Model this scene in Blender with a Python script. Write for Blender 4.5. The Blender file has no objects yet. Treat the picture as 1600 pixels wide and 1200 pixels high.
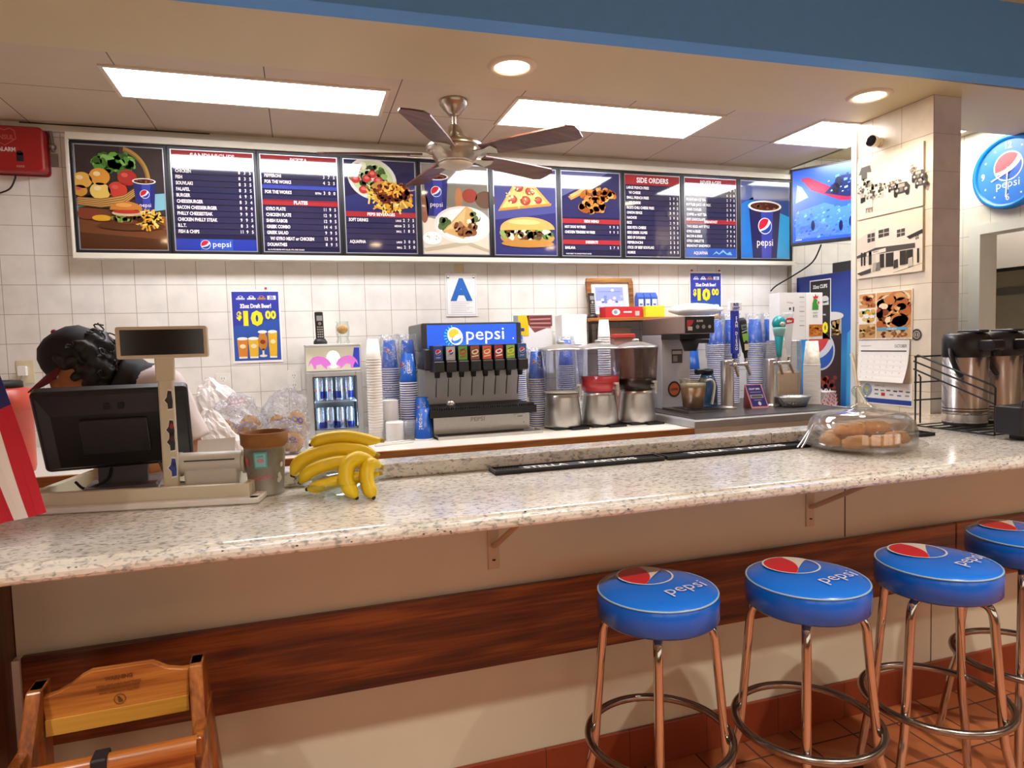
import bpy, bmesh, math, random
from mathutils import Vector, Matrix, geometry, noise
random.seed(7)
PI = math.pi
SC = bpy.context.scene
COL = SC.collection

# ------------------------------------------------------------------ camera, world, exposure
cam_data = bpy.data.cameras.new('camera')
cam_data.sensor_fit = 'HORIZONTAL'
cam_data.sensor_width = 36.0
cam_data.lens = 36.0 * 1039.37 / 1600.0
cam_data.clip_start = 0.05
cam = bpy.data.objects.new('camera', cam_data)
COL.objects.link(cam)
_yaw, _pitch, _roll = 0.306058, -0.061920, -0.028150
_f = Vector((math.sin(_yaw) * math.cos(_pitch), math.cos(_yaw) * math.cos(_pitch), math.sin(_pitch)))
_r = Vector((math.cos(_yaw), -math.sin(_yaw), 0))
_u = _r.cross(_f)
_r2 = _r * math.cos(_roll) + _u * math.sin(_roll)
_u2 = _u * math.cos(_roll) - _r * math.sin(_roll)
_rot = Matrix((_r2, _u2, -_f)).transposed()
cam.matrix_world = Matrix.Translation((0, 0, 1.5)) @ _rot.to_4x4()
SC.camera = cam

world = bpy.data.worlds.new('world')
SC.world = world
world.use_nodes = True
world.node_tree.nodes['Background'].inputs[0].default_value = (0.9, 0.85, 0.75, 1)
world.node_tree.nodes['Background'].inputs[1].default_value = 0.02
SC.view_settings.view_transform = 'Standard'
SC.view_settings.look = 'None'
SC.view_settings.gamma = 1.0
SC.view_settings.use_curve_mapping = False
SC.view_settings.exposure = 0.42
KITCHEN_LIGHT, CAN_LIGHT, DINING_LIGHT, SIDE_LIGHT, FILL_LIGHT = 18.0, 16.0, 32.0, 12.0, 1.15

# ------------------------------------------------------------------ materials
def lin(h):
    h = h.lstrip('#')
    c = [int(h[i:i + 2], 16) / 255 for i in (0, 2, 4)]
    return tuple(v / 12.92 if v <= .04045 else ((v + .055) / 1.055) ** 2.4 for v in c) + (1.0,)

MATS = {}
def mat(name, hexc, rough=.5, metal=0., emit=0., coat=0., var=.05, vs=14., bump=0., spec=.5):
    if name in MATS:
        return MATS[name]
    m = bpy.data.materials.new(name); m.use_nodes = True
    nt = m.node_tree; N = nt.nodes; L = nt.links
    b = N['Principled BSDF']
    c = lin(hexc)
    b.inputs['Roughness'].default_value = rough
    b.inputs['Metallic'].default_value = metal
    b.inputs['Specular IOR Level'].default_value = spec
    b.inputs['Coat Weight'].default_value = coat
    b.inputs['Coat Roughness'].default_value = .06
    tc = N.new('ShaderNodeTexCoord'); no = N.new('ShaderNodeTexNoise')
    no.inputs['Scale'].default_value = vs; no.inputs['Detail'].default_value = 3
    L.new(tc.outputs['Object'], no.inputs['Vector'])
    mx = N.new('ShaderNodeMix'); mx.data_type = 'RGBA'
    mx.inputs[6].default_value = tuple(v * (1 - var) for v in c[:3]) + (1,)
    mx.inputs[7].default_value = tuple(min(1, v * (1 + var)) for v in c[:3]) + (1,)
    L.new(no.outputs['Fac'], mx.inputs[0])
    L.new(mx.outputs[2], b.inputs['Base Color'])
    if emit:
        b.inputs['Emission Color'].default_value = c
        b.inputs['Emission Strength'].default_value = emit
    if bump:
        bp = N.new('ShaderNodeBump'); bp.inputs['Strength'].default_value = bump
        bp.inputs['Distance'].default_value = .01
        L.new(no.outputs['Fac'], bp.inputs['Height']); L.new(bp.outputs['Normal'], b.inputs['Normal'])
    MATS[name] = m
    return m

def clear(name, tint='ffffff', gloss=.12, milk=0., milkc='ffffff', rough=.05, crinkle=0., fr=.4):
    """thin clear plastic or glass: see-through, tinted, with a fresnel gloss and a little milkiness"""
    if name in MATS:
        return MATS[name]
    m = bpy.data.materials.new(name); m.use_nodes = True
    nt = m.node_tree; N = nt.nodes; L = nt.links
    N.remove(N['Principled BSDF'])
    t = N.new('ShaderNodeBsdfTransparent'); t.inputs[0].default_value = lin(tint)
    g = N.new('ShaderNodeBsdfGlossy'); g.inputs['Roughness'].default_value = rough
    d = N.new('ShaderNodeBsdfDiffuse'); d.inputs[0].default_value = lin(milkc)
    lw = N.new('ShaderNodeLayerWeight'); lw.inputs[0].default_value = .35
    mul = N.new('ShaderNodeMath'); mul.operation = 'MULTIPLY_ADD'
    mul.inputs[1].default_value = fr; mul.inputs[2].default_value = gloss * .12
    L.new(lw.outputs['Fresnel'], mul.inputs[0])
    m1 = N.new('ShaderNodeMixShader'); m2 = N.new('ShaderNodeMixShader')
    m1.inputs[0].default_value = milk
    L.new(t.outputs[0], m1.inputs[1]); L.new(d.outputs[0], m1.inputs[2])
    L.new(mul.outputs[0], m2.inputs[0]); L.new(m1.outputs[0], m2.inputs[1]); L.new(g.outputs[0], m2.inputs[2])
    if crinkle:
        tc = N.new('ShaderNodeTexCoord'); no = N.new('ShaderNodeTexNoise'); no.inputs['Scale'].default_value = 45
        no.inputs['Distortion'].default_value = 1.5
        L.new(tc.outputs['Object'], no.inputs['Vector'])
        bp = N.new('ShaderNodeBump'); bp.inputs['Strength'].default_value = crinkle; bp.inputs['Distance'].default_value = .02
        L.new(no.outputs['Fac'], bp.inputs['Height'])
        L.new(bp.outputs[0], g.inputs['Normal']); L.new(bp.outputs[0], lw.inputs['Normal'])
        rp = N.new('ShaderNodeMapRange'); rp.inputs[1].default_value = .5; rp.inputs[2].default_value = .75
        rp.inputs[3].default_value = milk; rp.inputs[4].default_value = min(1, milk + .35)
        L.new(no.outputs['Fac'], rp.inputs[0]); L.new(rp.outputs[0], m1.inputs[0])
    L.new(m2.outputs[0], N['Material Output'].inputs['Surface'])
    MATS[name] = m
    return m

def node_mat(name, fn):
    m = bpy.data.materials.new(name); m.use_nodes = True
    fn(m.node_tree, m.node_tree.nodes, m.node_tree.links, m.node_tree.nodes['Principled BSDF'])
    MATS[name] = m
    return m

def ramp(N, stops):
    r = N.new('ShaderNodeValToRGB'); e = r.color_ramp.elements
    while len(e) < len(stops): e.new(.5)
    for el, (p, c) in zip(e, stops):
        el.position = p; el.color = lin(c)
    return r

def tiles(name, face, face2, grout, w, h, ox, oz, axes='XZ', gap=.0035, rough=.25, off=0., bump=.3, var=1.):
    def fn(nt, N, L, b):
        tc = N.new('ShaderNodeTexCoord'); sp = N.new('ShaderNodeSeparateXYZ'); cb = N.new('ShaderNodeCombineXYZ')
        L.new(tc.outputs['Object'], sp.inputs[0])
        a1 = N.new('ShaderNodeMath'); a1.operation = 'SUBTRACT'; a1.inputs[1].default_value = ox
        a2 = N.new('ShaderNodeMath'); a2.operation = 'SUBTRACT'; a2.inputs[1].default_value = oz
        L.new(sp.outputs['XYZ'.index(axes[0])], a1.inputs[0]); L.new(sp.outputs['XYZ'.index(axes[1])], a2.inputs[0])
        L.new(a1.outputs[0], cb.inputs[0]); L.new(a2.outputs[0], cb.inputs[1])
        br = N.new('ShaderNodeTexBrick'); br.offset = off; br.squash = 1
        br.inputs['Scale'].default_value = 1; br.inputs['Brick Width'].default_value = w; br.inputs['Row Height'].default_value = h
        br.inputs['Mortar Size'].default_value = gap / 2; br.inputs['Mortar Smooth'].default_value = .3
        br.inputs['Color1'].default_value = lin(face); br.inputs['Color2'].default_value = lin(face2); br.inputs['Mortar'].default_value = lin(grout)
        L.new(cb.outputs[0], br.inputs['Vector'])
        no = N.new('ShaderNodeTexNoise'); no.inputs['Scale'].default_value = 9; no.inputs['Detail'].default_value = 6
        L.new(tc.outputs['Object'], no.inputs['Vector'])
        mx = N.new('ShaderNodeMix'); mx.data_type = 'RGBA'; mx.blend_type = 'MULTIPLY'; mx.inputs[0].default_value = .35 * var
        L.new(br.outputs['Color'], mx.inputs[6]); L.new(no.outputs['Fac'], mx.inputs[7])
        rr = ramp(N, [(0., '9a9a9a'), (.6, 'ffffff')]); L.new(no.outputs['Fac'], rr.inputs[0]); L.new(rr.outputs[0], mx.inputs[7])
        L.new(mx.outputs[2], b.inputs['Base Color'])
        rg = N.new('ShaderNodeMapRange'); rg.inputs[3].default_value = rough; rg.inputs[4].default_value = .8
        L.new(br.outputs['Fac'], rg.inputs[0]); L.new(rg.outputs[0], b.inputs['Roughness'])
        bp = N.new('ShaderNodeBump'); bp.invert = True; bp.inputs['Strength'].default_value = bump; bp.inputs['Distance'].default_value = .003
        L.new(br.outputs['Fac'], bp.inputs['Height']); L.new(bp.outputs[0], b.inputs['Normal'])
    return node_mat(name, fn)

def wood(name, dark, mid, light, axis='X', scale=1., rough=.4, coat=.15):
    def fn(nt, N, L, b):
        tc = N.new('ShaderNodeTexCoord'); mp = N.new('ShaderNodeMapping')
        s = [14 * scale] * 3; s['XYZ'.index(axis)] = 1.1 * scale
        mp.inputs['Scale'].default_value = s
        L.new(tc.outputs['Object'], mp.inputs[0])
        n1 = N.new('ShaderNodeTexNoise'); n1.inputs['Scale'].default_value = 1.2; n1.inputs['Detail'].default_value = 6; n1.inputs['Distortion'].default_value = .6
        L.new(mp.outputs[0], n1.inputs['Vector'])
        mp2 = N.new('ShaderNodeMapping'); s2 = [120 * scale] * 3; s2['XYZ'.index(axis)] = 4 * scale
        mp2.inputs['Scale'].default_value = s2; L.new(tc.outputs['Object'], mp2.inputs[0])
        n2 = N.new('ShaderNodeTexNoise'); n2.inputs['Scale'].default_value = 1.; n2.inputs['Detail'].default_value = 3; L.new(mp2.outputs[0], n2.inputs['Vector'])
        ad = N.new('ShaderNodeMath'); ad.operation = 'MULTIPLY_ADD'; ad.inputs[1].default_value = .35
        L.new(n2.outputs['Fac'], ad.inputs[0]); L.new(n1.outputs['Fac'], ad.inputs[2])
        r = ramp(N, [(.48, dark), (.66, mid), (.84, light)]); L.new(ad.outputs[0], r.inputs[0])
        L.new(r.outputs[0], b.inputs['Base Color'])
        b.inputs['Roughness'].default_value = rough; b.inputs['Coat Weight'].default_value = coat; b.inputs['Coat Roughness'].default_value = .25
    return node_mat(name, fn)

def granite(name, base, base2, grey, dark, amt=.5):
    def fn(nt, N, L, b):
        tc = N.new('ShaderNodeTexCoord'); mp = N.new('ShaderNodeMapping'); mp.inputs['Scale'].default_value = (1, 1.7, 1.7)
        L.new(tc.outputs['Object'], mp.inputs[0])
        def noise(s, d=5, dist=0.):
            n = N.new('ShaderNodeTexNoise'); n.inputs['Scale'].default_value = s; n.inputs['Detail'].default_value = d
            n.inputs['Distortion'].default_value = dist; L.new(mp.outputs[0], n.inputs['Vector']); return n
        a = noise(9, 6, .8); ra = ramp(N, [(.35, base2), (.6, base)]); L.new(a.outputs['Fac'], ra.inputs[0])
        g = noise(55, 6, .6); rg = ramp(N, [(.5, '000000'), (.66, 'ffffff')]); L.new(g.outputs['Fac'], rg.inputs[0])
        gm = N.new('ShaderNodeMath'); gm.operation = 'MULTIPLY'; gm.inputs[1].default_value = amt; L.new(rg.outputs[0], gm.inputs[0])
        m1 = N.new('ShaderNodeMix'); m1.data_type = 'RGBA'; m1.inputs[7].default_value = lin(grey)
        L.new(gm.outputs[0], m1.inputs[0]); L.new(ra.outputs[0], m1.inputs[6])
        v = N.new('ShaderNodeTexVoronoi'); v.inputs['Scale'].default_value = 55; L.new(mp.outputs[0], v.inputs['Vector'])
        rv = ramp(N, [(.13, 'ffffff'), (.24, '000000')]); L.new(v.outputs['Distance'], rv.inputs[0])
        k = noise(20, 2); rk = ramp(N, [(.52, '000000'), (.6, 'ffffff')]); L.new(k.outputs['Fac'], rk.inputs[0])
        mm = N.new('ShaderNodeMath'); mm.operation = 'MULTIPLY'; L.new(rv.outputs[0], mm.inputs[0]); L.new(rk.outputs[0], mm.inputs[1])
        m2 = N.new('ShaderNodeMix'); m2.data_type = 'RGBA'; m2.inputs[7].default_value = lin(dark)
        L.new(mm.outputs[0], m2.inputs[0]); L.new(m1.outputs[2], m2.inputs[6])
        L.new(m2.outputs[2], b.inputs['Base Color'])
        b.inputs['Roughness'].default_value = .13
    return node_mat(name, fn)

# flat printing inks
def ink(h, rough=.45): return mat('ink_%s_%d' % (h, rough * 100), h, rough, var=.02)
def gloss(h): return mat('gloss_' + h, h, .05, var=.02, spec=.95)
STEEL = mat('brushed_steel', 'c6c4c0', .3, .9, var=.08, vs=60)
STEEL_D = mat('dark_steel', '83807b', .35, 1.)
CHROME = mat('chrome', 'c9c6c2', .1, 1.)
BLACK = mat('black_plastic', '17171a', .35)
MBLACK = mat('matte_black', '101012', .6)
WHITE = mat('white_plastic', 'ece8e0', .4)
PAPER = mat('paper', 'f3f0ea', .7)
FOAM = mat('white_foam', 'f1eee8', .6)
CUPBLUE = mat('cup_blue', '1558b8', .35)

# ------------------------------------------------------------------ mesh builder
_txt = {}
def text_mesh(s, bold):
    k = (s, bold)
    if k not in _txt:
        c = bpy.data.curves.new('t', 'FONT'); c.body = s; c.size = 1; c.resolution_u = 2; c.offset = bold
        o = bpy.data.objects.new('t', c)
        me = bpy.data.meshes.new_from_object(o)
        _txt[k] = ([tuple(v.co[:2]) for v in me.vertices], [tuple(p.vertices) for p in me.polygons])
        bpy.data.objects.remove(o); bpy.data.curves.remove(c); bpy.data.meshes.remove(me)
    return _txt[k]

def V(*a): return Vector(a)
def frame_of(d):
    d = d.normalized(); a = V(0, 0, 1) if abs(d.z) < .9 else V(1, 0, 0)
    x = d.cross(a).normalized(); return x, d.cross(x).normalized()

class MB:
    def __init__(s):
        s.v = []; s.f = []; s.m = []; s.sm = []; s.mats = []; s.M = None
        s.canvas((0, 0, 0), (1, 0, 0), (0, 0, 1))
    def add(s, vs, fs, m, smooth=False):
        if m not in s.mats: s.mats.append(m)
        mi = s.mats.index(m); o = len(s.v)
        s.v += [tuple(s.M @ Vector(v)) if s.M else tuple(v) for v in vs]
        s.f += [tuple(i + o for i in f) for f in fs]; s.m += [mi] * len(fs); s.sm += [smooth] * len(fs)
        return s
    def box(s, m, x0, x1, y0, y1, z0, z1):
        v = [(x, y, z) for z in (z0, z1) for y in (y0, y1) for x in (x0, x1)]
        return s.add(v, [(0, 2, 3, 1), (4, 5, 7, 6), (0, 1, 5, 4), (1, 3, 7, 5), (3, 2, 6, 7), (2, 0, 4, 6)], m)
    def rbox(s, m, x0, x1, y0, y1, z0, z1, r=.01, n=4, axis='Z', smooth=False):
        """box with rounded corners in the plane across axis"""
        lo = {'X': (y0, y1, z0, z1, x0, x1), 'Y': (x0, x1, z0, z1, y0, y1), 'Z': (x0, x1, y0, y1, z0, z1)}[axis]
        a0, a1, b0, b1, c0, c1 = lo; pts = []
        for cx, cy, st in ((a1 - r, b1 - r, 0), (a0 + r, b1 - r, 1), (a0 + r, b0 + r, 2), (a1 - r, b0 + r, 3)):
            for i in range(n + 1):
                t = (st + i / n) * PI / 2; pts.append((cx + r * math.cos(t), cy + r * math.sin(t)))
        mk = {'X': lambda a, b, c: (c, a, b), 'Y': lambda a, b, c: (a, c, b), 'Z': lambda a, b, c: (a, b, c)}[axis]
        e = min(r * .35, abs(c1 - c0) * .2); ca, cb = (a0 + a1) / 2, (b0 + b1) / 2; k = len(pts)
        def ring(c, sh): return [mk(ca + (p[0] - ca) * (1 - sh / abs(a1 - ca)), cb + (p[1] - cb) * (1 - sh / abs(b1 - cb)), c) for p in pts]
        vs = ring(c0, e) + ring(c0 + e, 0) + ring(c1 - e, 0) + ring(c1, e); fs = []
        for q in range(3):
            for i in range(k):
                j = (i + 1) % k; fs.append((q * k + i, q * k + j, q * k + k + j, q * k + k + i))
        fs += [tuple(range(k))[::-1], tuple(range(3 * k, 4 * k))]
        if axis == 'Y': fs = [f[::-1] for f in fs]
        return s.add(vs, fs, m, smooth)
    def lathe(s, m, prof, x=0, y=0, z=0, n=24, smooth=True, close=True, sx=1, sy=1):
        vs = []; fs = []
        for r, h in prof:
            for i in range(n):
                t = 2 * PI * i / n; vs.append((x + r * math.cos(t) * sx, y + r * math.sin(t) * sy, z + h))
        for q in range(len(prof) - 1):
            for i in range(n):
                j = (i + 1) % n; fs.append((q * n + i, q * n + j, q * n + n + j, q * n + n + i))
        s.add(vs, fs, m, smooth)
        if close:
            for q, rev in ((0, True), (len(prof) - 1, False)):
                if prof[q][0] > 1e-5:
                    ring = [vs[q * n + i] for i in range(n)]; f = tuple(range(n)); s.add(ring, [f[::-1] if rev else f], m)
        return s
    def sweep(s, m, path, rad, n=10, smooth=True, closed=False, cap=True, flat=1.):
        P = [Vector(p) for p in path]; k = len(P)
        R = rad if isinstance(rad, (list, tuple)) else [rad] * k
        T = []
        for i in range(k):
            a = P[(i - 1) % k] if (closed or i > 0) else P[0]; b = P[(i + 1) % k] if (closed or i < k - 1) else P[-1]
            T.append((b - a).normalized())
        x, _ = frame_of(T[0]); vs = []; fs = []
        for i in range(k):
            x = (x - T[i] * x.dot(T[i])).normalized(); y = T[i].cross(x)
            for j in range(n):
                t = 2 * PI * j / n; vs.append(P[i] + (x * math.cos(t) + y * math.sin(t) * flat) * R[i])
        for i in range(k if closed else k - 1):
            for j in range(n):
                a = i * n + j; b = i * n + (j + 1) % n; c = ((i + 1) % k) * n + (j + 1) % n; d = ((i + 1) % k) * n + j
                fs.append((a, b, c, d))
        s.add(vs, fs, m, smooth)
        if cap and not closed:
            s.add(vs[:n], [tuple(range(n))[::-1]], m); s.add(vs[-n:], [tuple(range(n))], m)
        return s
    def ball(s, m, c, rx, ry=None, rz=None, n=16, k=10, rot=None, noise=0.):
        ry = ry or rx; rz = rz or rx; vs = []; fs = []
        for i in range(k + 1):
            a = PI * i / k
            for j in range(n):
                t = 2 * PI * j / n
                q = 1 + (noise * math.sin(5 * t + 3 * a) * math.cos(4 * a + t * 2) if noise else 0)
                p = V(rx * math.sin(a) * math.cos(t) * q, ry * math.sin(a) * math.sin(t) * q, rz * math.cos(a) * q)
                vs.append((rot @ p if rot else p) + Vector(c))
        for i in range(k):
            for j in range(n):
                fs.append((i * n + j, (i + 1) * n + j, (i + 1) * n + (j + 1) % n, i * n + (j + 1) % n))
        return s.add(vs, fs, m, True)
    def crumple(s, m, c, rx, ry, rz, amp=.25, freq=9., lean=0., n=34, k=22, seed=0., peak=0.):
        """a creased bag standing on its flattened underside"""
        vs = []; fs = []
        for i in range(k + 1):
            a = PI * i / k
            for j in range(n):
                t = 2 * PI * j / n; p = V(math.sin(a) * math.cos(t), math.sin(a) * math.sin(t), math.cos(a))
                q = noise.noise(p * freq * .25 + V(seed, 0, 0)) * 1.1 + (.5 - abs(noise.noise(p * freq * .6 + V(0, seed, 3)))) * .9 - .2
                p = p * (1 + amp * q); h = max(p.z, -.62); f = 1 - peak * max(0, h)
                vs.append(Vector(c) + V(p.x * rx * f + lean * (h + .6), p.y * ry * f, h * rz))
        for i in range(k):
            for j in range(n): fs.append((i * n + j, (i + 1) * n + j, (i + 1) * n + (j + 1) % n, i * n + (j + 1) % n))
        return s.add(vs, fs, m, False)
    def prism(s, m, pts, d, smooth=False):
        """polygon given as canvas points, extruded d towards the canvas normal"""
        k = len(pts); A = [s.o + s.u * a + s.w * b for a, b in pts]; B = [p + s.n * d for p in A]
        tri = geometry.tessellate_polygon([[Vector((a, b, 0)) for a, b in pts]])
        fs = [t for t in tri] + [tuple(i + k for i in t) for t in tri]
        fs = [tuple(f) for f in fs]
        s.add(A + B, fs, m); fs = [(i, (i + 1) % k, (i + 1) % k + k, i + k) for i in range(k)]
        return s.add(A + B, fs, m, smooth)
    # ---- flat printing on a canvas (origin, across, up); layers lie a fraction of a millimetre apart
    def canvas(s, o, u, v, sc=1., fn=None):
        s.o = Vector(o); u = Vector(u).normalized(); v = Vector(v).normalized()
        s.n = u.cross(v); s.u = u * sc; s.w = v * sc; s.fn = fn; return s
    def P(s, a, b, l):
        if s.fn: return s.fn(a, b, l * .0005)
        return s.o + s.u * a + s.w * b + s.n * (l * .0005)
    def pol(s, m, pts, l=1):
        tri = geometry.tessellate_polygon([[Vector((a, b, 0)) for a, b in pts]])
        fs = []
        for t in tri:
            (x0, y0), (x1, y1), (x2, y2) = (pts[i] for i in t)
            fs.append(tuple(t) if (x1 - x0) * (y2 - y0) - (x2 - x0) * (y1 - y0) > 0 else tuple(t)[::-1])
        return s.add([s.P(a, b, l) for a, b in pts], fs, m)
    def rect(s, m, a, b, w, h, l=1):
        k = 8 if s.fn else 1; vs = []
        for i in range(k + 1): vs += [s.P(a + w * i / k, b, l), s.P(a + w * i / k, b + h, l)]
        return s.add(vs, [(2 * i, 2 * i + 2, 2 * i + 3, 2 * i + 1) for i in range(k)], m)
    def ell(s, m, a, b, ra, rb=None, l=1, rot=0., n=20):
        rb = rb or ra; c, q = math.cos(rot), math.sin(rot); vs = []
        for i in range(n):
            t = 2 * PI * i / n; x, y = ra * math.cos(t), rb * math.sin(t); vs.append(s.P(a + x * c - y * q, b + x * q + y * c, l))
        return s.add(vs, [tuple(range(n))], m)
    def ring(s, m, a, b, r0, r1, l=1, n=28, a0=0., a1=2 * PI, sy=1.):
        vs = []
        for i in range(n + 1):
            t = a0 + (a1 - a0) * i / n
            vs += [s.P(a + r0 * math.cos(t), b + r0 * math.sin(t) * sy, l), s.P(a + r1 * math.cos(t), b + r1 * math.sin(t) * sy, l)]
        return s.add(vs, [(2 * i, 2 * i + 1, 2 * i + 3, 2 * i + 2) for i in range(n)], m)
    def line(s, m, pts, w, l=1):
        for (a, b), (c, d) in zip(pts, pts[1:]):
            L = math.hypot(c - a, d - b) or 1; x, y = -(d - b) / L * w / 2, (c - a) / L * w / 2
            s.add([s.P(a - x, b - y, l), s.P(c - x, d - y, l), s.P(c + x, d + y, l), s.P(a + x, b + y, l)], [(0, 1, 2, 3)], m)
        return s
    def txt(s, m, t, a, b, size, l=2, al='l', sx=.85, bold=.02, rot=0., slant=0.):
        vs, fs = text_mesh(t, bold)
        if not vs: return s
        x0 = min(v[0] for v in vs); x1 = max(v[0] for v in vs); w = (x1 - x0) * size * sx
        off = {'l': 0, 'c': -w / 2, 'r': -w}[al]; c, q = math.cos(rot), math.sin(rot); out = []
        for x, y in vs:
            X = (x - x0) * size * sx + off + y * slant * size; Y = y * size
            out.append(s.P(a + X * c - Y * q, b + X * q + Y * c, l))
        return s.add(out, fs, m)
    def globe(s, a, b, r, l=2, red='c8263a', white='f2efe9', blue='17479e', rim=None, rot=0., ik=ink):
        def bz(p0, c, p1, k=8): return [tuple((1 - t) ** 2 * p0[i] + 2 * t * (1 - t) * c[i] + t * t * p1[i] for i in (0, 1)) for t in [j / k for j in range(1, k)]]
        def arc(t0, t1, q, k=14): return [(q * math.cos(math.radians(t0 + (t1 - t0) * j / k)), q * math.sin(math.radians(t0 + (t1 - t0) * j / k))) for j in range(k + 1)]
        c, sn = math.cos(rot), math.sin(rot)
        def put(pts): return [(a + r * (x * c - y * sn), b + r * (x * sn + y * c)) for x, y in pts]
        s.ell(ik(rim or white), a, b, r * 1.08, l=l, n=28); s.ell(ik(white), a, b, r, l=l + 1, n=28)
        A = arc(200, 45, .98); s.pol(ik(red), put(A + bz(A[-1], (.3, -.25), A[0])), l + 2)
        B = arc(212, 378, .98); s.pol(ik(blue), put(B + bz(B[-1], (.45, -.55), B[0])), l + 2)
        return s
    def build(s, name, parent=None, loc=None, rz=0., bevel=0.):
        me = bpy.data.meshes.new(name); me.from_pydata(s.v, [], s.f)
        for m in s.mats: me.materials.append(m)
        me.polygons.foreach_set('material_index', s.m); me.polygons.foreach_set('use_smooth', s.sm); me.update()
        o = bpy.data.objects.new(name, me); COL.objects.link(o)
        if parent: o.parent = parent
        if loc is not None: o.location = loc
        o.rotation_euler.z = rz
        if bevel:
            bm = bmesh.new(); bm.from_mesh(me); bmesh.ops.remove_doubles(bm, verts=bm.verts, dist=1e-6); bmesh.ops.recalc_face_normals(bm, faces=bm.faces); bm.to_mesh(me); bm.free()
            b = o.modifiers.new('edge', 'BEVEL'); b.width = bevel; b.segments = 2; b.limit_method = 'ANGLE'; b.angle_limit = .7
        return o

def tag(o, label, cat, group=None, kind=None):
    o['label'] = label; o['category'] = cat
    if group: o['group'] = group
    if kind: o['kind'] = kind
    return o
def thing(name, label, cat, loc, rz=0., group=None):
    o = bpy.data.objects.new(name, None); o.empty_display_size = .05; COL.objects.link(o)
    o.location = loc; o.rotation_euler.z = rz
    return tag(o, label, cat, group)
def struct(o):
    o['kind'] = 'structure'; return o
def dup(root, loc, rz=None, label=None, group=None):
    def cp(o, par):
        c = o.copy(); COL.objects.link(c)
        if par: c.parent = par
        for ch in kids.get(o.name, []): cp(ch, c)
        return c
    kids = {}
    for o in root.children_recursive: kids.setdefault(o.parent.name, []).append(o)
    c = cp(root, None); c.location = loc
    if rz is not None: c.rotation_euler.z = rz
    if label: c['label'] = label
    if group: c['group'] = group
    return c
def arc_pts(cx, cy, r, t0, t1, n): return [(cx + r * math.cos(t0 + (t1 - t0) * i / n), cy + r * math.sin(t0 + (t1 - t0) * i / n)) for i in range(n + 1)]
def T3(x, y, z, rz=0., rx=0., ry=0.): return Matrix.Translation((x, y, z)) @ Matrix.Rotation(rz, 4, 'Z') @ Matrix.Rotation(ry, 4, 'Y') @ Matrix.Rotation(rx, 4, 'X')
def smooth_path(pts, k=6):
    P = [Vector(p) for p in pts]; out = []
    for i in range(len(P) - 1):
        a = P[max(i - 1, 0)]; b = P[i]; c = P[i + 1]; d = P[min(i + 2, len(P) - 1)]
        for j in range(k):
            t = j / k
            out.append(.5 * ((2 * b) + (c - a) * t + (2 * a - 5 * b + 4 * c - d) * t * t + (3 * b - a - 3 * c + d) * t ** 3))
    out.append(P[-1]); return out

# ------------------------------------------------------------------ setting
TILE_BACK = tiles('wall_tile_back', 'ece7de', 'e8e2d7', 'a89c8c', .1524, .1524, -1.294, 1.870)
TILE_SIDE = tiles('wall_tile_side', 'e9e2d4', 'e4dccb', 'a99c88', .188, .188, .03, .056, 'YZ')
TILE_PIL_F = tiles('wall_tile_pillar_front', 'd3d0d0', 'cdc9c8', 'a8a29c', .188, .188, 3.1, .056, 'XZ')
TILE_PIL_L = tiles('wall_tile_pillar', 'eadfcb', 'e6dac4', 'a8977c', .188, .188, 2.62, .056, 'YZ')
FLOOR_T = tiles('quarry_tile', 'b2683c', '9a5530', '4a2c1e', .2055, .2055, 2.115, 1.920, 'XY', .008, .4, 0, .5, 1.6)
BASE_T = tiles('quarry_base_tile', '8c3d20', '83381d', '4a2214', .31, .6, .1, -.2, 'XZ', .003, .35)
PAINT_C = mat('ceiling_paint', 'cfc09a', .6, var=.02, vs=3)
PAINT_CT = tiles('ceiling_panel', 'cdbda6', 'c9b8a1', '6d5f52', .585, .9, 1.076 - .585, 2.6, 'XY', .006, .6, 0, .2, .3)
BLUE = mat('blue_paint', '62a4ea', .75, var=.05, vs=25, bump=.05)
CREAM = mat('cream_paint', 'd2cbb4', .55, var=.05, vs=5)
OAK_D = wood('dark_oak', '35150a', '6b3014', 'a05a24', 'X', 1.0, .38, .3)
OAK_DZ = wood('dark_oak_upright', '3a1c0c', '59331a', '6e4524', 'Z', .8, .5, .1)
GRAN = granite('granite', 'e0d8c6', 'cbbca2', '8a8680', '2a2727', .8)
GRAN_E = granite('granite_pale_edge', 'e6e2d8', 'd8d2c4', '8c8b87', '222120', .85)  # paler base and slightly stronger grey flecks for nose and curb

def slab(name, m, x0, x1, y0, y1, z0, z1): return struct(MB().box(m, x0, x1, y0, y1, z0, z1).build(name))
slab('floor', FLOOR_T, -3.2, 6.8, -3.2, 5.2, -.1, 0)
slab('wall_back', TILE_BACK, -2.3, 4.31, 4.073, 4.2, 0, 2.95)
slab('wall_left', TILE_SIDE, -2.42, -2.3, 2.03, 4.2, 0, 2.95)
slab('wall_dining_left', mat('dining_wall', 'b79d78', .7), -3.2, -3.08, -3.2, 2.1, 0, 3.1)
slab('wall_dining_rear', mat('dining_wall', 'b79d78', .7), -3.2, 6.8, -3.3, -3.2, 0, 3.1)
slab('wall_dining_right', mat('dining_wall', 'b79d78', .7), 6.7, 6.8, -3.2, 5.2, 0, 3.1)
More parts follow.
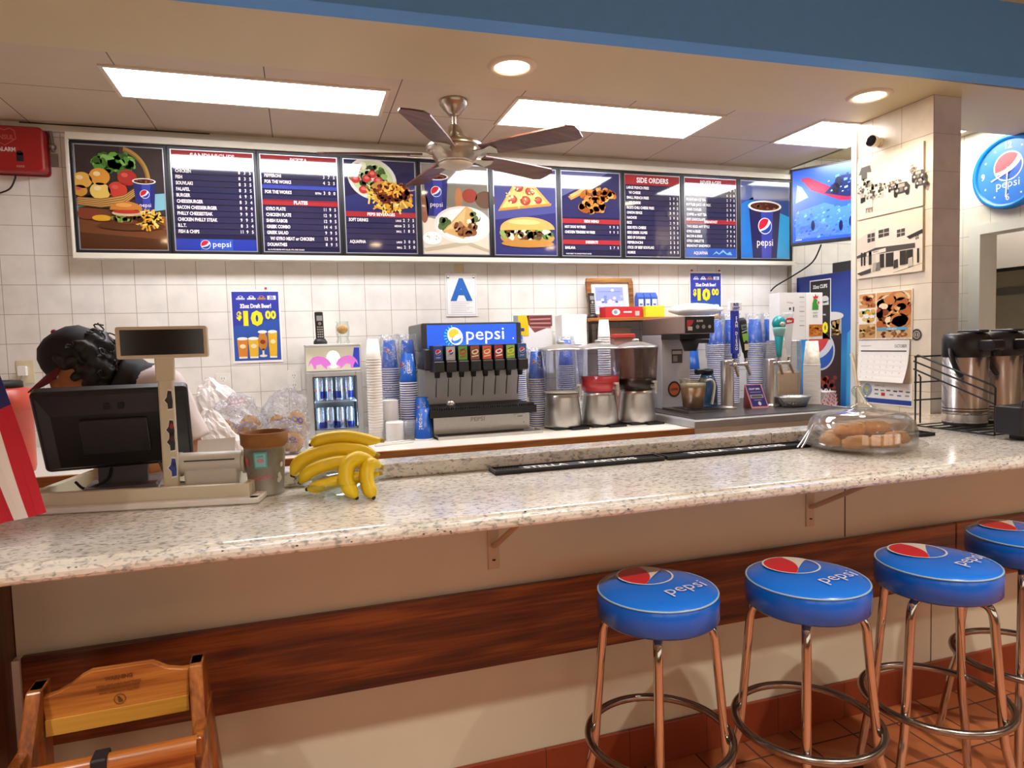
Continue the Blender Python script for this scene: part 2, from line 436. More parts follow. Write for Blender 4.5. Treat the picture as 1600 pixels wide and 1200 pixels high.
# kitchen ceiling: plaster soffit over the counter, drop panels by the back wall
slab('ceiling_soffit', PAINT_C, -3.2, 6.7, 2.47, 3.05, 2.69, 2.80)
slab('ceiling_kitchen', PAINT_CT, -3.2, 3.42, 3.05, 4.2, 2.692, 2.80)
slab('ceiling_side_kitchen', PAINT_C, 3.42, 6.7, 3.05, 5.2, 2.80, 2.9)
slab('trim_1', PAINT_C, 3.40, 3.42, 3.05, 4.2, 2.692, 2.80)
slab('ceiling_dining', mat('dining_ceiling', 'c9b79c', .7), -3.2, 6.8, -3.3, 2.5, 3.03, 3.13)
o = MB().box(BLUE, -3.9, 4.9, -.05, .05, 2.688, 3.03).build('trim_2', loc=(1.7, 2.447, 0), rz=-.0285); struct(o)
# cove strip where back wall meets ceiling
b = MB(); b.box(mat('cove_trim', 'cfc6b4', .5), -2.3, 3.46, 4.045, 4.073, 2.655, 2.692); b.box(MBLACK, -1.31, -.42, 4.043, 4.0449, 2.686, 2.692)
struct(b.build('trim_3'))
slab('trim_4', TILE_BACK, 3.43, 3.475, 4.03, 4.073, 0, 2.692)
# right-hand kitchen wall with a pass-through opening
WR = 4.31
o = slab('wall_right', TILE_SIDE, WR, WR + .13, 3.30, 5.2, 0, 2.95)
slab('wall_right_header', TILE_SIDE, WR, WR + .13, -1.2, 3.30, 2.14, 2.95)
slab('wall_right_low', TILE_SIDE, WR, WR + .13, -1.2, 3.30, 0, .9)
b = MB(); m = mat('painted_casing', 'dcd8cc', .45)
b.box(m, WR - .012, WR + .14, 3.285, 3.36, .9, 2.125); b.box(m, WR - .012, WR + .14, -1.2, 3.36, 2.125, 2.19)
struct(b.build('door_1'))
slab('wall_galley', mat('galley_wall', 'b7a78b', .5), 6.0, 6.1, -2, 5.2, 0, 3)
slab('ceiling_galley', PAINT_C, 4.44, 6.7, -2, 3.05, 2.80, 2.9)
# tiled pillar standing on the counter
b = MB(); b.box(TILE_PIL_L, 3.1, 3.104, 2.62, 3.115, 1.07, 2.69); b.box(TILE_PIL_F, 3.104, 3.285, 2.62, 3.115, 1.07, 2.69)
b.box(mat('painted_casing', 'dcd8cc', .45), 3.088, 3.29, 3.10, 3.135, 1.07, 2.69)
struct(b.build('wall_pillar'))
# wall under the counter, timber bumper rail, quarry tile base
b = MB(); b.box(CREAM, -.75, 6.0, 2.03, 2.20, 0, 1.03); b.box(ink('3b2f25'), 1.972, 1.976, 2.0285, 2.031, .715, 1.03); b.box(ink('6b5a48'), 2.415, 2.419, 2.0285, 2.031, .14, .46)
struct(b.build('wall_counter_front'))
struct(MB().box(OAK_D, -.735, 2.52, 2.008, 2.03, .462, .713).box(OAK_D, 2.524, 6.0, 2.008, 2.03, .462, .713).build('trim_5', bevel=.004))
struct(MB().box(BASE_T, -.75, 6.0, 2.016, 2.03, 0, .143).build('baseboard_counter', bevel=.003))
struct(MB().box(OAK_DZ, -1.1, -.752, 1.62, 2.2, 0, 1.03).build('wall_counter_end'))
struct(MB().box(WHITE, -.752, -.735, 2.0, 2.03, .3, .71).build('trim_6'))

# ------------------------------------------------------------------ lamps
def emitter(name, hexc, e): return mat(name, hexc, .5, emit=e, var=0)
PANEL_E = emitter('lit_diffuser', 'f8f8ff', KITCHEN_LIGHT)
SIDE_E = emitter('lit_diffuser_side', 'fffdf6', SIDE_LIGHT)
CAN_E = emitter('lit_can', 'ffe6c4', CAN_LIGHT)
DINE_E = emitter('lit_dining_diffuser', 'fff2e4', DINING_LIGHT)
def panel(label, x0, x1, y0, y1, z, m, group):
    t = thing('ceiling_light', label, 'ceiling light', ((x0 + x1) / 2, (y0 + y1) / 2, z), 0, group)
    w, d = (x1 - x0) / 2, (y1 - y0) / 2
    MB().box(m, -w, w, -d, d, -.004, .0).build('diffuser', t)
    b = MB(); fr = mat('light_frame', 'd8ccb8', .5)
    for a in ((-w - .018, w + .018, -d - .018, -d), (-w - .018, w + .018, d, d + .018), (-w - .018, -w, -d, d), (w, w + .018, -d, d)): b.box(fr, *a, -.006, .002)
    b.build('frame', t)
G = 'fluorescent ceiling panels'
panel('long white ceiling light over the hamburger and sandwich menu boards', -.726, .434, 3.20, 3.53, 2.69, PANEL_E, G)
panel('long white ceiling light just past the ceiling fan, over the side orders board', 1.076, 2.226, 3.15, 3.53, 2.69, PANEL_E, G)
panel('ceiling light partly hidden behind the tiled pillar, above the television', 2.84, 3.39, 3.09, 3.49, 2.69, PANEL_E, G)
panel('sliver of ceiling light above the round wall clock', 3.5, 4.2, 3.12, 3.55, 2.798, SIDE_E, G)
# dining side, behind the viewer: unseen glowing windows added for frontal light, ceiling cans, and downlight cylinders along the bar
FILL_E = emitter('added_fill_pane', 'f6eee0', FILL_LIGHT)
for i, x in enumerate((-1.9, .5, 2.9, 5.2)):
    b = MB(); fr = mat('window_frame', 'd9d2c4', .5)
    for a in ((-.95, .95, .75, .82), (-.95, .95, 2.23, 2.3), (-.95, -.88, .82, 2.23), (.88, .95, .82, 2.23), (-.02, .02, .82, 2.23)): b.box(fr, x + a[0], x + a[1], -3.2, -3.14, a[2], a[3])
    b.box(FILL_E, x - .88, x + .88, -3.198, -3.19, .82, 2.23)
    struct(b.build('window_%d' % (i + 1)))
def spot(t, z, e, col, size, soft=.05):
    l = bpy.data.lights.new('glow', 'SPOT'); l.energy = e; l.color = col; l.spot_size = size; l.spot_blend = .7; l.shadow_soft_size = soft
    o = bpy.data.objects.new('bulb', l); COL.objects.link(o); o.parent = t; o.location = (0, 0, z)
DG = 'downlights over the bar stools'
for x in (-1.3, .35, 2.0, 3.65):
    t = thing('downlight', 'warm cylinder downlight on the dining room ceiling over the stools', 'downlight', (x, .35, 3.03), 0, DG)
    MB().lathe(mat('downlight_case', 'd8cfc0', .5), [(0, 0), (.075, 0), (.075, -.15), (.068, -.15), (.066, -.012), (0, -.012)], n=24, close=False).build('case', t)
    spot(t, -.04, DINING_LIGHT * 9, (1, .92, .82), 2.0)
for x in (-1.66, 1.15, 3.95):
    t = thing('recessed_light', 'warm recessed ceiling light at the back of the dining room', 'recessed light', (x, -2.2, 3.03), 0, 'rear dining room ceiling cans')
    MB().lathe(emitter('lit_rear_can', 'ffdcae', 40), [(.0, -.003), (.08, -.003)], n=24, close=False).build('lamp', t)
    MB().lathe(mat('can_trim', 'd9c6ab', .45), [(.08, -.001), (.083, -.009), (.105, -.009), (.11, -.001)], n=24, close=False).build('trim_ring', t)
def can(label, x, y):
    t = thing('recessed_light', label, 'recessed light', (x, y, 2.69))
    MB().lathe(CAN_E, [(.0, -.003), (.074, -.003)], n=28, close=False).build('lamp', t)
    MB().lathe(mat('can_trim', 'd9c6ab', .45), [(.075, -.001), (.078, -.009), (.1, -.009), (.107, -.001)], n=32, close=False).build('trim_ring', t)
    l = bpy.data.lights.new('can_glow', 'SPOT'); l.energy = 22; l.color = (1, .83, .62); l.spot_size = 2.3; l.spot_blend = .6; l.shadow_soft_size = .06
    o = bpy.data.objects.new('bulb', l); COL.objects.link(o); o.parent = t; o.location = (0, 0, -.02)
can('round recessed ceiling light above the ceiling fan', .925, 2.80)
can('round recessed ceiling light beside the tiled pillar', 2.785, 2.715)

# ------------------------------------------------------------------ counters
t = thing('counter', 'long speckled granite worktop with raised back curb along the bar', 'counter', (0, 1.57, 1.07))
b = MB(); b.canvas((-.95, 0, 0), (0, 1, 0), (0, 0, 1))
nose = [(.02, -.036)] + [(.012 * 1 - .012 * math.sin(a), -.024 - .012 * math.cos(a)) for a in (.4, .9, 1.4)] + [(.0, -.016), (.004, -.009), (.03, -.006), (.033, -.001), (.037, 0)]
prof = nose + [(.62, 0), (.62, -.036)]
k = len(prof)
for x0, x1, e in ((-1.4, 5.2, 0),):
    vs = [(x, y, z) for x in (x0, x1) for y, z in prof]
    fs = [(i, i + 1, i + 1 + k, i + k) for i in range(k - 1)]
    b.add(vs, fs[:9], GRAN_E); b.add(vs, fs[9:], GRAN)
    b.add(vs, [tuple(range(k)), tuple(range(k, 2 * k))[::-1]], GRAN_E)
b.box(GRAN, 2.5, 5.2, .62, 1.05, -.036, 0); b.box(GRAN, 3.07, 5.2, 1.05, 1.56, -.036, 0)
b.build('worktop', t)
b = MB(); b.rbox(GRAN_E, -.08, 2.46, .592, .715, .0, .048, .008, axis='X'); b.box(ink('77716a'), 1.742, 1.744, .5915, .716, .001, .0485)
b.build('curb', t)
for label, x in (('white steel shelf bracket under the counter, beside no stool', .562), ('white steel shelf bracket beside the dark seam, above a blue stool', 1.807)):
    if x < 1: label = 'white steel shelf bracket under the counter, clear of the stools'
    t = thing('shelf_bracket', label, 'bracket', (x, 2.03, .775), 0, 'brackets under the counter')
    m = mat('bracket_paint', 'c9b497', .45)
    b = MB().box(m, -.019, .019, -.006, 0, 0, .255); b.lathe(MBLACK, [(0, .0), (.006, 0), (.006, .004)], 0, -.0065, .028, 10); b.build('wall_leg', t, bevel=.002)
    b = MB(); b.M = T3(0, 0, 0); b.sweep(m, [(0, -.005, .075), (0, -.03, .085), (0, -.33, .245)], [.008, .009, .008], 8); b.build('strut', t)
    MB().box(m, -.016, .016, -.36, 0, .249, .2585).build('arm', t)
# black rubber bar mats with raised white lettering
def bar_mat(label, x, y, rz=0):
    w, d = .62, .078
    t = thing('bar_mat', label, 'bar mat', (x, y, 1.071), rz, 'rubber bar mats along the curb')
    b = MB(); b.box(MBLACK, 0, w, 0, d, 0, .006)
    for a in ((0, w, 0, .005), (0, w, d - .005, d), (0, .006, .005, d - .005), (w - .006, w, .005, d - .005)): b.box(BLACK, *a, .006, .013)
    for i in range(60):
        b.box(BLACK, .01 + i * .01, .014 + i * .01, .008, d - .008, .006, .009)
    b.build('tray', t)
    b = MB().canvas((0, 0, .0095), (1, 0, 0), (0, 1, 0)); m = ink('f0eeea')
    b.rect(MBLACK, .1, .012, .43, .054, 0); b.txt(m, 'STELLA', .11, .022, .046, 2, sx=1.05, bold=.03); b.txt(m, 'ARTOIS', .36, .022, .046, 2, sx=1.05, bold=.03)
    b.pol(m, [(.322, .014), (.33, .03), (.345, .033), (.333, .04), (.336, .06), (.325, .046), (.314, .06), (.317, .04), (.305, .033), (.32, .03)], 2)
    b.build('lettering', t)
bar_mat('black rubber bar mat with white lettering, the one nearest the bananas', .585, 2.062, -.012)
bar_mat('black rubber bar mat with white lettering, in front of the drink dispensers', 1.218, 2.055, .004)
bar_mat('black rubber bar mat with its end hidden by the pastry dome', 1.85, 2.062, .004)
# rear counter with wooden front edge, its cabinet below
t = thing('back_counter', 'white rear counter with a wooden front edge against the tiled wall', 'counter', (0, 3.05, 0))
MB().box(mat('white_laminate', 'e6e1d6', .3), -1.9, 3.40, .0, 1.02, .985, 1.02).build('top', t)
MB().box(wood('edge_oak', '7a4518', 'a8672b', 'c08440', 'X', 1.5, .4), -1.9, 1.96, -.02, 0, .983, 1.024).build('wood_edge', t, bevel=.003)
MB().box(WHITE, -1.9, 3.40, .04, 1.02, .1, .985).box(MBLACK, -1.9, 3.40, .1, 1.0, 0, .1).build('cabinet', t)
t = thing('beer_counter', 'low stainless steel counter under the beer taps', 'steel counter', (1.96, 3.06, 1.02))
MB().rbox(mat('satin_steel', 'b4b3b4', .42, .55), 0, 1.10, -.03, .95, .001, .04, .006, axis='Y').build('top', t)
MB().box(STEEL_D, .04, 1.08, .02, .9, .0405, .046).build('raised_lip', t)

# ------------------------------------------------------------------ menu boards on the back wall
# white cabinet that carries the ten boards
t = thing('menu_cabinet', 'long white framed cabinet that carries the row of menu boards', 'sign cabinet', (-1.098, 4.0715, 2.0))
b = MB(); m = mat('cabinet_paint', 'e2dccb', .4); W, Hh = 4.521, .643
b.box(m, .012, W - .012, -.045, 0, .028, Hh - .034)
b.build('back_box', t)
b = MB()
b.box(m, 0, W, -.082, -.001, 0, .029); b.box(m, 0, W, -.082, -.001, Hh - .036, Hh); b.box(m, 0, .013, -.082, -.001, .029, Hh - .036); b.box(m, W - .013, W, -.082, -.001, .029, Hh - .036)
b.build('rim', t, bevel=.003)
PW, PH = .4496, .575
NAVY, NAVY2, RED = gloss('23233f'), gloss('2d2d4b'), gloss('a03035')
WT, CREAMY = gloss('f2eeea'), gloss('e8d9b8')
def g(h): return gloss(h)
def board(i, label, draw):
    t = thing('menu_board', label, 'menu board', (-1.084 + PW * i, 4.0, 2.03), 0, 'menu boards over the back counter')
    b = MB(); m = BLACK; e = .015
    b.box(m, .001, PW - .001, -.0, .028, .001, e); b.box(m, .001, PW - .001, 0, .028, PH - e, PH - .001)
    b.box(m, .001, e, 0, .028, e, PH - e); b.box(m, PW - e, PW - .001, 0, .028, e, PH - e)
    b.build('frame', t, bevel=.003)
    p = MB(); p.box(mat('board_edge', 'b9bcc4', .3, .6), e, PW - e, .008, .027, e, PH - e)
    s = PH - 2 * e - .012
    p.canvas((e + .006, .0078, e + .006), (1, 0, 0), (0, 0, 1), s)
    w = (PW - 2 * e - .012) / s
    draw(p, w)
    p.build('print', t)
    t.rotation_euler.x = 0
    return t
def rows(p, w, v, step, items, size=.042, ind=.03):
    size *= 1.12
    for k, it in enumerate(items):
        name, price = it[0], it[1]; y = v - k * step
        p.rect(NAVY2, 0, y - step * .32, w, step * .90, 1); p.line(g('15152b'), [(0, y - step * .32), (w, y - step * .32)], .004, 2)
        x = ind + (.03 if name.startswith('W/') else 0)
        if name: p.txt(WT, name, x, y - .006, size, 3, sx=.72, bold=.03)
        if len(it) > 2: p.txt(WT, it[2], w - .165, y, size * .62, 3, 'r', sx=.7, bold=.03)
        if price:
            for j, ch in enumerate(price.split(' ')): p.txt(WT, ch, w - .135 + j * .052, y, size, 3, 'c', sx=.85, bold=.02)
def header(p, w, v, h, text, size): 
    p.rect(RED, 0, v, w, h, 2); p.txt(WT, text, w / 2, v + h * .24, size, 4, 'c', sx=.88, bold=.035)
def cup(p, a, b, w, h, l=4, col='2b3270', txt=True):
    p.pol(g(col), [(a - w * .38, b), (a + w * .38, b), (a + w * .5, b + h), (a - w * .5, b + h)], l)
    p.pol(g('3d47a0'), [(a - w * .1, b), (a + w * .2, b), (a + w * .27, b + h), (a - w * .12, b + h)], l + 1)
    p.ell(g('e9e2d8'), a, b + h, w * .53, w * .15, l + 2); p.ell(g('4a2418'), a, b + h, w * .46, w * .11, l + 3)
    for q in range(14): p.ell(g(random.choice(['7a4a34', '93624a', '5a3020'])), a + random.uniform(-.36, .36) * w, b + h + random.uniform(-.06, .06) * w, w * .05, w * .03, l + 4, n=6)
    p.globe(a, b + h * .62, w * .2, l + 3, blue='2b4aa8', ik=gloss, rot=.2)
    if txt: p.txt(WT, 'pepsi', a, b + h * .24, w * .27, l + 3, 'c', sx=.95, bold=.0)
def fries(p, a, b, ra, rb, n, l, cols=('e6b64a', 'd99a30', 'f0cc6a'), ln=.1):
    for q in range(n):
        t = random.uniform(0, 2 * PI); d = random.random() ** .5; x, y = a + ra * d * math.cos(t), b + rb * d * math.sin(t); u = random.uniform(0, PI)
        p.line(g(random.choice(cols)), [(x - ln / 2 * math.cos(u), y - ln / 2 * math.sin(u)), (x + ln / 2 * math.cos(u), y + ln / 2 * math.sin(u))], .018, l + q % 3)
def blobs(p, a, b, ra, rb, n, cols, l, r=(.01, .03)):
    for q in range(n):
        t = random.uniform(0, 2 * PI); d = random.random() ** .5
        p.ell(g(random.choice(cols)), a + ra * d * math.cos(t), b + rb * d * math.sin(t), random.uniform(*r), random.uniform(*r), l + q % 4, random.uniform(0, PI), 9)

def d_burger(p, w):
    p.rect(g('2c2426'), 0, 0, w, 1, 0); p.pol(g('3b3436'), [(w * .55, .4), (w, .35), (w, 1), (w * .5, 1)], 1)
    p.pol(g('6d4127'), [(0, 0), (w, 0), (w, .33), (w * .45, .38), (0, .4)], 1); p.pol(g('4f2d1c'), [(0, 0), (w, 0), (w, .1), (0, .16)], 2)
    p.pol(g('8a5733'), [(.25, .3), (w, .2), (w, .33), (.4, .37)], 2); p.pol(g('59a0a8'), [(0, .4), (.2, .44), (.18, .53), (0, .5)], 2)
    p.pol(g('7fb6c4'), [(w * .86, .38), (w, .4), (w, .56), (w * .88, .55)], 3)
    p.ell(g('2f2620'), .24, .55, .32, .1, 2)
    p.ring(g('b48a4a'), .36, .68, .26, .285, 4, a0=-.5, a1=1.35, sy=1.15); p.ring(g('8f6a36'), .36, .68, .245, .262, 4, a0=-.5, a1=1.35, sy=1.15)
    blobs(p, .33, .83, .17, .09, 60, ['4f8a34', '3c7228', '6aa648', '2f5c20', '82b860'], 5, (.02, .055))
    for x, y, r, c in ((.05, .66, .085, 'd8a648'), (.2, .7, .09, 'd69238'), (.2, .56, .09, 'e0bd60'), (.44, .7, .085, 'a8302a'), (.35, .58, .085, 'bf3f30'), (.03, .56, .06, 'c88f3a')):
        p.ell(g(c), x, y, r, r * .92, 9); p.ell(g('e8d09a' if c > 'c9' else 'c8584a'), x - r * .25, y + r * .3, r * .35, r * .25, 10)
    p.pol(g('a97b40'), [(0, .5), (.2, .49), (.42, .53), (.56, .63), (.5, .52), (.4, .43), (.2, .4), (0, .42)], 11)
    for q in range(9): p.line(g('d2a862' if q % 2 else '7c552a'), [(0, .425 + q * .009), (.2, .405 + q * .0095), (.4, .44 + q * .011), (.53, .55 + q * .009)], .005, 12)
    cup(p, w * .77, .34, .2, .33, 13)
    p.ell(g('5a3520'), .46, .23, .3, .045, 13); p.ell(g('d9a02c'), .2, .3, .085, .03, 14)
    p.ell(g('7b3a28'), .08, .34, .09, .055, 13)
    fries(p, .6, .3, .1, .07, 55, 15, ln=.1)
    p.ell(g('6a3a20'), .42, .285, .15, .04, 19); blobs(p, .42, .3, .13, .025, 24, ['4a2514', '6c8a3a', '8a9a4a', '3a1d10'], 20, (.015, .03))
    p.ell(g('c9b48c'), .42, .35, .13, .028, 24); p.ell(g('b0392c'), .42, .365, .12, .02, 25)
    p.pol(g('c07a34'), [(.28, .38)] + [(.42 + .145 * math.cos(a), .385 + .08 * math.sin(a)) for a in [PI - i * PI / 12 for i in range(13)]], 26); p.ell(g('d99a52'), .4, .43, .07, .02, 27)
def pepsi_bar(p, w, h=.115):
    p.rect(g('2a3c9c'), 0, 0, w, h, 2); p.rect(g('3458b4'), w * .3, 0, w * .4, h, 3); p.globe(w * .36, h * .5, h * .38, 4, ik=gloss); p.txt(WT, 'pepsi', w * .45, h * .32, h * .72, 5, sx=1.05, bold=0)
def d_sand(p, w):
    p.rect(NAVY, 0, 0, w, 1, 0); header(p, w, .9, .1, 'SANDWICHES', .075)
    rows(p, w, .845, .0605, [('GYRO', '8 9 5'), ('CHICKEN', '8 3 5'), ('FISH', '8 3 5'), ('SOUVLAKI', '8 3 5'), ('FALAFEL', '8 3 5'), ('BURGER', '6 9 5'), ('CHEESEBURGER', '8 3 4'), ('BACON CHEESEBURGER', '8 9 4'), ('PHILLY CHEESESTEAK', '9 9 5'), ('CHICKEN PHILLY STEAK', '9 9 5'), ('B.L.T.', '8 3 4'), ('FISH & CHIPS', '11 9 5')])
    pepsi_bar(p, w)
def d_pizza(p, w):
    p.rect(NAVY, 0, 0, w, 1, 0); header(p, w, .9, .1, 'PIZZA', .075)
    rows(p, w, .84, .062, [('CHEESE', '3 2 5'), ('PEPPERONI', '3 7 5'), ('FOR THE WORKS', '4 2 5')]); p.rect(g('3d4aa0'), 0, .655, w, .045, 2)
    rows(p, w, .61, .06, [('FOR THE WORKS', '3 0 0', 'EXTRA'), ('', '')]); header(p, w, .485, .055, 'PLATES', .05)
    rows(p, w, .435, .062, [('GYRO PLATE', '11 9 5'), ('CHICKEN PLATE', '12 9 5'), ('SHISH KABOB', '12 9 5'), ('GREEK COMBO', '14 4 5'), ('GREEK SALAD', '9 9 5'), ('W/ GYRO MEAT or CHICKEN', '12 9 5'), ('DOLMATHES', '8 9 5')])
    p.txt(WT, 'ALL PLATES SERVED WITH SALAD, PITA, FRIES OR RICE', .03, .012, .02, 3, sx=.75)
def d_bev(p, w):
    p.rect(g('24254a'), 0, 0, w, 1, 0); p.pol(g('2e3264'), [(0, .44), (w, .44), (w, .8), (0, .6)], 1)
    p.ell(g('d8d6cc'), .3, .8, .27, .22, 2, -.35, 30); p.ell(g('c2cf9a'), .3, .8, .235, .185, 3, -.35, 28)
    blobs(p, .27, .8, .19, .15, 60, ['8fae62', '5f8440', 'c9d69a', '3f5e30', 'e3e6c6', '2e3a28'], 4, (.015, .045))
    for x, y in ((.14, .92), (.12, .79), (.24, .8), (.3, .85), (.2, .68), (.36, .78)): p.ell(g('b53a38'), x, y, .05, .042, 8); p.ell(g('d87068'), x, y + .01, .025, .018, 9)
    p.ell(g('b98a40'), .5, .63, .24, .14, 9, -.3); fries(p, .48, .6, .24, .14, 90, 10, ln=.11); blobs(p, .5, .66, .19, .1, 70, ['5a2218', '742f1e', '43170f', '8a4426'], 14, (.02, .04)); fries(p, .5, .69, .13, .07, 30, 18, ('e09a34', 'f0b850'), .05)
    header(p, w, .39, .055, 'PEPSI BEVERAGES', .045)
    rows(p, w, .345, .059, [('SOFT DRINKS', '2 7 5', 'LARGE'), ('', '2 5 5', 'MEDIUM'), ('', '1 8 5', 'SMALL'), ('', ''), ('AQUAFINA', '3 0 0', 'LARGE'), ('', '2 5 0', 'SMALL')])
def d_gyro(p, w):
    p.rect(g('8f8b80'), 0, 0, w, 1, 0); p.pol(g('d8cdb6'), [(0, 0), (w, 0), (w, .32), (.3, .35), (0, .42)], 1); p.pol(g('7f7b6c'), [(0, .55), (w, .5), (w, .85), (0, .85)], 1)
    p.ell(g('9a4538'), .55, .66, .09, .08, 2); p.ell(g('b57a50'), .42, .62, .045, .13, 2); p.ell(g('8a5a44'), .02, .5, .05, .16, 3); p.ell(g('6a5040'), w * .96, .62, .12, .1, 2)
    cup(p, .16, .42, .28, .44, 3)
    p.pol(g('b9ab90'), [(.02, .02), (.5, .1), (w, .02), (w, .05), (.5, .15), (.0, .06)], 4)
    p.ell(g('dedad0'), .46, .33, .335, .21, 5, 0, 34); p.ell(g('efece3'), .46, .335, .3, .18, 6, 0, 34)
    blobs(p, .25, .33, .05, .07, 18, ['3f5a34', '56703e'], 7, (.02, .04)); blobs(p, .6, .4, .08, .08, 18, ['c8604a', 'e8e4d0', '5a7040'], 7, (.02, .04))
    p.pol(g('d3a868'), [(.22, .25), (.5, .54), (.58, .5), (.62, .3), (.46, .17)], 9); p.pol(g('e2c084'), [(.26, .27), (.5, .52), (.46, .3)], 10); blobs(p, .48, .28, .13, .07, 40, ['8a5a38', '6f432a', 'a97850', 'd0a070'], 12, (.02, .045))
    p.ell(g('e8e4da'), .1, .17, .11, .075, 7); p.ell(g('f1eee6'), .1, .19, .095, .055, 8); blobs(p, .1, .19, .08, .04, 14, ['8a9a6a', 'd8d4c0'], 9, (.005, .012))
def d_slice(p, w):
    p.rect(g('33356a'), 0, 0, w, 1, 0); p.pol(g('4a4e86'), [(0, .4), (w, .5), (w, 1), (0, 1)], 1)
    p.pol(g('d8a85a'), [(.04, .5), (.34, .98), (.7, .6), (.6, .57)], 2); p.pol(g('ecc878'), [(.09, .54), (.34, .96), (.64, .61)], 3); p.pol(g('c08a44'), [(.04, .5), (.7, .58), (.71, .61), (.06, .53)], 4)
    for x, y, r in ((.3, .78, .06), (.44, .74, .06), (.22, .64, .06), (.38, .63, .065), (.54, .64, .05), (.33, .88, .035)): p.ell(g('a8493c'), x, y, r, r * .85, 5); p.ell(g('bf6450'), x, y + .01, r * .6, r * .45, 6)
    blobs(p, .36, .68, .22, .14, 30, ['f3dfa0', 'e6c070'], 7, (.008, .02))
    p.ell(g('b98a4c'), .4, .2, .34, .1, 2); blobs(p, .4, .25, .32, .06, 80, ['6a4a30', 'e8e2cc', '8aa25a', 'd8d0b0', '5c3c26', '4c7038'], 4, (.02, .045))
    p.pol(g('d6a45c'), [(.06, .28)] + [(.4 + .34 * math.cos(a), .3 + .14 * math.sin(a)) for a in [PI - i * PI / 16 for i in range(17)]], 9); p.ell(g('e7c07c'), .36, .38, .2, .03, 10)
    p.ell(g('b5803f'), .4, .13, .33, .045, 9)
def d_kids(p, w):
    p.rect(NAVY, 0, 0, w, 1, 0); p.rect(g('2d2f58'), 0, .46, w, .54, 1); p.pol(g('5f6290'), [(0, .7), (w * .8, 1), (0, 1)], 2)
    p.pol(g('c08a4c'), [(.08, .7), (.12, .66), (.52, .86), (.5, .93)], 3); p.pol(g('dcae6c'), [(.1, .72), (.13, .69), (.5, .88), (.49, .92)], 4)
    blobs(p, .48, .72, .22, .08, 70, ['b0672a', 'c98240', '8f4d1e', 'd8a058'], 5, (.02, .05)); blobs(p, .4, .58, .16, .055, 50, ['b0672a', 'c98240', '8f4d1e', 'd8a058'], 7, (.02, .05))
    header(p, w, .385, .055, 'KIDS MENU', .043); rows(p, w, .335, .062, [('HOT DOG W/ FRIES', '9 9 5'), ('CHICKEN TENDERS W/ FRIES', '9 9 5'), ('', '')], .038)
    header(p, w, .135, .055, 'DESSERTS', .043); rows(p, w, .085, .062, [('BAKLAVA', '2 7 5')], .038); p.txt(WT, 'PRICES SUBJECT TO CHANGE WITHOUT NOTICE', .04, .015, .02, 3, sx=.75)
def d_side(p, w):
    p.rect(NAVY, 0, 0, w, 1, 0); header(p, w, .88, .12, 'SIDE ORDERS', .085)
    rows(p, w, .835, .0612, [('LARGE FRENCH FRIES', '4 9 5'), ('W/ CHEESE', '5 9 5'), ('SMALL FRENCH FRIES', '2 9 5'), ('W/ CHEESE', '3 9 5'), ("RICK'S CHILI CHEESE FRIES", '6 9 5'), ('ONION RINGS', '3 9 5'), ('NACHOS', '5 9 5'), ('RICE', '2 9 5'), ('SIDE FETA CHEESE', '2 9 5'), ('SIDE GREEK OLIVES', '2 5 0'), ('SIDE OF DOLMAS', '3 5 0'), ('PEPPERONCINI', '2 2 5'), ('STICK OF BEEF SOUVLAKI', '3 5 0'), ('HUMUS', '4 9 5')], .04, .02)
def d_break(p, w):
    p.rect(NAVY, 0, 0, w, 1, 0); header(p, w, .9, .1, 'BEVERAGES', .07)
    rows(p, w, .845, .0625, [('BOTTLED BEER', '5 0 0'), ('DRAFT BEER', '6 5 0'), ('FOUNTAIN ICE TEA', '2 7 5'), ('BOTTLED JUICE OR MILK', '2 5 0'), ('WINE COOLER', '5 9 0'), ('COFFEE or HOT TEA', '2 3 0'), ('HOT CHOCOLATE', '2 9 5')], .04, .02)
    header(p, w, .425, .055, 'BREAKFAST', .043)
    rows(p, w, .38, .061, [('TWO EGGS ANY STYLE', '5 9 5'), ('GYRO & EGGS', '7 9 4'), ('BACON & EGGS', '7 9 4'), ('GYRO OMELETTE', '9 9 5'), ('BREAKFAST SANDWICH', '7 9 4')], .04, .02)
    p.rect(g('2a55a8'), 0, 0, w, .115, 2); p.txt(WT, 'AQUAFINA', .12, .035, .055, 4, sx=.75, bold=.01)
    p.pol(g('7fb4e0'), [(.4, .03), (.46, .08), (.5, .05), (.56, .1), (.62, .05), (.67, .075), (.7, .03), (.62, .035), (.56, .07), (.5, .035), (.46, .055)], 4)
def d_cup(p, w):
    p.rect(g('3a4f8c'), 0, 0, w, 1, 0); p.pol(g('2c6fb8'), [(0, 0), (w * .35, 0), (w * .25, .8), (0, .7)], 1); p.pol(g('3aa0d8'), [(w * .72, 0), (w, 0), (w, .55), (w * .8, .6)], 1); p.pol(g('5d6a98'), [(0, .75), (w, .8), (w, 1), (0, 1)], 1)
    cup(p, .37, .0, .5, .68, 2, '2b2850', True)
LAB = ['menu board picturing a vegetable basket, burger, fries and a blue cup', 'sandwiches price board with a cola logo strip along its foot', 'pizza and plates price board with blue cells',
       'menu board picturing salad and chili fries over soft drink prices', 'menu board picturing a pita wrap on a white plate', 'menu board picturing a pizza slice above a sub sandwich',
       'menu board picturing chicken tenders over kids menu and desserts', 'side orders price board under a big red heading', 'breakfast price board with a blue water logo strip', 'menu board picturing one big dark blue cola cup, next to the television']
for i, d in enumerate((d_burger, d_sand, d_pizza, d_bev, d_gyro, d_slice, d_kids, d_side, d_break, d_cup)): board(i, LAB[i], d)

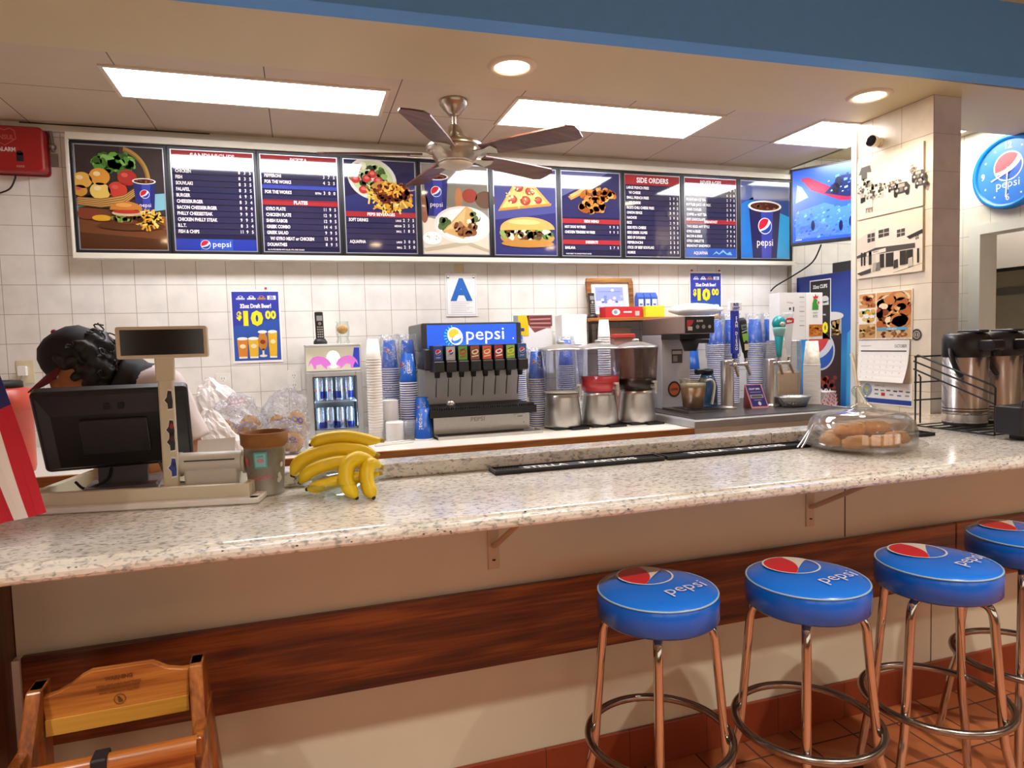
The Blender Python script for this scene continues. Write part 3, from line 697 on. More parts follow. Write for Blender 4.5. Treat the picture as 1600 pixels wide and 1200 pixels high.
# ------------------------------------------------------------------ things on the back wall
def beer_poster(name, label, x, z, h=.41, tilt=0.):
    w = h * .64
    t = thing(name, label, 'poster', (x, 4.071, z), 0, 'draft beer posters')
    b = MB(); b.box(PAPER, 0, w, -.003, 0, 0, h)
    s = h; b.canvas((0, -.0032, 0), (1, 0, 0), (0, 0, 1), s); k = w / s
    B1, B2 = ink('2f3aa0'), ink('2b54a8')
    b.rect(B2, .02, .03, k - .04, .94, 1); b.pol(B1, [(.02, .5), (k - .02, .6), (k - .02, .97), (.02, .97)], 2)
    Wt, Y = ink('f4f2ee'), ink('f2e41e')
    for i, (x0, c) in enumerate(((.13, 'd9d9ea'), (.27, 'f4f2ee'), (.4, 'c58a4a'), (.53, 'f4f2ee'))):
        if i == 3: b.rect(Wt, x0 - .055, .86, .11, .055, 3); b.txt(B1, 'BUD', x0, .89, .028, 4, 'c', bold=.05); b.txt(B1, 'LIGHT', x0, .866, .028, 4, 'c', bold=.05)
        else: b.ell(ink(c), x0, .895, .035, .022, 3); b.rect(ink(c), x0 - .055, .862, .11, .022, 3); b.ell(B1, x0, .9, .018, .01, 4)
    b.txt(Wt, '32oz Draft Beer!', k / 2, .75, .075, 3, 'c', sx=.78, bold=.05)
    b.txt(Y, '$', .07, .6, .14, 3, sx=.85, bold=.05); b.txt(Y, '10', .155, .52, .255, 3, sx=1.12, bold=.06); b.txt(Y, '00', .435, .6, .15, 3, sx=.92, bold=.05)
    for x0, w0, h0, c, f in ((.13, .085, .27, 'd9842a', 1), (.27, .085, .27, 'e6b32a', 1), (.39, .075, .36, 'c8822c', 0), (.52, .075, .36, 'e8b41e', 1)):
        y0 = .06
        if f: b.pol(ink(c), [(x0 - w0 * .62, y0), (x0 + w0 * .62, y0), (x0 + w0 * .8, y0 + h0), (x0 - w0 * .8, y0 + h0)], 4); b.rect(ink('e9e6da'), x0 - w0 * .62, y0, w0 * 1.24, .025, 5)
        else: b.ell(ink(c), x0, y0 + h0 * .65, w0 * .8, h0 * .36, 4); b.rect(ink('e3dccb'), x0 - .012, y0 + .03, .024, .1, 4); b.ell(ink('e3dccb'), x0, y0 + .03, .05, .018, 5)
        b.ell(ink('f6f1e4'), x0, y0 + h0, w0 * .8, .022, 6)
        b.ell(ink('8a3020' if not f else 'f0e0b0'), x0, y0 + h0 * .62, w0 * .45, .03, 7)
    b.build('print', t)
    for q in ([w * .72] if x < 0 else [.02, w - .02]):
        b = MB(); b.box(mat('tack', 'a5452f', .5), q - .006, q + .006, -.009, -.001, h + .001, h + .012); b.build('tack', t)
    return t
beer_poster('beer_poster', 'blue draft beer price poster above the wall socket and snack bags', -.364, 1.428, .415)
beer_poster('beer_poster', 'blue draft beer price poster partly hidden behind the beer taps', 2.60, 1.55, .41)
# health grade card
t = thing('grade_card', 'white health grade card with a big blue letter A', 'grade card', (.872, 4.071, 1.674))
b = MB(); b.box(PAPER, 0, .198, -.004, 0, 0, .264)
b.canvas((0, -.0043, 0), (1, 0, 0), (0, 0, 1)); b.ring(ink('8a9099'), .099, .132, 0, 0, 1)
for a in (((.008, .01), (.19, .01)), ((.008, .254), (.19, .254)), ((.008, .01), (.008, .254)), ((.19, .01), (.19, .254))): b.line(ink('8a9099'), a, .0016, 1)
b.txt(ink('2466b8'), 'A', .099, .105, .175, 2, 'c', sx=.95, bold=.06)
for q in range(7): b.line(ink('b5b8bc'), [(.03, .088 - q * .011), (.168 - (q % 3) * .02, .088 - q * .011)], .0022, 1)
b.build('print', t)
b = MB()
for x in (.018, .18):
    b = MB(); b.M = T3(x, -.007, .242, 0, PI / 2); b.lathe(CHROME, [(0, .0), (.008, 0), (.007, .003), (0, .003)], n=12); b.build('screw', t)
b = MB().box(mat('masking_tape', 'd8c79a', .6), .06, .12, -.0015, 0, .27, .33); tag(b.build('tape_strip', loc=(.872, 4.071, 1.674)), 'yellowed tape strip holding the grade card under the menu cabinet', 'tape')
# sockets
def outlet(label, x, z):
    t = thing('wall_outlet', label, 'socket', (x, 4.073, z), 0, 'white double wall sockets')
    m = mat('socket_plate', 'e9e4d8', .35)
    MB().rbox(m, 0, .078, -.006, 0, 0, .122, .006, axis='Y').build('plate', t)
    for z0 in (.033, .089):
        b = MB().rbox(WHITE, .022, .056, -.009, -.006, z0 - .017, z0 + .017, .012, axis='Y')
        for x0 in (.033, .045): b.box(MBLACK, x0 - .0012, x0 + .0012, -.0094, -.008, z0 - .001, z0 + .009)
        b.box(MBLACK, .037, .041, -.0094, -.008, z0 - .012, z0 - .008); b.build('socket', t)
outlet('white double socket to the lower left of the beer poster, behind the bags'.replace('to the lower left of', 'under'), -.462, 1.252)
outlet('white double socket close beside the small drinks cooler', -.082, 1.254)
# red fire suppression box with conduit
t = thing('fire_box', 'red fire suppression pull box high on the tiled wall', 'fire box', (-1.56, 4.073, 2.43))
rd = mat('fire_red', '9e1b1c', .35)
MB().rbox(rd, 0, .365, -.085, -.012, 0, .225, .022, axis='Y').build('cover', t)
MB().rbox(mat('fire_red_dark', '86171a', .4), -.004, .37, -.012, 0, -.006, .23, .02, axis='Y').build('back_plate', t)
b = MB().canvas((0, -.0855, 0), (1, 0, 0), (0, 0, 1)); m = ink('c05a55')
pts = [(.155, .2), (.175, .21), (.2, .2), (.225, .21), (.245, .2), (.25, .16), (.2, .125), (.15, .16)]
b.line(m, pts + pts[:1], .004, 1); b.txt(m, 'ANSUL', .2, .155, .032, 1, 'c', bold=.03); b.txt(ink('e8cfc8'), 'ALARM', .245, .097, .028, 1, 'r', bold=.04)
b.rect(MBLACK, .247, .05, .03, .04, 1); b.ell(MBLACK, .262, .09, .014, .012, 1); b.txt(ink('c9a49c'), 'KIDDE', .262, .02, .014, 1, 'c')
b.build('lettering', t)
b = MB(); cm = mat('conduit', '8d857b', .4, .7)
b.sweep(cm, [(.375, -.02, .255), (.385, -.02, .2), (.39, -.022, .12)], .008, 8); b.ball(cm, (.388, -.022, .145), .018); b.box(cm, .376, .404, -.012, 0, .05, .115)
b.build('conduit', t); b = MB(); b.sweep(cm, [(.25, -.02, .23), (.25, -.02, .257)], .006, 8); b.build('conduit', t)
b = MB(); b.sweep(MBLACK, smooth_path([(.215, -.02, -.004), (.21, -.02, -.03), (.18, -.02, -.08), (.1, -.015, -.11)], 5), .004, 6); b.build('cable', t)
# telephone plate on the wall at the far end
t = thing('phone_plate', 'beige telephone wall plate above the orange drinks jug', 'wall plate', (-1.41, 4.073, 1.36))
MB().rbox(mat('beige_plate', 'd8cba6', .4), 0, .08, -.006, 0, 0, .12, .005, axis='Y').build('plate', t)
MB().rbox(WHITE, .012, .052, -.03, -.006, .04, .09, .006, axis='Y').build('jack', t)
b = MB(); b.sweep(mat('grey_lead', '8b8a86', .5), smooth_path([(.03, -.02, .04), (.025, -.03, .0), (.05, -.02, -.04), (.02, -.02, -.09)], 5), .004, 6); b.build('lead', t)

# ------------------------------------------------------------------ till corner of the counter
BEIGE = mat('till_beige', 'd9d0b4', .5); CREAMP = mat('tray_cream', 'dcd3b8', .55)
rz = -.195
t = thing('till_tray', 'open cream tray holding the till, edged with white strip', 'tray', (-.745, 2.125, 1.07), rz)
w, d, h = .60, .42, .052
MB().box(CREAMP, 0, w, 0, d, .001, .008).build('floor_board', t)
MB().box(CREAMP, 0, w, 0, .02, .008, h).build('front_panel', t, bevel=.002)
MB().box(CREAMP, w - .02, w, .02, d, .008, h).build('side_panel', t, bevel=.002)
MB().box(CREAMP, 0, .02, .02, d, .008, h).build('side_panel', t, bevel=.002)
m = mat('white_strip', 'efece4', .4)
MB().rbox(m, -.03, w + .032, -.036, -.002, .001, .018, .01).build('edging_strip', t)
MB().rbox(m, w + .002, w + .034, -.034, .2, .001, .018, .01).build('edging_strip', t)
# screen seen from behind
DK = mat('till_black', '1b191b', .38); DK2 = mat('till_grey', '2b2a2c', .35)
t = thing('till_screen', 'black till touchscreen seen from behind, standing in the cream tray', 'till screen', (-.525, 2.235, 1.079), .08)
R = T3(0, -.03, .205, 0, math.radians(27))
b = MB(); b.M = R; b.rbox(DK, -.195, .195, -.012, .02, -.135, .135, .014, axis='Y')
b.add([(-.185, -.012, -.125), (.185, -.012, -.125), (.185, -.012, .12), (-.185, -.012, .12), (-.15, -.035, -.105), (.15, -.035, -.105), (.15, -.035, .07), (-.15, -.035, .07)], [(4, 5, 6, 7), (0, 1, 5, 4), (1, 2, 6, 5), (2, 3, 7, 6), (3, 0, 4, 7)], DK)
for x in (-.02, .015): b.box(MBLACK, x, x + .014, -.0355, -.034, .085, .105)
b.build('housing', t)
b = MB(); b.M = R; b.box(mat('dark_glass', '08090b', .08), -.18, .18, .0195, .0215, -.12, .12); b.build('glass', t)
b = MB(); b.M = R; b.rbox(DK2, -.085, .085, -.045, -.034, -.06, .055, .006, axis='Y'); b.build('mount_plate', t)
b = MB(); b.M = T3(0, -.0, .0); b.sweep(DK2, [(-.095, .03, .135), (.095, .03, .135)], .02, 14); b.build('hinge', t)
b = MB(); b.add([(-.065, .03, .14), (.065, .03, .14), (.065, .015, .03), (-.065, .015, .03), (-.065, .06, .14), (.065, .06, .14), (.065, .05, .03), (-.065, .05, .03)], [(0, 3, 2, 1), (4, 5, 6, 7), (0, 4, 7, 3), (1, 2, 6, 5)], DK2); b.build('neck', t)
b = MB(); b.rbox(mat('till_base', '6d6c6e', .3, .3), -.1, .1, -.06, .12, .0, .034, .02); b.canvas((0, -.0605, 0), (1, 0, 0), (0, 0, 1)); b.txt(ink('55555a'), 'Clover', 0, .012, .02, 1, 'c'); b.build('base', t)
b = MB(); cb = mat('grey_cable', '6f6d69', .5)
b.sweep(MBLACK, smooth_path([(-.12, .0, .05), (-.09, -.02, .03), (-.04, .0, .05), (-.03, .02, .08)], 5), .004, 6); b.build('power_cable', t)
b = MB(); b.sweep(cb, smooth_path([(.1, .0, .09), (.12, -.03, .05), (.15, -.04, .03), (.2, -.02, .02)], 5), .004, 6); b.build('data_cable', t)
# customer pole display
t = thing('pole_display', 'beige customer display on a tall pole with stickers', 'pole display', (-.372, 2.118, 1.079), .06)
MB().rbox(BEIGE, -.02, .02, -.015, .018, .03, .37, .006).build('pole', t)
MB().rbox(BEIGE, -.034, .034, -.04, .04, 0, .035, .008).build('foot', t)
MB().rbox(BEIGE, -.024, .024, -.02, .022, .34, .41, .006).build('collar', t)
hd = MB().rbox(BEIGE, -.116, .116, -.022, .03, .405, .495, .006, axis='Y').build('head', t)
MB().box(mat('dark_window', '15130f', .12), -.105, .106, -.0235, -.0215, .415, .486).build('window', hd)
b = MB().canvas((0, -.0155, 0), (1, 0, 0), (0, 0, 1))
for v, cols in ((.285, ('f2efe8', '252024', '3a3034')), (.2, ('f2efe8', '1d191c', 'a02228')), (.165, ('f2efe8', '2a2326', '5a2026')), (.09, ('f2efe8', '2b46a0', '1c2c70'))):
    pts = [(.002, v - .03), (.017, v - .028), (.0185, v - .005), (.016, v + .03), (.004, v + .032), (.0, v + .01), (-.008, v), (.001, v - .012)]
    c = (.008, v)
    b.pol(ink(cols[0]), pts, 1); b.pol(ink(cols[1]), [(c[0] + (x - c[0]) * .8, c[1] + (y - c[1]) * .85) for x, y in pts], 2); b.ell(ink(cols[2]), c[0] + .002, c[1] + .01, .005, .008, 3)
b.build('stickers', t)
# receipt printer
WP = mat('printer_white', 'dcd9ce', .4)
t = thing('receipt_printer', 'off-white receipt printer beside the till pole, paper sticking out', 'printer', (-.262, 2.15, 1.079), -.16)
MB().rbox(WP, -.075, .075, -.04, .12, 0, .075, .012).build('body', t)
b = MB(); b.sweep(WP, [(-.086, -.01, .092), (.086, -.01, .092)], .032, 16); b.build('roll_cover', t)
b = MB(); b.box(MBLACK, -.07, .07, -.0425, -.0395, .1015, .1045); b.build('paper_slot', t)
for x in (-.094, .088):
    b = MB(); b.sweep(mat('printer_cap', 'cfcabc', .4), [(x, -.01, .09), (x + .008, -.01, .09)], .036, 16); b.build('end_cap', t)
b = MB(); b.add([(-.06, .045, .11), (.05, .045, .11), (.05, .06, .155), (-.06, .06, .15)], [(0, 1, 2, 3)], PAPER); b.build('receipt', t)
# rusty metal pot with stickers
t = thing('metal_pot', 'grey metal pot with a rusty rim and stickers, beside the bananas', 'pot', (-.115, 2.108, 1.07))
ZINC = mat('zinc', 'a39e92', .45, .5, var=.25, vs=30); RUST = mat('rust', '9a6a38', .7, .1, var=.3, vs=40)
MB().lathe(ZINC, [(0, .003), (.049, .0), (.051, .004), (.049, .008), (.06, .15), (.061, .15)], n=32).build('body', t)
MB().lathe(RUST, [(.0605, .145), (.0675, .152), (.0685, .186), (.0655, .187), (.064, .15), (.058, .14), (.046, .01), (0, .008)], n=32, close=False).build('rim', t)
b = MB()
def wrap_pot(a, v, l): r = .0495 + (.0605 - .0495) * (v / .15) + .0006 + l; th = -PI / 2 - .15 + a / .055; return V(r * math.cos(th), r * math.sin(th), v)
b.canvas((0, 0, 0), (1, 0, 0), (0, 0, 1), 1, wrap_pot)
b.rect(ink('5fb0b4'), -.02, .085, .036, .048, 1); b.rect(ink('8fd0d0'), -.016, .09, .028, .038, 2); b.ell(ink('d8909a'), -.002, .108, .01, .006, 3); b.txt(ink('3f8a8e'), 'LOVE', -.002, .118, .008, 3, 'c')
pk = ink('d87f86')
for q in range(6): b.ring(pk, -.026 + q * .01, .05 + q * .0022, .003, .0052, 1, 12)
b.line(pk, [(-.034, .037), (.03, .052)], .0025, 1); b.line(pk, [(-.034, .063), (.034, .078)], .0015, 1)
for x, y in ((-.052, .1), (-.046, .108), (-.043, .098)): b.ell(ink('d0575f'), x, y, .007, .009, 1)
for x, y in ((.052, .06), (.056, .05), (.05, .045), (.06, .09)): b.ell(ink('e4e0d6'), x, y, .006, .008, 1)
b.build('stickers', t)
# little flag on a stick
t = thing('small_flag', 'small stars and stripes flag on a stick at the end of the counter', 'flag', (-1.25, 1.80, 1.07))
b = MB(); b.lathe(wood('peg_wood', '7a4a20', 'a66a30', 'c08848', 'Z', 2, .5), [(0, 0), (.045, 0), (.045, .03), (.03, .045), (0, .045)], n=20); b.build('base', t)
A = V(.585, -.05, .50); dH = V(-.585, .05, -.47).normalized(); dB = V(-.95, .1, -.22).normalized(); dS = V(.115, 0, -.41) / .426
b = MB(); b.sweep(MATS['peg_wood'], [V(0, 0, .03), A - dH * .03], .005, 8); b.build('stick', t)
b = MB(); NS, NT = 26, 26; L, H = .43, .46; vs = []
rc, wc, nc = mat('flag_red', 'c01c2e', .8), mat('flag_white', 'ece6e0', .8), mat('flag_navy', '232a6a', .8)
for j in range(NT + 1):
    for i in range(NS + 1):
        s_, t_ = L * i / NS, H * j / NT
        p = A + dS * s_ + dH.lerp(dB, (s_ / L) ** .7) * t_; p.y += .014 * math.sin(t_ * 40 + s_ * 9) * (s_ / L) ** .7 - .05 * s_ / L; vs.append(p)
for j in range(NT):
    for i in range(NS):
        m = nc if (i < 11 and j < 14) else (rc if (j // 2) % 2 == 0 else wc)
        b.add([vs[j * (NS + 1) + i], vs[j * (NS + 1) + i + 1], vs[(j + 1) * (NS + 1) + i + 1], vs[(j + 1) * (NS + 1) + i]], [(0, 1, 2, 3)], m)
cl = b.build('cloth', t); so = cl.modifiers.new('thick', 'SOLIDIFY'); so.thickness = .0012
# bananas in a clear glass bowl
t = thing('glass_bowl', 'shallow clear glass bowl under the bananas', 'bowl', (.10, 2.02, 1.0702))
GL = clear('clear_glass', 'f6fbf8', .2, .02, rough=.02)
b = MB(); b.lathe(GL, [(0, .006), (.05, .004), (.055, .0), (.06, .004), (.105, .028), (.132, .045), (.134, .047), (.13, .048), (.1, .033), (.055, .01), (0, .009)], n=40, close=False); b.build('body', t)
YEL = mat('banana_skin', 'f6d420', .45, var=.09, vs=22); TIP = mat('banana_tip', '3c2a14', .8); STM = mat('banana_stem', 'b89a2c', .6, var=.2)
def banana(label, pts, r=.0165, sticker=False):
    r *= 1.2
    P = smooth_path(pts, 6); o = P[len(P) // 2].copy(); P = [p - o for p in P]; n = len(P)
    rad = []
    for i in range(n):
        u = i / (n - 1); q = min(1, (u / .14) ** .6 if u < .14 else 1) * (1 if u < .72 else max(.36, 1 - ((u - .72) / .2) ** 1.3 * .64)); rad.append(max(.0045, r * q))
    b = MB(); k = int(n * .9); b.sweep(YEL, P[:k + 1], rad[:k + 1], 7, cap=False)
    o_ = b.build('banana', loc=o); tag(o_, label, 'banana', 'bananas in the glass bowl')
    c = MB(); c.sweep(STM, P[k:], [x * 1.02 for x in rad[k:]], 7); c.build('stem', o_)
    c = MB(); c.ball(TIP, P[0], .0058, n=8, k=6); c.build('tip', o_)
    if sticker:
        i = int(n * .62); d = (P[i + 1] - P[i]).normalized(); nn = V(.1, -.85, .5); nn = (nn - d * nn.dot(d)).normalized(); up = nn.cross(d)
        c = MB(); ce = P[i] + nn * (r + .001)
        c.add([ce + (d * math.cos(a) * .011 + up * math.sin(a) * .008) for a in [q * PI / 6 for q in range(12)]], [tuple(range(12))], ink('2b2f55')); c.build('sticker', o_)
banana('topmost banana, lying level across the bunch', [(.016, 2.07, 1.212), (.055, 2.07, 1.226), (.12, 2.07, 1.229), (.185, 2.075, 1.213), (.235, 2.08, 1.208)])
banana('big banana just under the topmost one, curving down to the pot side', [(-.04, 2.05, 1.128), (-.008, 2.045, 1.172), (.075, 2.045, 1.196), (.165, 2.05, 1.186), (.215, 2.05, 1.165)], .018)
banana('banana with a dark oval sticker on its skin', [(-.02, 2.01, 1.112), (.02, 2.005, 1.148), (.09, 2.005, 1.163), (.16, 2.01, 1.155), (.21, 2.02, 1.14)], .017, True)
banana('lowest banana, lying flat along the bowl edge', [(.0, 1.972, 1.098), (.05, 1.965, 1.108), (.115, 1.968, 1.117), (.17, 1.975, 1.122), (.215, 1.985, 1.125)], .0155)
banana('front banana hanging over the bowl edge, nearer the pot', [(.132, 1.89, 1.078), (.106, 1.915, 1.12), (.116, 1.94, 1.166), (.155, 1.96, 1.178), (.205, 1.985, 1.155)], .0185)
banana('front banana hanging over the bowl edge, farther from the pot', [(.178, 1.885, 1.0755), (.166, 1.91, 1.105), (.166, 1.935, 1.145), (.185, 1.955, 1.16), (.215, 1.985, 1.142)], .0175)
banana('banana at the back of the bunch, peeping out between pot and bowl', [(-.035, 2.09, 1.118), (-.022, 2.085, 1.15), (.02, 2.08, 1.178), (.08, 2.085, 1.175), (.13, 2.09, 1.16)], .015)
# orange drinks jug on the rear counter
t = thing('drinks_jug', 'orange insulated drinks jug with a black lid behind the till', 'drinks jug', (-1.225, 3.24, 1.0205))
OR = mat('jug_orange', 'c8482c', .4)
MB().lathe(OR, [(0, 0), (.14, 0), (.145, .02), (.146, .255), (.153, .26), (.153, .30), (.148, .345), (.12, .352), (0, .352)], n=36).build('body', t)
MB().lathe(MBLACK, [(.0, .352), (.118, .352), (.118, .375), (.11, .382), (0, .382)], n=30).build('lid', t)
b = MB().canvas((.03, -.1505, .2), (1, 0, 0), (0, 0, 1)); b.fn = lambda a, v, l: V((.1465 + l) * math.cos(-1.05 + a / .15), (.1465 + l) * math.sin(-1.05 + a / .15), v)
b.rect(ink('b7c53c'), 0, .15, .06, .06, 1); b.rect(ink('e8e2d2'), .008, .165, .04, .02, 2); b.build('label', t)
# loose bakery bags on the rear counter
BAG = clear('bag_film', 'f4f6fa', .14, .12, 'f4f4f6', .12, .7); BREAD = mat('bread_crust', 'c4904f', .7, var=.25, vs=18); WBAG = mat('white_bag', 'ebe6e0', .6, var=.06, vs=30, bump=.25)
def bread(label, x, y, z, rx, ry, rzv, rot, cols):
    t = thing('bread_pack', label, 'bread pack', (x, y, z), rot, 'packs of rolls on the rear counter')
    b = MB(); n = 3
    b.ball(BREAD, (-rx * .45, 0, rzv * .5), rx * .48, ry * .75, rzv * .48, noise=.05); b.build('roll', t)
    b = MB(); b.ball(BREAD, (rx * .42, 0, rzv * .55), rx * .48, ry * .78, rzv * .52, noise=.05); b.build('roll', t)
    b = MB(); b.crumple(BAG, (0, 0, rzv * .66), rx * 1.12, ry * 1.02, rzv * 1.0, .2, 9, 0, seed=x * 9); b.build('film_bag', t)
    b = MB()
    def wr(a, v, l): th = -PI / 2 + a; ph = v; return V(rx * 1.16 * math.cos(ph) * math.cos(th), ry * 1.06 * math.cos(ph) * math.sin(th), rzv * .62 + rzv * .65 * math.sin(ph))
    b.canvas((0, 0, 0), (1, 0, 0), (0, 0, 1), 1, wr)
    for q in range(5): b.ring(ink(cols), -.5 + q * .24, .3 + .08 * (q % 2), .08, .13, 1, 10)
    b.line(ink(cols), [(-.6, -.02), (.6, .04)], .06, 1); b.build('print', t)
bread('clear bag of rolls with blue print, leaning on the drinks cooler', -.075, 3.36, 1.0215, .10, .07, .17, .2, '3a46a8')
bread('flattened clear bag of rolls lying in front, by the metal pot', -.10, 3.20, 1.0215, .11, .055, .09, -.1, '3a4ab0')
bread('clear bag of pale rolls under the white carrier bag', -.29, 3.34, 1.0215, .12, .07, .16, .1, '8a93b8')
t = thing('carrier_bag', 'crumpled white carrier bag with red print, leaning by the wall socket', 'bag', (-.36, 3.52, 1.0215), .15)
b = MB(); b.crumple(WBAG, (.02, 0, .125), .15, .085, .20, .22, 9, -.05, seed=2., peak=.35); b.build('bag_body', t)
b = MB()
b.canvas((0, 0, 0), (1, 0, 0), (0, 0, 1), 1, lambda a, v, l: V(.145 * math.cos(v) * math.cos(-PI / 2 + a), .092 * math.cos(v) * math.sin(-PI / 2 + a), .155 + .158 * math.sin(v)))
for q in range(5): b.line(ink('d8707c'), [(.05 + q * .13, .55), (.12 + q * .13, .72 - .1 * (q % 2)), (.18 + q * .13, .5)], .035, 1)
b.line(ink('d8707c'), [(0, .42), (.75, .48)], .03, 1); b.build('print', t)
t = thing('snack_sack', 'white paper sack standing behind the receipt printer', 'sack', (-.34, 2.72, 1.02)); 
t.location = (-.355, 3.14, 1.0215)
b = MB(); b.crumple(WBAG, (0, 0, .085), .095, .06, .135, .2, 8, -.02, seed=5., peak=.4); b.build('sack_body', t)

# ------------------------------------------------------------------ drinks cooler and things on it
t = thing('drinks_cooler', 'small silver countertop drinks cooler with lit sign and cans', 'drinks cooler', (.022, 3.64, 1.0205), 0)
SIL = mat('cooler_silver', 'b9bab8', .35, .35); w, d, h = .285, .40, .50
b = MB(); tk = .022
b.box(SIL, 0, tk, .015, d, .015, .355); b.box(SIL, w - tk, w, .015, d, .015, .355); b.box(SIL, tk, w - tk, d - .03, d, .015, .355); b.box(SIL, tk, w - tk, .015, d - .03, .015, .03)
b.box(SIL, 0, w, .015, d, .355, h - .012); b.build('cabinet', t)
MB().rbox(mat('cooler_top', 'd8d8d4', .3), -.003, w + .003, -.004, d, h - .012, h, .01).build('top', t)
MB().box(MBLACK, .02, w - .02, .03, d - .02, 0, .015).build('foot', t)
b = MB(); b.canvas((0, .0145, .36), (1, 0, 0), (0, 0, 1))
sg = mat('lit_sign_silver', 'd9d3bd', .4, emit=.25); b.rect(sg, .003, 0, w - .006, .125, 1)
wh = mat('lit_sign_white', 'ffffff', .4, emit=.6); pk = mat('lit_sign_pink', 'e27fdc', .4, emit=.25); bl = mat('lit_sign_blue', '2a3fb4', .4, emit=.4)
b.ell(wh, .142, .058, .036, .047, 2)
for sgn in (1, -1):
    P = [(.118 - d_, y_ - .004) for d_, y_ in [(.012, .042), (.026, .064), (.05, .078), (.08, .084), (.105, .076), (.123, .055), (.128, .03), (.114, .05), (.104, .032), (.1, .014), (.088, .018), (.088, .036), (.064, .04), (.046, .022), (.034, .012), (.034, .03), (.016, .03)]]; _old = [(.012, .07), (.03, .085), (.055, .092), (.085, .075), (.1, .05), (.088, .03), (.07, .028), (.055, .02), (.05, .032), (.035, .022), (.028, .034), (.015, .025), (.02, .045), (.0, .05)]
    b.pol(pk, [(.142 + sgn * (.118 - x * 1.0), y - .002) for x, y in (P if sgn > 0 else P[::-1])], 3)
b.pol(bl, [(w - .05, .012), (w - .006, .012), (w - .006, .118), (w - .034, .118)], 2)
b.build('sign', t)
# door frame, glass
b = MB(); x0, x1, z0, z1 = .036, w - .032, .052, .325
for a in ((0, x0, .008, .352), (x1, w, .008, .352), (x0, x1, .008, z0), (x0, x1, z1, .352)): b.box(SIL, a[0], a[1], -.012, .012, a[2], a[3])
dr = b.build('door', t, bevel=.003)
b = MB()
for a in ((x0 - .004, x0, z0, z1), (x1, x1 + .004, z0, z1), (x0 - .004, x1 + .004, z0 - .004, z0), (x0 - .004, x1 + .004, z1, z1 + .004)): b.box(MBLACK, a[0], a[1], -.0135, -.011, a[2], a[3])
b.build('gasket', dr)
b = MB(); b.add([(x0, -.002, z0), (x1, -.002, z0), (x1, -.002, z1), (x0, -.002, z1)], [(0, 1, 2, 3)], clear('door_glass', 'eef6ff', .05, 0)); b.build('glass', dr)
b = MB(); b.M = T3(w * .5, -.012, .03, 0, PI / 2); b.lathe(STEEL_D, [(0, 0), (.007, 0), (.007, .004), (0, .004)], n=12); b.build('lock', dr)
b = MB(); sm = mat('shelf_wire', 'c8ccd0', .3, .8)
for y in (.05, .1, .15, .2): b.box(sm, tk, w - tk, y, y + .004, .188, .192)
for q in range(20): b.box(sm, tk + .004 + q * .0122, tk + .007 + q * .0122, .02, .24, .192, .195)
b.build('shelf', t)
MB().box(emitter('cooler_tube', 'cfe6ff', 16), .026, .031, .012, .018, .06, .33).build('light_tube', t)
MB().box(MATS['cooler_tube'], w - .031, w - .026, .012, .018, .06, .33).build('light_tube', t)
AL = mat('can_silver', 'c7ccd4', .25, .75); CB = mat('can_blue', '2a3c92', .25, .5)
proto = None
for j, z in enumerate((1.0505, 1.2155)):
    for i in range(4):
        x = .022 + .065 + i * .052; a = (j * 4 + i)
        if proto is None:
            proto = thing('drink_can', '', 'can', (0, 0, 0), 0, 'silver and blue cans in the drinks cooler')
            b = MB(); b.lathe(AL, [(0, 0), (.02, 0), (.0245, .006), (.0245, .118), (.021, .128), (.021, .131), (.018, .129), (0, .129)], n=20); b.build('can_body', proto)
            b = MB(); b.canvas((0, 0, 0), (1, 0, 0), (0, 0, 1), 1, lambda a_, v, l: V((.0248 + l) * math.cos(a_ / .0245), (.0248 + l) * math.sin(a_ / .0245), v))
            for q in range(2): b.rect(CB, q * .077, .014, .0385, .038, 1); b.pol(ink('c83040'), [(q * .077 + .045, .05), (q * .077 + .062, .05), (q * .077 + .06, .062), (q * .077 + .047, .06)], 1)
            b.build('print', proto); c = proto
        else: c = dup(proto, (0, 0, 0))
        c.location = (x, 3.64 + .075, z); c.rotation_euler.z = -1.9 + a * .9
        c['label'] = 'blue and silver drink can on the %s shelf of the drinks cooler' % ('bottom', 'top')[j]
def phone(label, x, y, z, rz=0., h=.155):
    t = thing('cordless_phone', label, 'phone', (x, y, z), rz)
    PB = mat('phone_black', '232220', .4)
    b = MB(); b.lathe(PB, [(0, 0), (.036, 0), (.037, .012), (.026, .03), (0, .034)], n=20, sy=.9); b.build('charging_base', t)
    hs = MB(); hs.M = T3(0, .0, .02, 0, -.1); hs.rbox(PB, -.022, .022, -.012, .012, 0, h, .009, smooth=False); ho = hs.build('handset', t)
    b = MB(); b.M = hs.M; b.box(mat('phone_lcd', '8d948c', .25), -.015, .015, -.0135, -.011, h * .68, h * .86); b.build('screen', ho)
    b = MB(); b.M = hs.M
    for r in range(5):
        for c in range(3): b.rbox(mat('phone_key', '9a958c', .5), -.015 + c * .011, -.007 + c * .011, -.0135, -.0115, h * (.1 + r * .085), h * (.1 + r * .085) + .007, .002, 2, 'Y')
    b.ell(STEEL, 0, h * .58, .009, .009, 28); b.build('keypad', ho)
phone('black cordless phone standing on top of the small drinks cooler', .105, 3.75, 1.521, .15)
t = thing('candy_jar', 'little glass goblet with a biscuit-coloured filling, on top of the drinks cooler', 'jar', (.225, 3.76, 1.521))
b = MB(); b.lathe(GL, [(0, 0), (.034, 0), (.036, .01), (.030, .03), (.036, .05), (.037, .09), (.031, .11), (.034, .122)], n=28, close=False); b.build('glass', t)
b = MB(); b.ball(mat('wafer', 'd9a866', .7, var=.3, vs=60), (0, 0, .078), .029, .029, .025, noise=.06); b.build('filling', t)

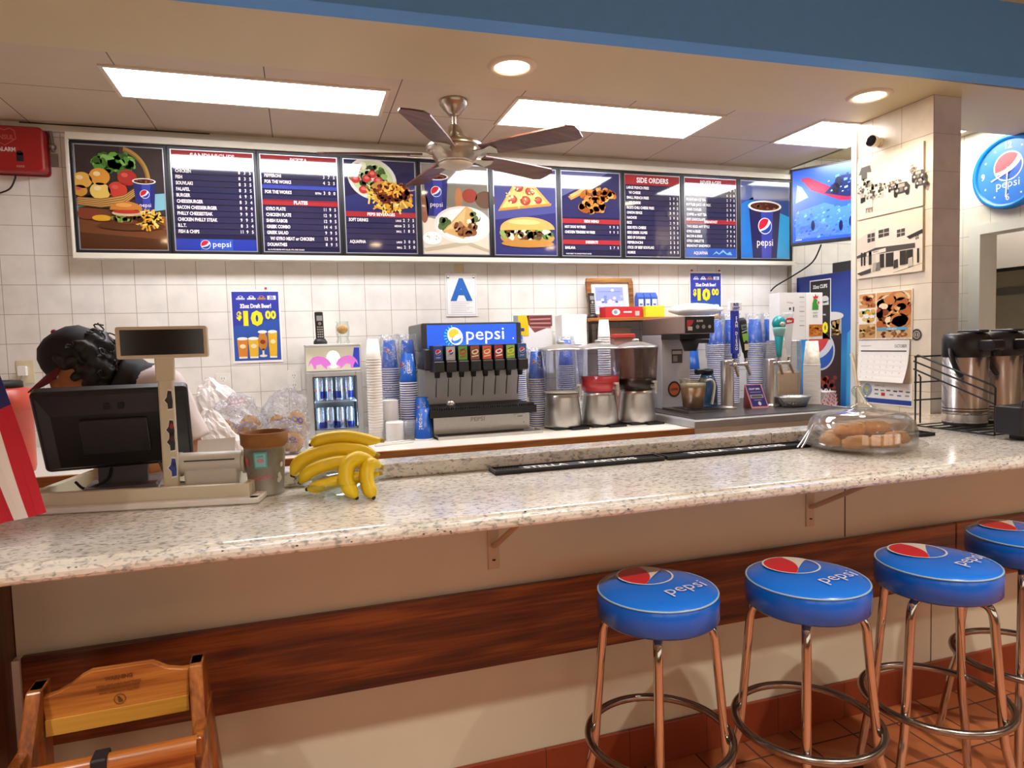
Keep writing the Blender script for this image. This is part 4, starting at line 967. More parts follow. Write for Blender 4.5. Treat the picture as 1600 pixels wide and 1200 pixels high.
# ------------------------------------------------------------------ cups: every cup its own object
def cup_mesh(name, mbody, mrim, h, r0, r1, text=False):
    b = MB(); b.lathe(mbody, [(0, h - .003), (r0 * .96, h - .004), (r0, h), (r1 * .985, .006)], n=22, close=False)
    b.lathe(mrim, [(r1 * .985, .0065), (r1 * 1.03, .005), (r1 * 1.03, .001), (r1 * .98, 0), (r1 * .95, .004)], n=22, close=False)
    return b
def stack(name, label, group, x, y, z0, n, pitch, builder, cat='cup', yaw=0.):
    first = builder().build(name); tag(first, label, cat, group)
    for i in range(n):
        o = first if i == 0 else first.copy()
        if i: COL.objects.link(o)
        o.location = (x, y, z0 + i * pitch); o.rotation_euler.z = yaw if i == n - 1 else random.uniform(-.2, .2) + yaw
        o.rotation_euler.x = random.uniform(-.012, .012)
def wide_cup(): return cup_mesh('c', CUPBLUE, PAPER, .165, .037, .0535)
def blue_cup():
    b = cup_mesh('c', CUPBLUE, PAPER, .158, .0315, .046)
    b.canvas((0, 0, 0), (1, 0, 0), (0, 0, 1), 1, lambda a, v, l: V((.0463 - .0145 * (.006 + v) / .158 + l) * math.cos(-PI / 2 - .15 + a / .042), (.0463 - .0145 * (.006 + v) / .158 + l) * math.sin(-PI / 2 - .15 + a / .042), v))
    b.txt(ink('eef0f4'), 'pepsi', -.006, .135, .038, 1, sx=1.05, rot=-PI / 2, bold=0)
    b.globe(-.035, .1, .013, 1); b.rect(ink('eef0f4'), .03, .142, .012, .012, 1)
    return b
def foam_cup(): return cup_mesh('f', FOAM, FOAM, .105, .028, .038)
def sleeve(label, x, y, z0, h, r):
    b = MB(); b.lathe(clear('sleeve_film', 'fafcff', .1, .03, 'ffffff', .15, .6), [(r * .97, 0), (r * 1.0, h * .1), (r * 1.04, h * .5), (r * 1.0, h * .8), (r * .98, h * .97), (r * .9, h * 1.02), (r * 1.02, h * 1.07)], n=26, close=False)
    tag(b.build('plastic_sleeve', loc=(x, y, z0)), label, 'plastic sleeve')
Z0 = 1.0205
stack('foam_cup', 'white foam cup in the tall upturned stack beside the drinks cooler', 'foam cups stacked beside the drinks cooler', .352, 3.44, Z0, 31, .0138, foam_cup)
stack('paper_cup', 'blue cup in the bagged stack behind the white lids', 'blue cups stacked behind the white lids', .462, 3.66, Z0, 30, .0122, blue_cup, yaw=.6)
sleeve('clear plastic sleeve around the blue cups behind the white lids', .462, 3.66, Z0 + .17, .35, .053)
stack('paper_cup', 'blue cup in the stack squeezed behind the front stack by the soda machine', 'blue cups stacked against the soda machine, rear', .567, 3.70, Z0, 30, .0122, blue_cup, yaw=-1.0)
sleeve('clear plastic sleeve around the rear blue cups by the soda machine', .567, 3.70, Z0 + .17, .35, .053)
stack('paper_cup', 'blue cup in the open stack just beside the soda machine', 'blue cups stacked beside the soda machine', .538, 3.52, Z0, 24, .0122, blue_cup)
stack('paper_cup', 'single blue cup standing at the rear counter edge beside the soda machine', 'front blue cup', .583, 3.36, Z0, 1, .0122, blue_cup, yaw=-.5)
stack('paper_cup', 'blue cup standing just behind the single front cup', 'second short blue cups', .598, 3.47, Z0, 5, .0122, blue_cup, yaw=.2)
def lid(): 
    b = MB(); b.lathe(mat('lid_white', 'f4f4f4', .35), [(0, .009), (.036, .009), (.038, .012), (.042, .011), (.046, .004), (.0455, 0)], n=24, close=False); return b
stack('cup_lid', 'white plastic lid in the taller stack of lids', 'tall stack of white lids', .432, 3.50, Z0, 30, .0065, lid, 'lid')
stack('cup_lid', 'white plastic lid in the short front stack of lids', 'short stack of white lids', .440, 3.39, Z0, 13, .0072, lid, 'lid')
def clid():
    b = MB(); b.lathe(clear('clear_lid', 'f6f9fc', .16, .12), [(0, .012), (.034, .012), (.036, .016), (.04, .013), (.044, .003), (.0435, 0)], n=24, close=False); return b
stack('cup_lid', 'clear plastic lid in the little stack beside the single blue cup', 'clear lids', .515, 3.40, Z0, 11, .008, clid, 'lid')
t = thing('wrapped_straw', 'white wrapped straw lying on the rear counter behind the bananas', 'straw', (.32, 3.22, 1.0225), .22, 'wrapped straws')
MB().rbox(PAPER, 0, .2, 0, .012, 0, .004, .003).build('wrapper', t)
c = dup(t, (.33, 3.26, 1.0225), .42, 'second white wrapped straw, crossing the first behind the bananas')

# ------------------------------------------------------------------ soda machine
t = thing('soda_machine', 'soda fountain machine with lit cola sign and eight coloured valves', 'soda machine', (.64, 3.30, 1.0205))
GREYP = mat('soda_grey', '3c3c40', .35); W = .53
MB().box(STEEL, .0, W, .10, .68, .012, .125).build('base', t, bevel=.003)
b = MB(); b.box(STEEL_D, .03, W - .03, .12, .66, 0, .012); b.build('foot', t)
b = MB().canvas((0, .0995, 0), (1, 0, 0), (0, 0, 1)); b.txt(mat('etched', '8f8c86', .4, .6), 'PEPSI', W * .45, .072, .03, 1, 'c', sx=1.2); b.ell(ink('e6e2da'), W - .055, .085, .03, .014, 1); b.txt(ink('7a4a4a'), 'Lancer', W - .055, .08, .013, 2, 'c'); b.ell(MBLACK, W - .035, .05, .003, .003, 1)
b.build('badge', t)
b = MB(); b.box(STEEL, .0, W + .03, -.02, .1, .0, .006); b.box(STEEL, .0, W + .03, -.022, -.018, .0, .016); b.box(STEEL, .0, .004, -.02, .1, .0, .016); b.box(STEEL, W + .026, W + .03, -.02, .1, .0, .016)
b.build('front_pan', t)
b = MB(); b.box(MBLACK, -.03, W + .012, .02, .30, .108, .145); 
for q in range(46): b.box(BLACK, -.025 + q * .0122, -.018 + q * .0122, .025, .3, .145, .156)
b.build('drip_grille', t)
b = MB(); b.ball(STEEL, (.10, .12, .165), .026); b.build('knob', t)
b = MB(); b.box(mat('splash_steel', 'b0b0b2', .38, .5), .0, W, .29, .68, .125, .36)
b.build('splash_panel', t)
b = MB(); b.rbox(GREYP, -.015, W + .015, .20, .70, .345, .46, .012, axis='X'); b.box(GREYP, -.02, .0, .24, .66, .35, .375); b.build('valve_housing', t)
b = MB(); b.rbox(GREYP, -.018, W + .018, .26, .70, .44, .597, .012, axis='Y'); b.build('sign_case', t)
E1 = mat('lit_cola_blue', '2a6fe0', .3, emit=.75, var=.3, vs=3); E2 = mat('lit_cola_cyan', '35b4f0', .3, emit=.8, var=.25, vs=4); EW = mat('lit_cola_white', 'ffffff', .3, emit=1.1); EY = mat('lit_cola_amber', 'f0b030', .3, emit=.8)
b = MB().canvas((.012, .2595, .462), (1, 0, 0), (0, 0, 1)); sw, sh = W - .024, .125
def lit_sign_mat():
    def fn(nt, N, L, p):
        tc = N.new('ShaderNodeTexCoord'); mp = N.new('ShaderNodeMapping'); mp.inputs['Location'].default_value = (-.22, 0, -.52); mp.inputs['Scale'].default_value = (1, 0, 1.6)
        L.new(tc.outputs['Object'], mp.inputs[0]); gr = N.new('ShaderNodeTexGradient'); gr.gradient_type = 'SPHERICAL'
        m2 = N.new('ShaderNodeMapping'); m2.inputs['Scale'].default_value = (3.4, 3.4, 3.4); L.new(mp.outputs[0], m2.inputs[0]); L.new(m2.outputs[0], gr.inputs[0])
        r = ramp(N, [(0, '1f52c8'), (.45, '2f86e8'), (.9, '48c4f4')]); L.new(gr.outputs['Fac'], r.inputs[0])
        L.new(r.outputs[0], p.inputs['Base Color']); L.new(r.outputs[0], p.inputs['Emission Color']); p.inputs['Emission Strength'].default_value = .8; p.inputs['Roughness'].default_value = .25
    return node_mat('lit_cola_panel', fn)
b.rect(lit_sign_mat(), 0, 0, sw, sh, 1)
gx, gy, gr_ = .155, .062, .044
for a in range(9): an = 1.9 + a * .3; b.line(E2, [(gx + .046 * math.cos(an), gy + .046 * math.sin(an)), (gx + .062 * math.cos(an), gy + .062 * math.sin(an))], .006, 2)
b.ell(EW, gx, gy, .04, .05, 3, .5); b.ell(EY, gx - .008, gy + .014, .03, .026, 4, .3); b.ell(E1, gx + .006, gy - .018, .03, .022, 4, .4); b.ell(EW, gx + .012, gy - .006, .03, .013, 5, .5)
b.txt(EW, 'pepsi', .218, .04, .098, 3, sx=1.12, bold=-.004); b.ell(EW, .487, .043, .0035, .0035, 3)
b.build('sign', t)
VC = [('2b4a9c', 'c8262c', 1), ('b9bcc2', '2b4a9c', 1), ('5aa83a', 'c83a2a', 0), ('9a4a1c', 'f0e8d0', 0), ('e8622a', 'f4e0c0', 0), ('b31f30', 'f4f0ea', 0), ('8fc24a', 'f0e050', 0), ('2f5f9c', 'c8262c', 1)]
for i, (c1, c2, gl) in enumerate(VC):
    x = .012 + i * .0655
    b = MB(); b.rbox(BLACK, x, x + .055, .085, .22, .335, .395, .01, axis='X'); b.rbox(BLACK, x + .002, x + .053, .105, .22, .39, .475, .006, axis='X')
    v = b.build('valve', t)
    b = MB().canvas((x + .004, .1045, .398), (1, 0, 0), (0, 0, 1)); b.rect(ink(c1, .25), 0, 0, .047, .07, 1)
    if gl: b.globe(.024, .042, .014, 2, blue='1c3c8c'); b.txt(ink('e8e8ee'), 'pepsi', .024, .012, .013, 2, 'c', bold=0)
    else:
        b.ell(ink(c2), .024, .04, .019, .014, 2, .3); b.ell(ink(c1), .024, .04, .012, .006, 3, .3); b.line(ink(c2), [(.006, .014), (.042, .02)], .006, 2); b.line(ink('2c2a28'), [(.01, .05), (.036, .058)], .004, 4)
    b.build('label', v)
    b = MB(); b.lathe(MBLACK, [(0, .305), (.013, .305), (.016, .335), (.02, .34), (0, .34)], x + .0275, .15, 0, 14); b.build('nozzle', v)
    b = MB(); b.sweep(STEEL_D, [(x + .03, .17, .335), (x + .03, .2, .26), (x + .03, .215, .20)], [.006, .008, .007], 8, flat=.4); b.build('lever', v)

# blue cups, foam cups between the machine and the dispensers
stack('paper_cup', 'blue cup in the bagged stack just behind the soda machine edge', 'blue cups stacked behind the soda machine edge', 1.235, 3.78, Z0, 31, .0122, blue_cup, yaw=.8)
stack('paper_cup', 'blue cup in the bagged stack between soda machine and dispensers', 'blue cups stacked between soda machine and dispensers', 1.262, 3.53, Z0, 23, .0122, blue_cup, yaw=.3)
sleeve('loose clear sleeve around the blue cups between soda machine and dispensers', 1.262, 3.53, Z0 + .17, .26, .056)
stack('paper_cup', 'blue cup in the stack behind the empty drink dispenser', 'blue cups behind the empty dispenser', 1.52, 3.72, Z0, 28, .0122, blue_cup, yaw=-.4)
sleeve('clear sleeve around the blue cups behind the empty dispenser', 1.52, 3.72, Z0 + .2, .29, .056)
stack('foam_cup', 'white foam cup in the stack behind the first dispenser, against the blue cups', 'foam cups behind the first dispenser', 1.62, 3.80, Z0, 34, .0138, foam_cup)
stack('foam_cup', 'white foam cup in the stack rising behind the red drink dispenser', 'foam cups behind the red dispenser', 1.745, 3.66, Z0, 37, .0138, foam_cup)
t = thing('yellow_card', 'yellow and brown picture card standing behind the bagged blue cups', 'card', (1.27, 3.93, 1.53), 0)
t.location = (1.28, 3.99, 1.30)
b = MB(); b.box(PAPER, 0, .26, -.003, .0, 0, .375); b.canvas((0, -.0032, .24), (1, 0, 0), (0, 0, 1))
b.rect(ink('8a8e92'), .0, 0, .03, .13, 1); b.rect(ink('e8c818'), .03, 0, .07, .13, 2); b.pol(ink('8a4a44'), [(.09, .13), (.26, .13), (.26, .06), (.14, .02), (.1, .07)], 2)
for q in range(6): b.line(ink('c08a84' if q % 2 else '6a2f2c'), [(.11, .115 - q * .012), (.25, .12 - q * .014)], .008, 3)
b.rect(ink('2c3a78'), .03, .03, .04, .02, 3); b.build('print', t)
t = thing('white_carton', 'plain white carton behind the blue cups, under the menu boards', 'carton', (1.60, 3.93, 1.0205))
t.location = (1.555, 3.86, 1.0205); MB().box(PAPER, 0, .17, 0, .12, 0, .645).build('box', t, bevel=.003)

# ------------------------------------------------------------------ cold drink dispensers
CLP = {'haze': clear('dispenser_clear', 'eceef8', .10, .02, 'c9c6d0', fr=.3), 'b': clear('dispenser_smoke', 'cdbfb6', .10, .04, '8a7468', fr=.3)}
def dispenser(label, x, y, liq, hl, body):
    t = thing('drink_dispenser', label, 'drink dispenser', (x, y, 1.0205), 0, 'steel based drink dispensers')
    b = MB(); b.lathe(STEEL, [(0, .012), (.106, .012), (.108, .02), (.09, .17), (.089, .19), (0, .19)], n=40); b.build('base', t)
    b = MB(); b.box(BLACK, -.085, .085, -.1, .08, 0, .012); b.box(BLACK, -.0, .1, -.135, -.05, .0, .01); b.build('drip_tray', t)
    b = MB(); b.lathe(CLP[body], [(.088, .191), (.094, .194), (.112, .235), (.124, .43), (.127, .432)], n=40, close=False); b.build('bowl', t)
    b = MB(); b.lathe(mat('drink_' + liq, liq, .1, spec=.6), [(0, .195), (.089, .196), (.1 if hl < .02 else .109, .2 if hl < .02 else .235), (.1 if hl < .02 else .1095 + (hl - .04) * .05, .195 + hl), (0, .195 + hl)], n=36); b.build('drink', t)
    b = MB(); b.lathe(mat('lid_steel', 'b5b0aa', .3, .8), [(.128, .43), (.128, .437), (.118, .442), (.05, .462), (.024, .466), (0, .466)], n=40, close=False); l = b.build('lid', t)
    b = MB(); b.lathe(STEEL, [(.0, .466), (.018, .466), (.022, .474), (.016, .482), (0, .483)], n=20); b.build('lid_knob', l)
    b = MB(); sp = mat('spigot', 'c9c4bb', .25, .7); b.sweep(sp, [(.045, -.095, .215), (.053, -.125, .215)], .012, 12); b.sweep(sp, [(.053, -.125, .235), (.054, -.127, .175)], [.011, .008], 12); b.box(sp, .03, .056, -.136, -.118, .236, .247); b.build('spigot', t)
dispenser('drink dispenser that is nearly empty, next to the soda machine', 1.375, 3.43, 'dcd6bb', .012, 'haze')
dispenser('drink dispenser with bright red punch', 1.60, 3.43, 'f0342c', .085, 'haze')
dispenser('drink dispenser with dark tea, next to the coffee brewer', 1.83, 3.42, '2a1a18', .06, 'b')

# ------------------------------------------------------------------ wooden shelf and what stands on it
t = thing('wall_shelf', 'short wooden shelf on the wall above the drink dispensers', 'shelf', (1.73, 4.072, 1.62))
MB().box(MATS['edge_oak'], 0, .98, -.25, 0, 0, .02).build('board', t, bevel=.002)
for x in (.1, .86): 
    b = MB(); b.box(STEEL_D, x, x + .02, -.2, -.001, -.012, 0); b.box(STEEL_D, x, x + .02, -.012, -.001, -.15, -.012); b.build('bracket', t)
phone('black cordless phone standing on the wooden wall shelf', 1.80, 3.94, 1.6405, .1, .145)
t = thing('picture_frame', 'wood framed blue picture leaning on the wall above the shelf', 'picture', (1.80, 3.985, 1.6405)); t.rotation_euler.x = -.12
fw = wood('frame_wood', '5a3212', '8a5a26', 'b07c3a', 'X', 2, .4)
b = MB()
for a in ((0, .33, 0, .03), (0, .33, .24, .27), (0, .03, .03, .24), (.30, .33, .03, .24)): b.box(fw, a[0], a[1], 0, .022, a[2], a[3])
b.build('frame', t, bevel=.004)
b = MB(); b.box(PAPER, .03, .3, .012, .02, .03, .24); b.canvas((.03, .0118, .03), (1, 0, 0), (0, 0, 1)); b.rect(ink('c9d0e6'), .02, .02, .23, .17, 1); b.rect(ink('8f9fd4'), .03, .09, .2, .09, 2)
for q in range(14): b.ell(ink(random.choice(['e8ecf6', '5a6aa8', 'aab4da', '6f86c0'])), .04 + random.random() * .19, .04 + random.random() * .12, .012, .01, 3, n=8)
b.line(ink('5a6aa8'), [(.05, .15), (.21, .15)], .003, 4); b.build('print', t)
t = thing('red_box', 'long red cardboard box lying on the wall shelf', 'box', (1.845, 3.84, 1.6405), .05); b = MB(); b.box(mat('box_red', 'c42a30', .5), 0, .27, 0, .08, 0, .07); b.build('carton', t, bevel=.002)
b = MB().canvas((0, -.001, 0), (1, 0, 0), (0, 0, 1)); b.ell(ink('f0eae4'), .075, .035, .03, .02, 1); b.ell(ink('8a9aa8'), .072, .035, .014, .012, 2); b.rect(ink('f0e0da'), .13, .03, .06, .01, 1); b.rect(ink('ece4dc'), .215, .012, .03, .028, 1)
for q in range(6): b.line(ink('2a2222'), [(.218 + q * .0045, .014), (.218 + q * .0045, .038)], .0016, 2)
b.build('print', t)
t = thing('yellow_box', 'bright yellow box at the end of the wall shelf', 'box', (2.125, 3.83, 1.6405)); MB().box(mat('box_yellow', 'ecd428', .5), 0, .135, 0, .06, 0, .072).build('carton', t, bevel=.002)
for i, x in enumerate((2.115, 2.165, 2.215)):
    t = thing('milk_carton', ['blue and white carton behind the yellow box, nearest the picture frame', 'blue and white carton behind the yellow box, middle of three', 'blue and white carton behind the yellow box, nearest the white bag'][i], 'carton', (x, 3.915, 1.6405), 0, 'blue and white cartons on the shelf')
    b = MB(); b.box(mat('carton_blue', '3458b0', .5), 0, .046, 0, .046, 0, .135); b.add([(0, 0, .135), (.046, 0, .135), (.046, .046, .135), (0, .046, .135), (0, .023, .165), (.046, .023, .165)], [(0, 1, 5, 4), (2, 3, 4, 5), (0, 4, 3), (1, 2, 5)], MATS['carton_blue']); b.build('carton_body', t)
    b = MB().canvas((0, -.0006, 0), (1, 0, 0), (0, 0, 1)); b.rect(ink('e9ecf4'), .006, .02, .034, .1, 1); b.rect(ink('4a66b8'), .012, .08, .022, .012, 2); b.rect(ink('9ab0dc'), .012, .04, .022, .02, 2); b.build('print', t)
t = thing('white_sack', 'folded white plastic bag lying on the shelf end over the coffee brewer', 'bag', (2.50, 3.83, 1.6405)); b = MB(); b.ball(WBAG, (0, 0, .042), .20, .075, .042, n=30, k=14, noise=.07); b.build('sack_body', t)
t = thing('steel_bin', 'brown steel container under the wall shelf', 'container', (1.70, 3.84, 1.32)); t.location = (1.90, 3.86, 1.0205)
BR = mat('brown_steel', '8a7668', .35, .6); MB().rbox(BR, -.02, .14, 0, .2, 0, .56, .01).build('body', t)
t2 = thing('red_lid_box', 'small box with a flat red lid behind the red drink dispenser', 'box', (1.84, 3.70, 1.45)); t2.location = (1.895, 3.73, 1.0205)
MB().box(mat('red_lid', 'b8382c', .45), -.06, .09, -.02, .1, .49, .515).build('lid', t2, bevel=.004); MB().box(mat('dusty_pink', 'a88078', .5), -.05, .08, -.01, .09, 0, .49).build('body', t2)

# ------------------------------------------------------------------ coffee brewer, jugs, beer taps
ZB = 1.0665
t = thing('coffee_brewer', 'steel coffee brewer with a black control panel beside the beer taps', 'coffee brewer', (2.10, 3.34, ZB))
BS = mat('brewer_steel', 'a3978e', .3, .8)
MB().rbox(BS, 0, .20, 0, .50, .455, .558, .006, axis='Y').build('head', t)
MB().box(mat('brewer_side', 'b3aeb0', .4, .35), .0, .20, .26, .50, .0, .455).build('column', t, bevel=.004)
b = MB().canvas((0, -.001, .455), (1, 0, 0), (0, 0, 1)); b.rect(BLACK, .004, .004, .192, .096, 1); b.txt(ink('c9c4bc'), 'BUNN', .1, .068, .017, 2, 'c', bold=.03); b.pol(ink('a82a34'), [(.014, .03), (.05, .055), (.06, .08), (.014, .08)], 2); b.rect(ink('c9c0b8'), .02, .02, .03, .022, 3); b.ell(ink('8a8680'), .085, .04, .012, .012, 2); b.ell(ink('8a8680'), .125, .04, .012, .012, 2); b.ell(STEEL, .165, .04, .01, .01, 2)
b.build('control_panel', t)
b = MB(); b.box(MBLACK, .0, .2, .05, .26, .425, .455); b.lathe(MBLACK, [(0, .355), (.035, .355), (.05, .4), (.062, .425), (0, .425)], .1, .1, 0, 20); b.rbox(MBLACK, .075, .125, -.06, .06, .40, .425, .01); b.build('brew_funnel', t)
b = MB().canvas((0, .2595, 0), (1, 0, 0), (0, 0, 1)); b.rect(ink('3a3634'), .07, .28, .075, .085, 1); b.rect(ink('b9b2aa'), .075, .335, .065, .02, 2); b.rect(ink('8a8079'), .08, .29, .03, .035, 2); b.build('label_sticker', t); b = MB().canvas((0, .2595, 0), (1, 0, 0), (0, 0, 1)); b.ell(ink('2c2220'), .085, .12, .045, .05, 1); b.ell(ink('b85a2a'), .085, .12, .034, .038, 2); b.txt(ink('2c2220'), 'COFFEE', .085, .112, .02, 3, 'c', sx=.7, bold=.04); b.build('round_sticker', t)
b = MB(); b.box(STEEL_D, -.0, .22, -.03, .26, .0, .012); b.box(MBLACK, .04, .21, -.025, .2, .012, .016); b.build('drip_tray', t)
t = thing('beer_pitcher', 'plastic pitcher of light brown drink with foam, in front of the brewer', 'pitcher', (2.19, 3.40, 1.0835))
PC = clear('pitcher_plastic', 'f3f1ea', .15, .03, fr=.3)
b = MB(); b.lathe(PC, [(0, .003), (.057, 0), (.06, .005), (.078, .17), (.082, .178), (.076, .17), (.058, .008), (0, .006)], n=32, close=False); b.build('body', t)
b = MB(); b.lathe(mat('light_brew', 'a86f3c', .2), [(0, .008), (.0565, .009), (.07, .125), (0, .125)], n=28); b.build('drink', t)
b = MB(); b.lathe(mat('foam', 'd9cab2', .8), [(.0, .126), (.0698, .126), (.073, .148), (0, .152)], n=28); b.build('foam', t)
b = MB(); b.sweep(mat('pitcher_handle', 'e2dfd8', .4), smooth_path([(.072, -.01, .16), (.115, -.015, .165), (.135, -.015, .13), (.125, -.015, .06), (.115, -.015, .02)], 5), .011, 8, flat=.6); b.build('handle', t)
t = thing('water_jug', 'clear bluish water jug with a black lid behind the pitcher', 'jug', (2.435, 3.62, ZB))
b = MB(); b.lathe(clear('blue_jug', 'b4cfe4', .2, .12, '7fa6c8'), [(0, .002), (.055, 0), (.062, .01), (.062, .12), (.05, .17), (.036, .2), (.034, .2), (.048, .168), (.059, .12), (.058, .012), (0, .006)], n=28, close=False); b.build('body', t)
b = MB(); b.lathe(BLACK, [(0, .2), (.038, .2), (.04, .225), (.03, .235), (0, .236)], n=24); b.rbox(BLACK, -.085, -.02, -.018, .018, .205, .235, .01); b.build('lid', t)
for i, (x, y, n, yw, lab) in enumerate(((2.44, 3.80, 19, .5, 'low stack half behind the brewer'), (2.565, 3.72, 32, .9, 'tall stack behind the blue tap handle'), (2.705, 3.75, 32, -.5, 'tall stack behind the black and green tap handle'), (2.885, 3.74, 32, .3, 'tall stack behind the teal tap handle'), (3.04, 3.78, 32, 1.2, 'tall stack beside the white carton'))):
    stack('paper_cup', 'blue cup in the ' + lab, 'blue cups, ' + lab, x, y, ZB - .045 if i > 9 else ZB, n, .0122, wide_cup, yaw=yw)
    if n > 20: sleeve('clear plastic sleeve over the ' + lab, x, y, ZB + .3, .265, .062)
def tower(label, x, y):
    t = thing('beer_tower', label, 'beer tower', (x, y, ZB))
    b = MB(); b.lathe(STEEL, [(0, 0), (.055, 0), (.055, .008), (.04, .014), (.0385, .02), (.0385, .285), (.034, .292), (0, .294)], n=32); b.build('column', t)
    for dx, dy, cx in ((.0, -.075, 0), (.115, -.025, .03)):
        b = MB(); b.sweep(CHROME, [(cx, -.03 if not cx else -.01, .265), (dx, dy, .265)], .011, 12); b.ball(CHROME, (dx, dy, .265), .017); b.sweep(CHROME, [(dx, dy, .265), (dx + (.008 if cx else 0), dy - .03, .2)], [.012, .008], 12); b.sweep(CHROME, [(dx, dy, .27), (dx, dy, .30)], [.013, .008], 12)
        b.build('faucet', t)
    return (x, y - .075), (x + .115, y - .025)
p1, p2 = tower('steel beer tower with the blue and the black tap handles', 2.455, 3.44)
p3, p4 = tower('steel beer tower with the teal and the white tap handles', 2.745, 3.41)
ZH = ZB + .301
t = thing('tap_handle', 'tall blue beer tap handle with vertical white lettering', 'tap handle', (p1[0], p1[1], ZH), .1)
TB = mat('tap_blue', '1f35a8', .3)
b = MB(); b.rbox(TB, -.014, .014, -.012, .012, 0, .03, .006); b.rbox(TB, -.024, .024, -.014, .014, .03, .285, .007); b.build('body', t)
b = MB().canvas((-.0245, -.0147, .0), (1, 0, 0), (0, 0, 1))
for q, ch in enumerate('SAN DIEGO'): b.txt(ink('f0f0f4'), ch, .0245, .232 - q * .0225, .026, 1, 'c', sx=.95, bold=.035)
b.build('lettering', t)
b = MB(); b.rbox(ink('eeeef2'), -.043, .043, -.013, .013, .285, .335, .006, axis='Y'); b.canvas((-.043, -.0135, .285), (1, 0, 0), (0, 0, 1)); b.txt(ink('2738a8'), 'BUD', .043, .027, .023, 1, 'c', bold=.06); b.txt(ink('2738a8'), 'LIGHT', .043, .006, .021, 1, 'c', bold=.06); b.build('topper', t)
t = thing('tap_handle', 'black beer tap handle with green and cream art, leaning a little', 'tap handle', (p2[0], p2[1], ZH), 0); t.rotation_euler.y = -.14
b = MB(); b.lathe(MBLACK, [(0, 0), (.012, 0), (.014, .03), (.02, .04), (.034, .2), (.033, .225), (.02, .245), (0, .247)], n=20, sy=.55); b.build('body', t)
b = MB().canvas((-.034, -.0205, .0), (1, 0, 0), (0, 0, 1))
b.pol(ink('d8d2b4'), [(.018, .05), (.048, .05), (.05, .085), (.02, .09)], 1); b.pol(ink('86c24a'), [(.016, .1), (.05, .098), (.056, .15), (.012, .15)], 1); b.ell(ink('2a2a28'), .034, .1, .01, .008, 2); b.rect(ink('6a8a86'), .014, .175, .04, .03, 1); b.rect(ink('2c3834'), .02, .182, .028, .012, 2); b.line(ink('b8ccc0'), [(.012, .16), (.055, .168)], .006, 2)
b.build('art', t)
t = thing('tap_handle', 'teal beer tap handle with a rounded top', 'tap handle', (p3[0], p3[1], ZH), 0)
TL = mat('tap_teal', '1f8f96', .3)
b = MB(); b.lathe(TL, [(0, 0), (.013, 0), (.016, .03), (.026, .125), (.024, .128), (0, .128)], n=20); b.build('lower_grip', t)
b = MB(); b.lathe(mat('tap_teal_light', '8cc4c2', .35), [(0, .128), (.027, .128), (.037, .17), (.038, .18), (0, .18)], n=20); b.build('band', t)
b = MB(); b.ball(TL, (0, 0, .205), .044, .034, .045); b.build('rounded_top', t); b = MB(); b.ball(mat('tap_oval', 'd8c4b0', .4), (0, -.014, .2), .025, .024, .02); b.build('oval_badge', t)
t = thing('tap_handle', 'clear white beer tap handle with a small red plate', 'tap handle', (p4[0], p4[1], ZH), 0); t.rotation_euler.y = -.06
b = MB(); b.lathe(clear('tap_clear', 'eef0f2', .2, .35, 'f2f2f2'), [(0, 0), (.012, 0), (.018, .06), (.04, .2), (.04, .262), (.035, .27), (0, .27)], n=20, sy=.5); b.build('body', t)
b = MB().canvas((-.035, -.0215, .2), (1, 0, 0), (0, 0, 1)); b.pol(ink('c02a30'), [(.004, .0), (.066, .004), (.068, .03), (.05, .038), (.02, .036), (.002, .026)], 1); b.txt(ink('f4f0ea'), 'Miller', .035, .01, .02, 2, 'c', bold=.03, rot=.04); b.build('plate', t)
t = thing('tent_card', 'small tilted purple tent card standing between the beer towers', 'card', (2.565, 3.355, ZB), -.12)
b = MB(); P = [(0, 0, .0), (.112, 0, .0), (.09, .05, .142), (-.02, .05, .142), (0, .1, 0), (.112, .1, 0)]
b.add(P, [(0, 1, 2, 3), (3, 2, 5, 4)], ink('e89aa4')); b.canvas(V(0, 0, 0) + V(0, -.0004, .0004), (1, 0, 0), (-.02, .05, .142))
b.pol(ink('2d2c78'), [(.008, .01), (.106, .01), (.103, .146), (.006, .146)], 2); b.txt(ink('e8dfe8'), 'DRAFT BEER', .055, .115, .015, 3, 'c', bold=.03); b.rect(ink('b0a8b0'), .012, .062, .085, .022, 3); b.rect(ink('5a5a60'), .02, .066, .07, .013, 4); b.line(ink('b9b2cc'), [(.02, .1), (.09, .1)], .003, 3); b.line(ink('b9b2cc'), [(.03, .05), (.08, .05)], .003, 3); b.ell(ink('e8e6ee'), .06, .028, .01, .012, 3)
b.build('printed_card', t)
t = thing('foil_tray', 'crumpled foil tray on the steel counter by the second beer tower', 'tray', (2.845, 3.33, ZB))
FO = mat('foil', 'c9c9c7', .3, .9, bump=.8, vs=70); b = MB(); b.lathe(FO, [(0, .004), (.08, 0), (.11, .055), (.118, .06), (.118, .063), (.106, .058), (.077, .006), (0, .008)], n=30, close=False, sy=.75); b.build('pan', t)
t = thing('tea_bin', 'clear bin with a light brown filling behind the foil tray', 'bin', (2.965, 3.56, ZB))
b = MB(); b.rbox(clear('bin_clear', 'f2efe8', .14, .12), -.10, .10, -.06, .06, 0, .40, .02); b.build('bin_body', t); b = MB(); b.rbox(mat('oat_fill', 'c9a878', .7, var=.15, vs=25), -.092, .092, -.052, .052, .006, .2, .02); b.build('filling', t)
t = thing('chicken_carton', 'white carton with a red and green rooster and fried chicken picture', 'carton', (2.965, 3.56, 1.4675), 0)
b = MB(); b.box(PAPER, -.07, .265, -.05, .05, 0, .30); b.build('carton_body', t, bevel=.003)
b = MB().canvas((-.07, -.0506, 0), (1, 0, 0), (0, 0, 1))
